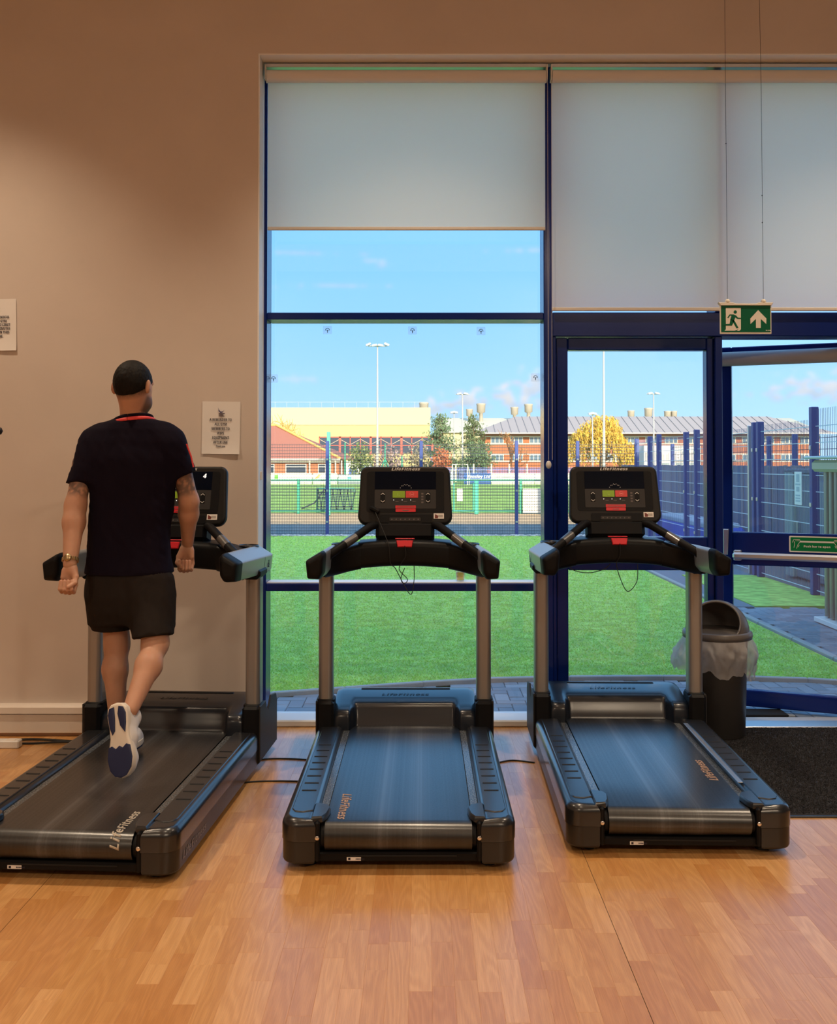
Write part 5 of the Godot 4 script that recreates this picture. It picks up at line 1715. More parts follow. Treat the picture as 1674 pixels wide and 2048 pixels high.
	bc.x = (1432.0 - PPX) / F * 5.93
	bc.y = 0.0105
	var bin := thing("swing_bin", "dark grey open dome litter bin with a white liner", "bin", bc)
	M.bin = mat(0.045, 0.042, 0.041, 0.42)
	part("body", MB.new().lathe([[0.0, 0.0], [0.150, 0.0], [0.156, 0.01], [0.170, 0.50], [0.176, 0.57], [0.176, 0.58], [0.16, 0.58], [0.15, 0.4], [0.0, 0.4]], 36), M.bin, bin)
	M.bin_lid = mat(0.12, 0.11, 0.105, 0.38)
	part("rim", MB.new().lathe([[0.172, 0.565], [0.198, 0.568], [0.201, 0.585], [0.198, 0.605], [0.186, 0.612], [0.172, 0.612]], 40), M.bin_lid, bin)
	# dome with an opening turned to the room and a little to the left
	var dome := SurfaceTool.new()
	dome.begin(Mesh.PRIMITIVE_TRIANGLES)
	dome.set_smooth_group(0)
	var open_dir := Vector3(-0.30, 0.52, 0.80).normalized()
	var dp := func(i: int, j: int, r: float) -> Vector3:
		var e := PI / 2 * j / 20.0
		var a := TAU * i / 60.0
		return Vector3(r * cos(e) * sin(a), 0.605 + r * 1.0 * sin(e) * 0.98, r * cos(e) * cos(a))
	for i in 60:
		for j in 20:
			for r in [0.183, 0.176]:
				var q := [dp.call(i, j, r), dp.call(i + 1, j, r), dp.call(i + 1, j + 1, r), dp.call(i, j + 1, r)]
				var mid: Vector3 = (q[0] + q[2]) / 2 - Vector3(0, 0.605, 0)
				if mid.normalized().dot(open_dir) > 0.64: continue
				if r > 0.18:
					dome.add_vertex(q[0]); dome.add_vertex(q[2]); dome.add_vertex(q[1])
					dome.add_vertex(q[0]); dome.add_vertex(q[3]); dome.add_vertex(q[2])
				else:
					dome.add_vertex(q[0]); dome.add_vertex(q[1]); dome.add_vertex(q[2])
					dome.add_vertex(q[0]); dome.add_vertex(q[2]); dome.add_vertex(q[3])
	dome.index()
	dome.generate_normals()
	part("dome_lid", dome.commit(), M.bin_lid, bin)
	var lip := []
	var lu := open_dir.cross(Vector3.UP).normalized()
	var lv := lu.cross(open_dir)
	for q in 49:
		var a := TAU * q / 48.0
		lip.append(Vector3(0, 0.605, 0) + (open_dir * 0.64 + (lu * cos(a) + lv * sin(a)) * 0.768) * 0.1795 * Vector3(1, 0.98, 1))
	part("opening_lip", MB.new().tube(lip, 0.0065, 8, false), M.bin_lid, bin)
	part("inside", MB.new().lathe([[0.0, 0.50], [0.16, 0.50], [0.165, 0.60], [0.16, 0.60]], 30), M.tm_line, bin)
	# liner: a crumpled skirt below the rim
	var ln := FastNoiseLite.new()
	ln.seed = 19
	ln.frequency = 1.0
	ln.fractal_octaves = 3
	var lst := SurfaceTool.new()
	lst.begin(Mesh.PRIMITIVE_TRIANGLES)
	lst.set_smooth_group(0)
	var lp := func(i: int, j: int) -> Vector3:
		var a := TAU * (i % 90) / 90.0
		var t := j / 16.0
		var wv := ln.get_noise_3d(sin(a) * 4.0, t * 1.3, cos(a) * 4.0)
		var fine := ln.get_noise_3d(sin(a) * 13.0 + 20.0, t * 3.0, cos(a) * 13.0)
		var leftward := pow(maxf(0.0, -sin(a + 0.25)), 3.0)
		var right := pow(maxf(0.0, sin(a)), 6.0)
		var bulge := sin(PI * clampf(t * 1.15, 0, 1)) * 0.022 + leftward * 0.065 * smoothstep(0.1, 0.9, t) + right * 0.03 * t
		var r := lerpf(0.196, 0.182, t) + bulge + 0.03 * wv * smoothstep(0.0, 0.3, t) + 0.014 * fine * smoothstep(0.0, 0.2, t)
		r = maxf(r, 0.180)
		var len_ := 0.195 + 0.05 * ln.get_noise_2d(sin(a) * 2.0 + 5.0, cos(a) * 2.0) + 0.05 * right - 0.01 * leftward
		return Vector3(r * sin(a), 0.572 - len_ * t, r * cos(a))
	for i in 90:
		for j in 16:
			lst.add_vertex(lp.call(i, j)); lst.add_vertex(lp.call(i + 1, j)); lst.add_vertex(lp.call(i + 1, j + 1))
			lst.add_vertex(lp.call(i, j)); lst.add_vertex(lp.call(i + 1, j + 1)); lst.add_vertex(lp.call(i, j + 1))
	lst.index()
	lst.generate_normals()
	var lm := mat(0.93, 0.93, 0.95, 0.35)
	lm.transparency = BaseMaterial3D.TRANSPARENCY_ALPHA
	lm.albedo_color.a = 0.62
	lm.backlight_enabled = true
	lm.backlight = Color(1, 1, 1)
	part("liner", lst.commit(), lm, bin)
	# doormats
	var mt := noise_tex(0.3, 512, 52, 3, 0.25, 1.0)
	M.mat_pile = grained(mat(0.055, 0.055, 0.062, 0.95), mt, 2.2)
	var dm := thing("doormat", "wide charcoal entrance mat inside the doorway", "mat", Vector3(2.78, 0.0, -5.32))
	part("pile", MB.new().box(Vector3(0, 0.005, 0), Vector3(2.42, 0.010, 1.50), 0.003), M.mat_pile, dm)
	part("edge_strip", MB.new().box(Vector3(0, 0.004, 0.758), Vector3(2.44, 0.008, 0.02), 0.003), M.dark_metal, dm)
	part("edge_strip", MB.new().box(Vector3(-1.22, 0.004, 0), Vector3(0.02, 0.008, 1.52), 0.003), M.dark_metal, dm)
	var pile := MultiMesh.new()
	pile.transform_format = MultiMesh.TRANSFORM_3D
	pile.use_colors = true
	var pmb := MB.new()
	pmb.group(-1)
	for q in 3:
		var a := q * 2.1
		pmb.tri(Vector3(cos(a), 0, sin(a)) * 0.003, Vector3(cos(a + 2.6), 0, sin(a + 2.6)) * 0.003, Vector3(sin(a) * 0.003, 0.007, cos(a) * 0.003))
	pile.mesh = pmb.done()
	pile.instance_count = 60000
	for q in 60000:
		pile.set_instance_transform(q, Transform3D(Basis(Vector3.UP, rng.randf() * TAU), Vector3(rng.randf_range(-1.2, 0.3), 0.009, rng.randf_range(-0.74, 0.74))))
		var g := rng.randf_range(0.3, 1.4)
		pile.set_instance_color(q, Color(g, g, g))
	var pmi := MultiMeshInstance3D.new()
	pmi.name = "pile_tufts"
	pmi.multimesh = pile
	var pmm := mat(0.06, 0.06, 0.068, 0.95)
	pmm.vertex_color_use_as_albedo = true
	pmi.material_override = pmm
	dm.add_child(pmi)
	tag(pmi, "", "", "", "stuff")
	var om := thing("doormat", "small black rubber mat on the paving outside the open door", "mat", Vector3(2.12, -0.01, -6.47))
	part("pile", MB.new().box(Vector3(0, 0.008, 0), Vector3(0.42, 0.016, 0.16), 0.004), grained(mat(0.012, 0.012, 0.013, 0.9), mt, 4.0), om)
	# a tall glass with an amber drink on the window transom
	var gl := thing("drink_glass", "small glass with an amber drink on the window transom", "glass", Vector3(0.234, 0.8742, -6.21))
	var ge := mat(1, 1, 1, 0.0)
	ge.transparency = BaseMaterial3D.TRANSPARENCY_ALPHA
	ge.albedo_color.a = 0.08
	part("tumbler", MB.new().lathe([[0.0, 0.0], [0.0235, 0.0], [0.0245, 0.004], [0.0285, 0.055], [0.034, 0.075], [0.035, 0.125], [0.034, 0.125], [0.033, 0.076], [0.0275, 0.056], [0.0235, 0.006], [0.0, 0.006]], 28), ge, gl)
	var am := mat(0.95, 0.50, 0.05, 0.05)
	am.refraction_enabled = true
	am.refraction_scale = 0.033
	am.transparency = BaseMaterial3D.TRANSPARENCY_ALPHA
	am.albedo_color.a = 0.15
	part("drink", MB.new().lathe([[0.0, 0.0065], [0.0228, 0.0065], [0.0268, 0.055], [0.0, 0.056]], 24), am, gl)
	part("frosted_band", MB.new().lathe([[0.0342, 0.072], [0.0354, 0.076], [0.0356, 0.122]], 28), mat(0.55, 0.5, 0.48, 0.6), gl)
	# cables on the floor
	var cable := func(pts: Array, label: String, r := 0.004) -> void:
		var w := []
		for p in pts: w.append(p)
		one("power_cable", loop_cord(w, r), M.rubber, label, "cable")
	cable.call([Vector3(-0.935, 0.004, -5.35), Vector3(-0.86, 0.004, -5.44), Vector3(-0.72, 0.004, -5.45), Vector3(-0.56, 0.004, -5.42)], "black cable on the floor between two treadmills, nearer the window")
	cable.call([Vector3(-0.99, 0.004, -4.98), Vector3(-0.88, 0.004, -5.05), Vector3(-0.74, 0.004, -5.07), Vector3(-0.57, 0.004, -5.06)], "black cable crossing the floor beside a treadmill side rail")
	cable.call([Vector3(0.38, 0.004, -5.36), Vector3(0.48, 0.004, -5.42), Vector3(0.60, 0.004, -5.38)], "short black cable between the middle and the end treadmill")
	for q in 4:
		cable.call([Vector3(-2.9, 0.006 + 0.006 * q, -5.84 + 0.03 * q), Vector3(-2.5, 0.006 + 0.004 * (q % 2), -5.80 + 0.022 * q), Vector3(-2.25, 0.006 + 0.007 * (q % 3), -5.83 + 0.03 * q), Vector3(-2.0, 0.006 + 0.004 * q, -5.79 + 0.02 * q), Vector3(-1.75, 0.006, -5.82 + 0.02 * q)], ["black cable lying against the cream skirting", "black cable looped in the bundle by the skirting", "black cable twisted through the bundle by the skirting", "black cable on the floor side of the skirting bundle"][q], 0.006)
	var ad := thing("socket_block", "white plastic socket block on the floor by the skirting", "socket", Vector3(-2.34, 0.0, -5.68))
	part("case", MB.new().box(Vector3(0, 0.022, 0), Vector3(0.14, 0.044, 0.06), 0.006), M.white_plastic, ad)
	part("socket_face", MB.new().box(Vector3(0.02, 0.0445, 0), Vector3(0.05, 0.003, 0.045), 0.001), M.trim, ad)
	# black ball grip of a machine beyond the left edge
	var bg := thing("machine_handle", "black ball grip on a lever at the left frame edge", "handle", Vector3(at(-2, 862, 5.0).x, 0, -5.0))
	var hy := at(-2, 862, 5.0).y
	part("ball_grip", MB.new().lathe([[0.0, -0.02], [0.012, -0.016], [0.019, 0.0], [0.012, 0.016], [0.0, 0.02]], 18, Transform3D(Basis(), Vector3(0, hy, 0))), M.black_plastic, bg)
	part("lever", MB.new().tube([Vector3(-0.005, hy, 0), Vector3(-0.3, hy - 0.1, 0), Vector3(-0.34, hy - 0.2, 0), Vector3(-0.34, 0.03, 0)], 0.010, 10), M.dark_metal, bg)
	part("base", MB.new().box(Vector3(-0.34, 0.02, 0), Vector3(0.3, 0.04, 0.3), 0.006), M.black_plastic, bg)

# ---- fences ---------------------------------------------------------------------------------------
func wires(mb: MB, a: Vector3, b: Vector3, y0: float, y1: float, pitch: float, rows: float, r: float, spike := 0.0, across: MB = null) -> void:
	var L := Vector2(b.x - a.x, b.z - a.z).length()
	var dir := (b - a).normalized()
	var bs := Basis(dir, Vector3.UP, dir.cross(Vector3.UP))
	var n := int(L / pitch)
	for k in n + 1:
		var c := a + dir * (pitch * k)
		mb.box(Vector3(c.x, (y0 + y1 + spike) / 2, c.z), Vector3(r, y1 - y0 + spike, r), 0.0, bs)
	var y := y0
	while y <= y1 + 0.001:
		(across if across else mb).box(Vector3((a.x + b.x) / 2, y, (a.z + b.z) / 2), Vector3(L, r * 2.2, r * 2.2), 0.0, bs)
		y += rows

func build_fences() -> void:
	M.post_blue = mat(0.018, 0.055, 0.27, 0.5)
	M.wire_blue = mat(0.12, 0.17, 0.34, 0.5)
	M.wire_pale = mat(0.62, 0.72, 0.86, 0.5)
	M.wire_dark = mat(0.02, 0.035, 0.06, 0.6)
	M.post_green = mat(0.03, 0.30, 0.20, 0.5)
	# mesh fence across the far side of the lawn
	var far := thing("mesh_fence", "square mesh fence on blue posts across the end of the lawn", "fence", Vector3(0, 0, -22.5))
	for x in [-6.4, -4.25, -2.14, -0.03, 2.115, 3.49]:
		part("post", MB.new().box(Vector3(x, 1.06, 0), Vector3(0.075, 2.12, 0.06), 0.006), M.post_blue, far)
		for y in [0.3, 1.0, 1.7]: part("clamp", MB.new().box(Vector3(x, y, 0.035), Vector3(0.05, 0.04, 0.012), 0.003), M.aluminium, far)
	var fm := MB.new()
	wires(fm, Vector3(-6.4, 0, 0), Vector3(4.8, 0, 0), 0.03, 2.06, 0.055, 0.0667, 0.0042)
	tag(part("mesh_panel", fm, M.wire_dark, far), "", "", "", "stuff")
	# tall mesh fence down the right-hand side
	var side := thing("mesh_fence", "tall welded mesh fence on blue posts beside the path", "fence", Vector3(4.8, 0, 0))
	for d in [[10.5, 2.3], [12.26, 2.30], [14.22, 2.2], [14.42, 2.2], [17.5, 2.2], [18.2, 2.18], [20.3, 2.2], [21.1, 2.18], [22.4, 2.16]]:
		part("post", MB.new().box(Vector3(0, d[1] / 2, -d[0]), Vector3(0.09, d[1], 0.09), 0.006), M.post_blue, side)
		for y in [0.4, 1.1, 1.8]: part("clamp", MB.new().box(Vector3(-0.05, y, -d[0]), Vector3(0.012, 0.05, 0.06), 0.003), M.aluminium, side)
	part("gate_post", MB.new().box(Vector3(-0.02, 1.08, -14.62), Vector3(0.05, 2.16, 0.05), 0.006), M.aluminium, side)
	var sm := MB.new()
	var sx := MB.new()
	wires(sm, Vector3(0, 0, -10.5), Vector3(0, 0, -12.2), 0.06, 2.24, 0.05, 0.2, 0.004, 0.03, sx)
	tag(part("mesh_panel", sm, M.wire_blue, side), "", "", "", "stuff")
	sm = MB.new()
	wires(sm, Vector3(0, 0, -12.3), Vector3(0, 0, -14.2), 0.06, 2.12, 0.05, 0.2, 0.004, 0.03, sx)
	tag(part("mesh_panel", sm, M.wire_blue, side), "", "", "", "stuff")
	sm = MB.new()
	wires(sm, Vector3(0, 0, -14.6), Vector3(0, 0, -22.4), 0.06, 2.1, 0.05, 0.2, 0.004, 0.03, sx)
	tag(part("mesh_panel", sm, M.wire_blue, side), "", "", "", "stuff")
	tag(part("cross_wires", sx, M.wire_pale, side), "", "", "", "stuff")
	# a second line of posts behind it
	var back := thing("mesh_fence", "second blue mesh fence standing behind the board fence", "fence", Vector3(7.0, 0, 0))
	for d in [16.0, 18.8, 20.2, 23.0, 25.5, 28.0]:
		part("post", MB.new().box(Vector3(0, 1.08, -d), Vector3(0.09, 2.16, 0.09), 0.006), M.post_blue, back)
	sm = MB.new()
	wires(sm, Vector3(0, 0, -16.0), Vector3(0, 0, -28.0), 0.06, 2.1, 0.1, 0.2, 0.005)
	tag(part("mesh_panel", sm, M.wire_dark, back), "", "", "", "stuff")
	# close-boarded fence between the two
	var bf := thing("board_fence", "close boarded fence of weathered grey brown planks behind the mesh", "fence", Vector3(6.0, 0, 0))
	var bmats := [mat(0.20, 0.19, 0.26, 0.85), mat(0.25, 0.22, 0.25, 0.85), mat(0.15, 0.16, 0.24, 0.85), mat(0.28, 0.25, 0.28, 0.85)]
	var d := 14.8
	while d < 30.0:
		part("plank", MB.new().box(Vector3(rng.randf_range(-0.008, 0.008), 0.79, -d - 0.07), Vector3(0.022, 1.56 + rng.randf_range(-0.02, 0.02), 0.138), 0.003), bmats[rng.randi() % 4], bf)
		d += 0.15
	for y in [0.35, 1.2]:
		part("rail", MB.new().box(Vector3(0.04, y, -22.4), Vector3(0.05, 0.08, 15.2), 0.005), bmats[2], bf)
	# blue sheeting piled along the fence
	var bl := thing("tarpaulin_stack", "low stack under a bright blue tarpaulin with pale edging", "tarpaulin", Vector3(5.35, 0, -19.6))
	part("tarpaulin", MB.new().box(Vector3(0, 0.24, 0), Vector3(0.7, 0.48, 3.9), 0.06), mat(0.008, 0.08, 0.72, 0.4), bl)
	part("edging", MB.new().box(Vector3(-0.04, 0.50, 0.0), Vector3(0.6, 0.10, 3.8), 0.02), mat(0.45, 0.55, 0.68, 0.6), bl)
	# steel store with a plain side beside the fence
	var sh := thing("steel_store", "plain blue grey steel store standing behind the mesh fence", "store", Vector3(5.3, 0, -12.5))
	part("wall_panel", MB.new().box(Vector3(0.7, 0.74, 0), Vector3(1.4, 1.48, 4.0), 0.02), mat(0.22, 0.27, 0.34, 0.6), sh)
	part("roof_edge", MB.new().box(Vector3(0.7, 1.5, 0), Vector3(1.5, 0.06, 4.1), 0.01), mat(0.16, 0.2, 0.26, 0.6), sh)
	part("door_panel", MB.new().box(Vector3(-0.01, 0.72, -0.35), Vector3(0.03, 1.3, 1.0), 0.006), mat(0.24, 0.29, 0.36, 0.6), sh)
	part("corner_strip", MB.new().box(Vector3(-0.02, 0.75, -1.86), Vector3(0.06, 1.5, 0.32), 0.01), mat(0.42, 0.52, 0.52, 0.6), sh)
	part("handle", MB.new().box(Vector3(-0.04, 0.7, -1.55), Vector3(0.03, 0.2, 0.04), 0.006), M.aluminium, sh)
	# white notice on the mesh
	var wsn := thing("fence_notice", "tall narrow white notice fixed to the mesh fence", "sign", Vector3(4.775, 1.29, -12.72))
	part("panel", MB.new().box(Vector3(0, 0, 0), Vector3(0.008, 0.42, 0.24), 0.003), mat(0.78, 0.82, 0.86, 0.5), wsn)
	var wm := MB.new()
	wm.box(Vector3(-0.005, 0.13, 0), Vector3(0.002, 0.10, 0.10)).box(Vector3(-0.005, -0.01, 0), Vector3(0.002, 0.06, 0.10)).box(Vector3(-0.005, 0.05, 0), Vector3(0.002, 0.02, 0.16))
	for k in 3: wm.box(Vector3(-0.005, -0.09 - 0.035 * k, 0), Vector3(0.002, 0.018, 0.15))
	tag(part("print", wm, mat(0.40, 0.50, 0.60, 0.6), wsn), "", "", "", "stuff")
	# ribbed metal cabinet with a pale lid
	var cb := thing("ribbed_cabinet", "ribbed grey metal cabinet with a pale overhanging lid", "cabinet", Vector3(4.1, 0, -9.45))
	part("body", MB.new().box(Vector3(0.45, 0.80, 0), Vector3(0.9, 1.5, 1.5), 0.01), mat(0.20, 0.22, 0.22, 0.35, 0.5), cb)
	for k in 12:
		part("rib", MB.new().tube([Vector3(0.0, 0.06, 0.69 - 0.125 * k), Vector3(0.0, 1.52, 0.69 - 0.125 * k)], 0.035, 10), mat(0.30, 0.32, 0.31, 0.3, 0.6), cb)
	part("base_strip", MB.new().box(Vector3(0.42, 0.02, 0.0), Vector3(1.04, 0.05, 1.62), 0.006), mat(0.75, 0.76, 0.74, 0.6), cb)
	part("lid", MB.new().box(Vector3(0.42, 1.58, 0), Vector3(1.06, 0.12, 1.66), 0.03), mat(0.50, 0.50, 0.40, 0.5), cb)
	part("lid_edge", MB.new().box(Vector3(0.42, 1.665, 0), Vector3(1.16, 0.03, 1.8), 0.01), mat(0.62, 0.72, 0.74, 0.5), cb)
	# green pitch barrier
	var gb := thing("pitch_barrier", "low green mesh barrier along the near side of the pitch", "barrier", Vector3(0, 0, -32.3))
	for x in [-7.0, -4.0, -1.95, 0.0, 3.17, 5.2, 7.2, 9.2]:
		part("post", MB.new().box(Vector3(x, 0.55, 0), Vector3(0.09, 1.12, 0.09), 0.01), M.post_green, gb)
	part("top_rail", MB.new().tube([Vector3(-9, 1.07, 0), Vector3(10, 1.07, 0)], 0.022, 8), M.post_green, gb)
	part("bottom_rail", MB.new().tube([Vector3(-9, 0.08, 0), Vector3(10, 0.08, 0)], 0.022, 8), M.post_green, gb)
	var bmsh := MB.new()
	wires(bmsh, Vector3(-9, 0, 0), Vector3(10, 0, 0), 0.1, 1.04, 0.1, 0.1, 0.006)
	tag(part("mesh_panel", bmsh, M.wire_dark, gb), "", "", "", "stuff")
	var gt := thing("pitch_gate", "green tubular gate with a white notice in the pitch barrier", "gate", Vector3(1.10, 0, -31.95))
	part("frame", MB.new().tube([Vector3(-0.1, 0.1, 0), Vector3(0.52, 0.1, 0), Vector3(0.52, 0.98, 0), Vector3(-0.1, 0.98, 0), Vector3(-0.1, 0.1, 0)], 0.025, 8), mat(0.05, 0.42, 0.32, 0.5), gt)
	part("gate_post", MB.new().box(Vector3(0.62, 0.53, 0), Vector3(0.13, 1.06, 0.12), 0.01), mat(0.05, 0.42, 0.32, 0.5), gt)
	part("notice", MB.new().box(Vector3(0.09, 0.61, 0.03), Vector3(0.18, 0.40, 0.012), 0.003), mat(0.85, 0.84, 0.76, 0.6), gt)
	part("notice_print", MB.new().box(Vector3(0.06, 0.65, 0.038), Vector3(0.04, 0.03, 0.003)).box(Vector3(0.13, 0.65, 0.038), Vector3(0.03, 0.04, 0.003)).box(Vector3(0.1, 0.55, 0.038), Vector3(0.05, 0.02, 0.003)), mat(0.3, 0.28, 0.26, 0.6), gt)
	# net post and folded practice goal behind the mesh
	one("net_post", MB.new().box(Vector3(-2.93, 1.3, -31.2), Vector3(0.11, 2.6, 0.11), 0.01), mat(0.08, 0.42, 0.30, 0.5), "tall pale green net post just behind a blue fence post", "post")
	var pg := thing("folded_goal", "folded practice goal with dark netting lying by the barrier", "goal", Vector3(-2.9, 0, -33.4))
	part("frame", MB.new().tube([Vector3(-0.62, 0.05, 0), Vector3(-0.62, 0.78, 0), Vector3(0.62, 0.78, 0), Vector3(0.58, 0.05, 0), Vector3(-0.62, 0.05, 0)], 0.03, 8), mat(0.04, 0.28, 0.24, 0.5), pg)
	var net := MB.new()
	for k in 16: net.box(Vector3(-0.6 + 0.08 * k, 0.42, 0.0), Vector3(0.03, 0.7, 0.02), 0.0, Basis(Vector3.BACK, 0.22 * sin(k * 2.0)))
	for k in 9: net.box(Vector3(0, 0.1 + 0.08 * k, 0.0), Vector3(1.2, 0.025, 0.02), 0.0, Basis(Vector3.BACK, 0.04 * sin(k * 3.0)))
	tag(part("netting", net, mat(0.05, 0.11, 0.12, 0.8), pg), "", "", "", "stuff")
	part("pole", MB.new().tube([Vector3(-1.15, 0.1, -0.1), Vector3(-0.7, 0.3, 0), Vector3(-0.2, 1.0, 0.0)], 0.025, 6), mat(0.05, 0.07, 0.09, 0.6), pg)
	# white punched panel and a blue container post by the barrier
	var pp := thing("punched_panel", "white punched panel leaning on the pitch barrier", "panel", Vector3(3.55, 0, -32.1))
	part("panel", MB.new().box(Vector3(0, 0.42, 0), Vector3(0.66, 0.78, 0.03), 0.006), mat(0.85, 0.82, 0.70, 0.7), pp)
	var hm := MB.new()
	for i in 8:
		for j in 10: hm.box(Vector3(-0.26 + 0.075 * i, 0.10 + 0.07 * j, 0.016), Vector3(0.022, 0.022, 0.004))
	tag(part("holes", hm, mat(0.2, 0.18, 0.16, 0.8), pp), "", "", "", "stuff")
	one("dugout_panel", MB.new().box(Vector3(4.02, 0.76, -31.6), Vector3(0.34, 1.54, 0.3), 0.02), mat(0.10, 0.25, 0.55, 0.5), "upright blue dugout panel at the edge of the barrier", "panel")

# ---- buildings, masts, boards beyond the pitch ------------------------------------------------------
func mast(label: String, x: float, top: float, d: float, h0: float, lamps: int, spread: float, group := "") -> void:
	var b := at(x, top, d)
	var t := thing("floodlight_mast", label, "floodlight", Vector3(b.x, 0, -d), 0.0, group)
	part("pole", MB.new().tube([Vector3(0, 0, 0), Vector3(0, b.y * 0.5, 0), Vector3(0, b.y, 0)], [h0, h0 * 0.75, h0 * 0.5], 10), M.mast, t)
	part("crossarm", MB.new().tube([Vector3(-spread, b.y, 0), Vector3(spread, b.y, 0)], 0.05, 8), M.mast, t)
	for k in lamps:
		var u := (k - (lamps - 1) / 2.0) / maxf((lamps - 1) / 2.0, 1.0)
		var hd := part("lamp_head", MB.new().box(Vector3(), Vector3(0.52, 0.16, 0.42), 0.05, Basis(Vector3.BACK, -u * 0.45) * Basis(Vector3.RIGHT, 0.35)), M.mast_head, t)
		hd.position = Vector3(u * spread, b.y + 0.02 + 0.12 * absf(u), 0.1)

func build_background() -> void:
	M.mast = mat(0.40, 0.40, 0.39, 0.6)
	M.mast_head = mat(0.45, 0.47, 0.48, 0.5)
	mast("tall slender floodlight mast with a cluster of lamps before the cream shed", 755, 692, 92.0, 0.12, 4, 0.85)
	mast("two lamp floodlight mast standing among the conifers", 925, 789, 110.0, 0.12, 2, 0.75)
	mast("small lamp post beside the conifers, shorter than its neighbour", 908, 826, 110.0, 0.08, 2, 0.35)
	mast("very tall pale mast rising in front of the golden willow", 1207, 650, 78.0, 0.12, 4, 0.85)
	mast("short lamp post half hidden in the golden willow", 1185, 829, 92.0, 0.09, 2, 0.3)
	mast("two lamp floodlight mast before the long grey office roof", 1307, 788, 110.0, 0.12, 2, 0.75)
	# cream industrial shed
	var cream := mat(0.50, 0.43, 0.26, 0.8)
	var cream2 := mat(0.52, 0.41, 0.17, 0.8)
	var sd := thing("cream_shed", "huge pale cream industrial shed with red framed windows", "building", Vector3(0, 0, -200))
	part("wall", MB.new().box(Vector3(-29.2, 4.7, -15), Vector3(61.4, 9.5, 30)), cream2, sd)
	part("upper_wall", MB.new().box(Vector3(-29.2, 11.2, -15), Vector3(61.6, 3.4, 30.2), 0.05), cream, sd)
	part("joint_band", MB.new().box(Vector3(-29.2, 9.42, 0.05), Vector3(61.6, 0.14, 0.1)), mat(0.45, 0.42, 0.28, 0.8), sd)
	var rl := MB.new()
	for k in 26: rl.box(Vector3(-58.0 + 2.35 * k, 13.5, -2.0), Vector3(0.06, 1.2, 0.06))
	rl.box(Vector3(-29, 14.1, -2.0), Vector3(60, 0.07, 0.07))
	part("roof_railing", rl, mat(0.28, 0.32, 0.34, 0.6), sd)
	var red := mat(0.62, 0.09, 0.06, 0.6)
	var dark := mat(0.03, 0.045, 0.075, 0.25)
	for k in 12:
		var x := -19.6 + 2.05 * k
		var wd := part("window", MB.new().box(Vector3(x, 5.3, 0.06), Vector3(1.9, 3.1, 0.08)), dark, sd)
		part("frame", MB.new().box(Vector3(x - 1.0, 5.3, 0.12), Vector3(0.42 if k % 3 == 2 else 0.16, 3.6, 0.12)).box(Vector3(x, 5.3, 0.12), Vector3(2.0, 0.14, 0.1)).box(Vector3(x, 6.95, 0.12), Vector3(2.1, 0.22, 0.12)), red, wd)
		part("brace", MB.new().box(Vector3(x, 6.0, 0.04 + 0.1), Vector3(2.1, 0.07, 0.05), 0.0, Basis(Vector3.BACK, 0.5 if k % 2 else -0.5)), mat(0.7, 0.45, 0.3, 0.6), wd)
	var vent := part("ventilator", MB.new().lathe([[0.45, -3.4], [0.45, -2.2], [0.95, -2.0], [1.0, -0.4], [1.1, -0.3], [1.0, 0.0], [0.0, 0.05]], 14), mat(0.34, 0.31, 0.25, 0.6), sd)
	vent.position = Vector3(0.3, at(860, 805, 214).y, -14.0)
	# lower cream shed behind the offices with ventilators along its ridge
	var lw := thing("cream_shed", "long low cream shed with a row of roof ventilators", "building", Vector3(0, 0, -210))
	part("wall", MB.new().box(Vector3(44.5, 4.2, -25.2), Vector3(80, 8.4, 40)), cream, lw)
	part("roof", MB.new().prism(PackedVector2Array([Vector2(4.5, 8.3), Vector2(25, 12.4), Vector2(46, 8.3)]), 3.2, 86.5, Transform3D(Basis(Vector3(0, 0, -1), Vector3(0, 1, 0), Vector3(1, 0, 0)), Vector3())), mat(0.58, 0.53, 0.38, 0.7), lw)
	for v in [[939, 818, 1.0], [962, 807, 1.3], [1029, 814, 1.1], [1057, 808, 1.2], [1262, 821, 1.0], [1297, 816, 1.2], [1335, 822, 1.0], [1348, 822, 0.9]]:
		var top := at(v[0], v[1], 230.0)
		var s: float = v[2]
		var vt := part("ventilator", MB.new().lathe([[0.35 * s, -3.4 * s], [0.35 * s, -1.7 * s], [0.75 * s, -1.55 * s], [0.78 * s, -0.3 * s], [0.86 * s, -0.2 * s], [0.8 * s, 0.0], [0.0, 0.05]], 14), mat(0.34, 0.31, 0.25, 0.6), lw)
		vt.position = Vector3(top.x, top.y, -20.0)
	# brick offices with a grey hipped roof
	var of := thing("brick_offices", "long two storey orange brick offices with grey hipped roof", "building", Vector3(0, 0, -150))
	var brick := grained(mat(0.48, 0.17, 0.075, 0.85), M.speck, 0.5)
	var pale := mat(0.66, 0.60, 0.48, 0.7)
	part("wall", MB.new().box(Vector3(34.5, 3.1, -7), Vector3(50.2, 6.2, 14)), brick, of)
	for y in [5.72, 4.62, 3.08, 2.0]: part("string_course", MB.new().box(Vector3(34.5, y, 0.03), Vector3(50.3, 0.16, 0.12)), pale, of)
	var glass := mat(0.10, 0.16, 0.22, 0.15)
	for k in 17:
		for fl in 2:
			var c := Vector3(11.2 + 2.9 * k, 5.17 - 2.64 * fl, 0.04)
			var wd := part("window", MB.new().box(c, Vector3(1.95, 0.98, 0.1)), pale, of)
			for q in 3: part("pane", MB.new().box(c + Vector3(-0.62 + 0.62 * q, 0, 0.06), Vector3(0.50, 0.80, 0.03)), glass, wd)
	var R := MB.new()
	R.group(-1)
	var e := [Vector3(7.3, 6.2, 1.9), Vector3(61.5, 6.2, 1.9), Vector3(61.5, 6.2, -15.9), Vector3(7.3, 6.2, -15.9)]
	var ra := Vector3(14.6, 9.05, -7)
	var rb := Vector3(54.2, 9.05, -7)
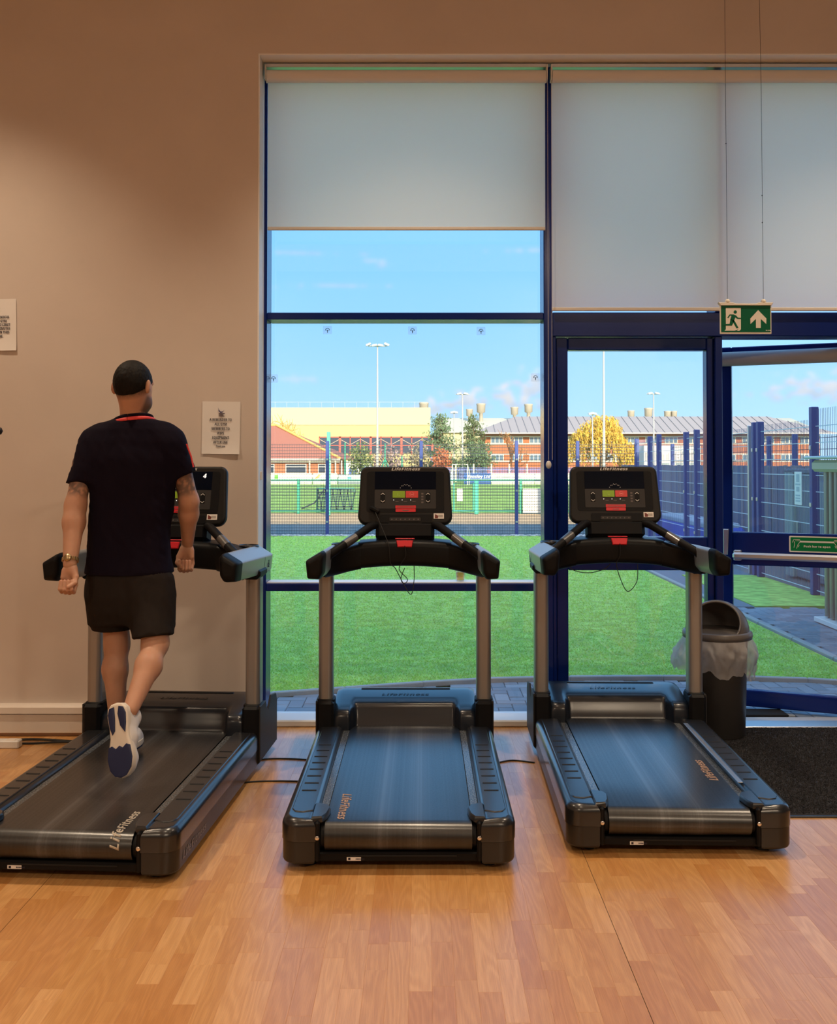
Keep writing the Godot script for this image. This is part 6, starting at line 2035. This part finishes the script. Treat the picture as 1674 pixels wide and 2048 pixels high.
	R.quad(e[0], e[1], rb, ra)
	R.quad(e[2], e[3], ra, rb)
	R.tri(e[1], e[2], rb)
	R.tri(e[3], e[0], ra)
	R.quad(e[3], e[2], e[1], e[0])
	var roof := part("roof", R, mat(0.30, 0.265, 0.25, 0.6), of)
	for k in 44:
		var x := 8.4 + 1.2 * k
		var u := clampf((x - 7.3) / 7.3, 0, 1) * clampf((61.5 - x) / 7.3, 0, 1)
		u = minf(u, 1.0)
		var p0 := Vector3(x, 6.2, 1.9)
		var p1 := p0 + Vector3(0, 2.85 * u, -8.9 * u)
		part("roof_seam", MB.new().tube([p0 + Vector3(0, 0.04, 0), p1 + Vector3(0, 0.04, 0)], 0.05, 4), mat(0.24, 0.22, 0.22, 0.6), roof)
	part("gutter", MB.new().box(Vector3(34.4, 6.14, 1.95), Vector3(54.4, 0.16, 0.16)), mat(0.42, 0.40, 0.38, 0.6), of)
	# white block with lettering in front of the offices
	var wb := thing("white_unit", "white rendered unit with big pale letters before the offices", "building", Vector3(at(1345, 928, 130).x, 0, -130))
	part("wall", MB.new().box(Vector3(0, 2.0, -2), Vector3(7.4, 4.0, 4)), mat(0.80, 0.74, 0.62, 0.7), wb)
	part("sign_band", MB.new().box(Vector3(0, 2.55, 0.04), Vector3(7.0, 1.1, 0.1)), mat(0.55, 0.50, 0.46, 0.7), wb)
	put_text("lettering", "TRB S", 0.85, mat(0.85, 0.83, 0.78, 0.6), wb, Transform3D(Basis(), Vector3(0.4, 2.55, 0.12)), 0.0, 1.15)
	for k in 4: part("window", MB.new().box(Vector3(-2.7 + 1.8 * k, 1.2, 0.04), Vector3(0.9, 1.1, 0.1)), mat(0.30, 0.36, 0.34, 0.3), wb)
	# clubhouse with a tiled hipped roof
	var cl := thing("clubhouse", "low brick clubhouse with a red tiled hipped roof", "building", Vector3(0, 0, -118))
	var tile := grained(mat(0.42, 0.16, 0.11, 0.85), M.speck, 1.2)
	part("wall", MB.new().box(Vector3(-25.2, 1.05, -6.2), Vector3(30.6, 2.1, 11)), grained(mat(0.58, 0.22, 0.11, 0.85), M.speck, 1.0), cl)
	R = MB.new()
	R.group(-1)
	e = [Vector3(-42, 2.2, 0), Vector3(-9.7, 2.2, 0), Vector3(-8.4, 2.2, -12.4), Vector3(-42, 2.2, -12.4)]
	ra = Vector3(-42, 6.35, -6)
	rb = Vector3(-18.2, 6.35, -6)
	R.quad(e[0], e[1], rb, ra)
	R.quad(e[2], e[3], ra, rb)
	R.tri(e[1], e[2], rb)
	R.quad(e[3], e[2], e[1], e[0])
	var rf := part("roof", R, tile, cl)
	part("hip_tiles", MB.new().tube([e[1] + Vector3(0, 0.08, 0), rb + Vector3(0, 0.08, 0)], 0.16, 6).tube([ra + Vector3(0, 0.08, 0), rb + Vector3(0, 0.08, 0)], 0.16, 6), mat(0.66, 0.36, 0.10, 0.8), rf)
	part("fascia", MB.new().box(Vector3(-25.8, 2.12, 0.06), Vector3(32.2, 0.22, 0.14)), pale, cl)
	part("verandah_beam", MB.new().box(Vector3(-25.8, 1.86, -0.3), Vector3(32.0, 0.16, 0.12)), pale, cl)
	for w in [[539, 549], [571, 613], [636, 652]]:
		var x0 := at(w[0], 936, 118.6).x
		var x1 := at(w[1], 936, 118.6).x
		var wd := part("window", MB.new().box(Vector3((x0 + x1) / 2, 1.05, -0.62), Vector3(x1 - x0, 1.1, 0.12)), pale, cl)
		part("pane", MB.new().box(Vector3((x0 + x1) / 2, 0.90, -0.54), Vector3(x1 - x0 - 0.2, 0.66, 0.05)), dark, wd)
		part("pane", MB.new().box(Vector3((x0 + x1) / 2, 1.42, -0.54), Vector3(x1 - x0 - 0.2, 0.20, 0.05)), dark, wd)
	for x in [619.0, 661.0, 671.0, 683.0]:
		part("column", MB.new().box(Vector3(at(x, 936, 118).x, 1.0, -0.1), Vector3(0.16, 2.0, 0.16)), pale, cl)
	part("terrace_wall", MB.new().box(Vector3(-24, 0.2, 1.5), Vector3(30, 0.4, 0.3)), mat(0.72, 0.66, 0.52, 0.8), cl)
	# boards round the pitch
	var board := func(x0: float, x1: float, label: String, m: Material, h := 0.86, d := 79.0) -> Node3D:
		var a := at(x0, 950, d).x
		var b := at(x1, 950, d).x
		var t := thing("advertising_board", label, "board", Vector3((a + b) / 2, 0, -d))
		part("panel", MB.new().box(Vector3(0, h / 2, 0), Vector3(b - a, h, 0.06), 0.01), m, t)
		part("rail", MB.new().box(Vector3(0, h * 0.46, 0.05), Vector3(b - a, 0.05, 0.04)), mat(0.25, 0.28, 0.26, 0.6), t)
		return t
	var bw := mat(0.86, 0.82, 0.66, 0.7)
	var b1 = board.call(530, 624, "pale board with a green square and faint grey letters", bw)
	part("green_square", MB.new().box(Vector3(-0.95, 0.58, 0.06), Vector3(0.28, 0.32, 0.02)), mat(0.12, 0.60, 0.05, 0.6), b1)
	put_text("lettering", "cllo", 0.24, mat(0.62, 0.58, 0.5, 0.7), b1, Transform3D(Basis(), Vector3(0.35, 0.6, 0.045)), 0.0, 1.8)
	var b2 = board.call(626, 674, "pale board with an orange slanted mark", bw)
	part("orange_mark", MB.new().box(Vector3(-0.6, 0.6, 0.06), Vector3(0.45, 0.07, 0.02), 0.0, Basis(Vector3.BACK, 0.8)).box(Vector3(-0.48, 0.6, 0.06), Vector3(0.38, 0.06, 0.02), 0.0, Basis(Vector3.BACK, 0.8)), mat(0.75, 0.42, 0.08, 0.6), b2)
	var b3 = board.call(676, 722, "dark framed board with white and teal panels", mat(0.30, 0.36, 0.38, 0.7), 0.78)
	part("white_panel", MB.new().box(Vector3(-0.4, 0.54, 0.06), Vector3(0.8, 0.22, 0.02)).box(Vector3(0.45, 0.54, 0.06), Vector3(0.75, 0.2, 0.02)), bw, b3)
	part("teal_panel", MB.new().box(Vector3(0.0, 0.5, 0.075), Vector3(0.3, 0.16, 0.02)), mat(0.10, 0.45, 0.5, 0.6), b3)
	var b4 = board.call(928, 982, "deep blue board with bold white italic lettering", mat(0.02, 0.10, 0.34, 0.6))
	put_text("lettering", "Tensley Ltd", 0.24, mat(0.88, 0.88, 0.84, 0.6), b4, Transform3D(Basis(), Vector3(0.1, 0.60, 0.05)), 0.25, 1.0)
	var b5 = board.call(983, 1069, "long white board with small grey lettering", bw)
	put_text("lettering", "bridgerdaw", 0.17, mat(0.35, 0.34, 0.36, 0.7), b5, Transform3D(Basis(), Vector3(-0.35, 0.62, 0.05)), 0.0, 1.5)
	board.call(1070, 1200, "plain white board behind the blue dugout panel", bw)
	# blue picket railing and white goal
	var pk := thing("picket_railing", "blue picket railing with pale posts behind the boards", "fence", Vector3(0, 0, -90))
	var pm := MB.new()
	for k in 150: pm.box(Vector3(1.6 + 0.085 * k, 0.70, 0), Vector3(0.035, 1.2, 0.03))
	tag(part("pickets", pm, mat(0.14, 0.18, 0.46, 0.6), pk), "", "", "", "stuff")
	for k in 7: part("post", MB.new().box(Vector3(3.0 + 1.6 * k, 0.8, 0.05), Vector3(0.12, 1.6, 0.1)), pale, pk)
	part("rail", MB.new().box(Vector3(8, 1.1, 0.03), Vector3(13, 0.06, 0.05)).box(Vector3(8, 0.4, 0.03), Vector3(13, 0.06, 0.05)), mat(0.14, 0.18, 0.46, 0.6), pk)
	var goal := thing("football_goal", "white football goal frame at the far side of the pitch", "goal", Vector3(at(921, 950, 77).x, 0, -77))
	part("frame", MB.new().tube([Vector3(-0.62, 0, 0), Vector3(-0.62, 1.55, 0), Vector3(0.55, 1.55, 0), Vector3(0.55, 0, 0)], 0.05, 8), mat(0.88, 0.86, 0.76, 0.6), goal)
	part("stay", MB.new().tube([Vector3(0.55, 1.5, 0), Vector3(0.75, 0.9, -0.9), Vector3(0.75, 0, -1.1)], 0.03, 6).tube([Vector3(-0.62, 1.5, 0), Vector3(-0.7, 0.9, -0.9), Vector3(-0.7, 0, -1.1)], 0.03, 6), mat(0.88, 0.86, 0.76, 0.6), goal)
	# green net supports beyond the pitch
	for q in [[770, 887, 1], [690, 885, 0], [804, 912, 0]]:
		var p := at(q[0], q[1], 84.0)
		var m := MB.new().tube([Vector3(0, 0, 0), Vector3(0, p.y, 0)], 0.06, 8)
		var t := thing("net_support", ["slim green net pole beside the clubhouse eaves", "green net pole with two slanted stays", "low green pole at the foot of the bare hedge"][[690, 770, 804].find(q[0])], "post", Vector3(p.x, 0, -84.0))
		part("pole", m, M.post_green, t)
		if q[2]:
			for s in [-1.0, 1.0]: part("stay", MB.new().tube([Vector3(0, p.y * 0.62, 0), Vector3(s * 0.75, 0.2, 0)], 0.045, 6), M.post_green, t)
	# plain white store between clubhouse and trees
	var ws := thing("white_store", "small white store beside the clubhouse with blue doors", "building", Vector3(at(714, 930, 136).x, 0, -136))
	part("wall", MB.new().box(Vector3(0, 0.95, -2), Vector3(3.6, 1.9, 4)), mat(0.78, 0.76, 0.68, 0.7), ws)
	part("roof", MB.new().box(Vector3(0, 1.95, -2), Vector3(4.0, 0.12, 4.4)), mat(0.5, 0.52, 0.5, 0.7), ws)
	part("door", MB.new().box(Vector3(-0.5, 0.5, 0.04), Vector3(1.2, 1.0, 0.08)), mat(0.06, 0.12, 0.35, 0.6), ws)
	part("window", MB.new().box(Vector3(0.9, 1.1, 0.04), Vector3(0.7, 0.6, 0.08)), mat(0.2, 0.28, 0.3, 0.3), ws)

# ---- trees ------------------------------------------------------------------------------------------
func leaf_mesh(w: float, l: float) -> ArrayMesh:
	var m := MB.new()
	m.group(-1)
	m.quad(Vector3(0, 0, 0), Vector3(w, 0.15 * l, l * 0.5), Vector3(0, 0, l), Vector3(-w, 0.15 * l, l * 0.5))
	return m.done()

func foliage(called: String, parent: Node3D, mesh: Mesh, spots: Array, tint: Array, m: StandardMaterial3D) -> void:
	var mm := MultiMesh.new()
	mm.transform_format = MultiMesh.TRANSFORM_3D
	mm.use_colors = true
	mm.mesh = mesh
	mm.instance_count = spots.size()
	for k in spots.size():
		mm.set_instance_transform(k, spots[k])
		mm.set_instance_color(k, tint[k])
	var o := MultiMeshInstance3D.new()
	o.name = called
	o.multimesh = mm
	o.material_override = m
	parent.add_child(o)
	tag(o, "", "", "", "stuff")

func leaf_mat() -> StandardMaterial3D:
	var m := mat(1, 1, 1, 0.8)
	m.vertex_color_use_as_albedo = true
	m.backlight_enabled = true
	m.backlight = Color(0.5, 0.5, 0.4)
	return m

func branch(mb: MB, p: Vector3, dir: Vector3, l: float, r: float, depth: int, r_: RandomNumberGenerator, tips: Array, spread := 0.55, up := 0.25) -> void:
	var pts := [p]
	var q := p
	var d := dir
	for k in 3:
		d = (d + Vector3(r_.randfn(), r_.randfn(), r_.randfn()) * 0.12 + Vector3.UP * 0.03).normalized()
		q += d * l / 3.0
		pts.append(q)
	mb.tube(pts, [r, r * 0.88, r * 0.76, r * 0.62], 4, false)
	tips.append([q, d])
	if depth <= 0: return
	var n := 3 if depth > 1 else 4
	for k in n:
		var a := TAU * (k + r_.randf() * 0.6) / n
		var side := d.cross(Vector3(cos(a), 0.3, sin(a))).normalized()
		var nd := (d * (1.0 - spread * 0.5) + side * spread * r_.randf_range(0.7, 1.2) + Vector3.UP * up).normalized()
		var st: Vector3 = pts[1 + (k % 3)]
		branch(mb, st, nd, l * r_.randf_range(0.58, 0.78), r * 0.55, depth - 1, r_, tips, spread, up)

func build_trees() -> void:
	var lm := leaf_mat()
	var r := RandomNumberGenerator.new()
	r.seed = 99
	var bark := mat(0.22, 0.15, 0.09, 0.9)
	# conifers
	for c in [[880, 828, 104.0, 3.1, "bushy blue green conifer left of the slim lamp posts"], [946, 832, 113.0, 3.0, "darker ragged conifer right of the slim lamp posts"]]:
		var top := at(c[0], c[1], c[2])
		var t := thing("conifer", c[4], "tree", Vector3(top.x, 0, -c[2]), 0.0, "conifers beyond the pitch")
		part("trunk", MB.new().tube([Vector3(0, 0, 0), Vector3(0.1, top.y * 0.5, 0), Vector3(0, top.y, 0)], [0.22, 0.14, 0.02], 6), bark, t)
		var spots := []
		var tint := []
		var bm := MB.new()
		var boughs := 60
		for k in boughs:
			var u := (k + r.randf()) / boughs
			var y: float = top.y * (0.06 + 0.93 * u)
			var L: float = c[3] * pow(1.0 - u, 0.75) * r.randf_range(0.65, 1.15) + 0.12
			var a := r.randf() * TAU
			var dir := Vector3(cos(a), r.randf_range(-0.12, 0.25), sin(a)).normalized()
			var p0 := Vector3(0, y, 0)
			bm.tube([p0, p0 + dir * L * 0.6, p0 + dir * L + Vector3(0, 0.1 * L, 0)], [0.05, 0.03, 0.01], 3, false)
			for q in int(14 + L * 26):
				var s := pow(r.randf(), 0.7)
				var p := p0 + dir * L * s + Vector3(r.randfn(), r.randfn() * 0.5, r.randfn()) * 0.20 * (0.4 + s)
				spots.append(Transform3D(Basis.from_euler(Vector3(r.randf() * TAU, r.randf() * TAU, r.randf() * TAU)).scaled(Vector3.ONE * r.randf_range(0.6, 1.3)), p))
				var g := r.randf_range(0.7, 1.3)
				tint.append(Color(0.13 * g, 0.20 * g, 0.10 * g) if c[0] < 900 else Color(0.12 * g, 0.17 * g, 0.07 * g))
		part("boughs", bm, bark, t)
		foliage("needles", t, leaf_mesh(0.07, 0.30), spots, tint, lm)
	# golden willow
	var wb := at(1205, 826, 97.0)
	var wl := thing("willow", "broad golden willow with hanging foliage", "tree", Vector3(wb.x, 0, -97.0))
	var tips := []
	var wm := MB.new()
	branch(wm, Vector3.ZERO, Vector3.UP, 2.4, 0.35, 3, r, tips, 0.75, 0.3)
	part("branches", wm, bark, wl)
	var spots := []
	var tint := []
	for k in 420:
		var a := r.randf() * TAU
		var rad := sqrt(r.randf())
		var x := cos(a) * rad * 3.55
		var z := sin(a) * rad * 2.8
		var y0: float = wb.y * (1.0 - 0.42 * rad * rad) * r.randf_range(0.9, 1.0)
		if x > 1.6: y0 *= 0.78
		var L := r.randf_range(0.8, 2.6)
		for q in int(L * 12):
			var p := Vector3(x + r.randfn() * 0.06, maxf(y0 - q / 12.0, 0.2), z + r.randfn() * 0.06)
			spots.append(Transform3D(Basis.from_euler(Vector3(PI / 2 + r.randfn() * 0.5, r.randf() * TAU, r.randfn() * 0.4)).scaled(Vector3.ONE * r.randf_range(0.7, 1.3)), p))
			var g := r.randf_range(0.75, 1.25)
			tint.append(Color(0.60 * g, 0.40 * g * r.randf_range(0.85, 1.1), 0.06 * g))
	foliage("leaves", wl, leaf_mesh(0.06, 0.26), spots, tint, lm)
	# shrubs: [x, top, half width px, d, colour, label, density]
	for s in [[722, 884, 26, 100.0, Color(0.17, 0.22, 0.08), "rounded olive green shrub in front of the red windows", 900], [778, 888, 34, 101.0, Color(0.30, 0.22, 0.22), "purple brown thinly leaved hedge behind the masts", 800], [836, 884, 26, 102.0, Color(0.30, 0.26, 0.18), "brownish shrub merging into the conifer", 700], [883, 893, 22, 99.0, Color(0.50, 0.16, 0.07), "rust red shrub at the foot of the conifers", 600], [955, 880, 30, 108.0, Color(0.11, 0.18, 0.09), "dark green shrub against the brick offices", 900]]:
		var top := at(s[0], s[1], s[3])
		var hw: float = s[2] * s[3] / F
		var t := thing("shrub", s[5], "shrub", Vector3(top.x, 0, -s[3]))
		var bm := MB.new()
		var tp := []
		branch(bm, Vector3.ZERO, Vector3.UP, top.y * 0.4, 0.07, 2, r, tp, 0.9, 0.25)
		part("stems", bm, bark, t)
		spots = []
		tint = []
		for k in s[6]:
			var v := Vector3(r.randfn(), r.randfn(), r.randfn()).normalized() * pow(r.randf(), 0.4)
			var p := Vector3(v.x * hw, top.y * 0.5 + v.y * top.y * 0.5, v.z * hw)
			spots.append(Transform3D(Basis.from_euler(Vector3(r.randf() * TAU, r.randf() * TAU, r.randf() * TAU)).scaled(Vector3.ONE * r.randf_range(0.6, 1.3)), p))
			var g := r.randf_range(0.6, 1.35)
			tint.append(Color(s[4].r * g, s[4].g * g, s[4].b * g))
		foliage("leaves", t, leaf_mesh(0.10, 0.26), spots, tint, lm)
	# bare autumn trees
	for b in [[1017, 852, 98.0, 5, mat(0.40, 0.17, 0.07, 0.9), "small leafless tree before the brick offices", 0.5, 4.2], [590, 838, 140.0, 5, mat(0.62, 0.34, 0.08, 0.9), "orange twigged bare tree rising behind the clubhouse roof", 0.85, 7.0]]:
		var top := at(b[0], b[1], b[2])
		var t := thing("bare_tree", b[5], "tree", Vector3(top.x, 0, -b[2]))
		var bm := MB.new()
		var tp := []
		branch(bm, Vector3.ZERO, Vector3.UP, top.y * (0.42 if b[0] > 900 else 0.55), 0.2 if b[0] > 900 else 0.4, 4, r, tp, b[6], 0.3)
		part("branches", bm, b[4], t)
		if b[0] > 900:
			spots = []
			tint = []
			for q in tp:
				if q[0].y < top.y * 0.45: continue
				if r.randf() < 0.8:
					spots.append(Transform3D(Basis.from_euler(Vector3(r.randf() * TAU, r.randf() * TAU, 0)), q[0]))
					tint.append(Color(0.55, 0.28, 0.08))
			foliage("last_leaves", t, leaf_mesh(0.06, 0.18), spots, tint, lm)
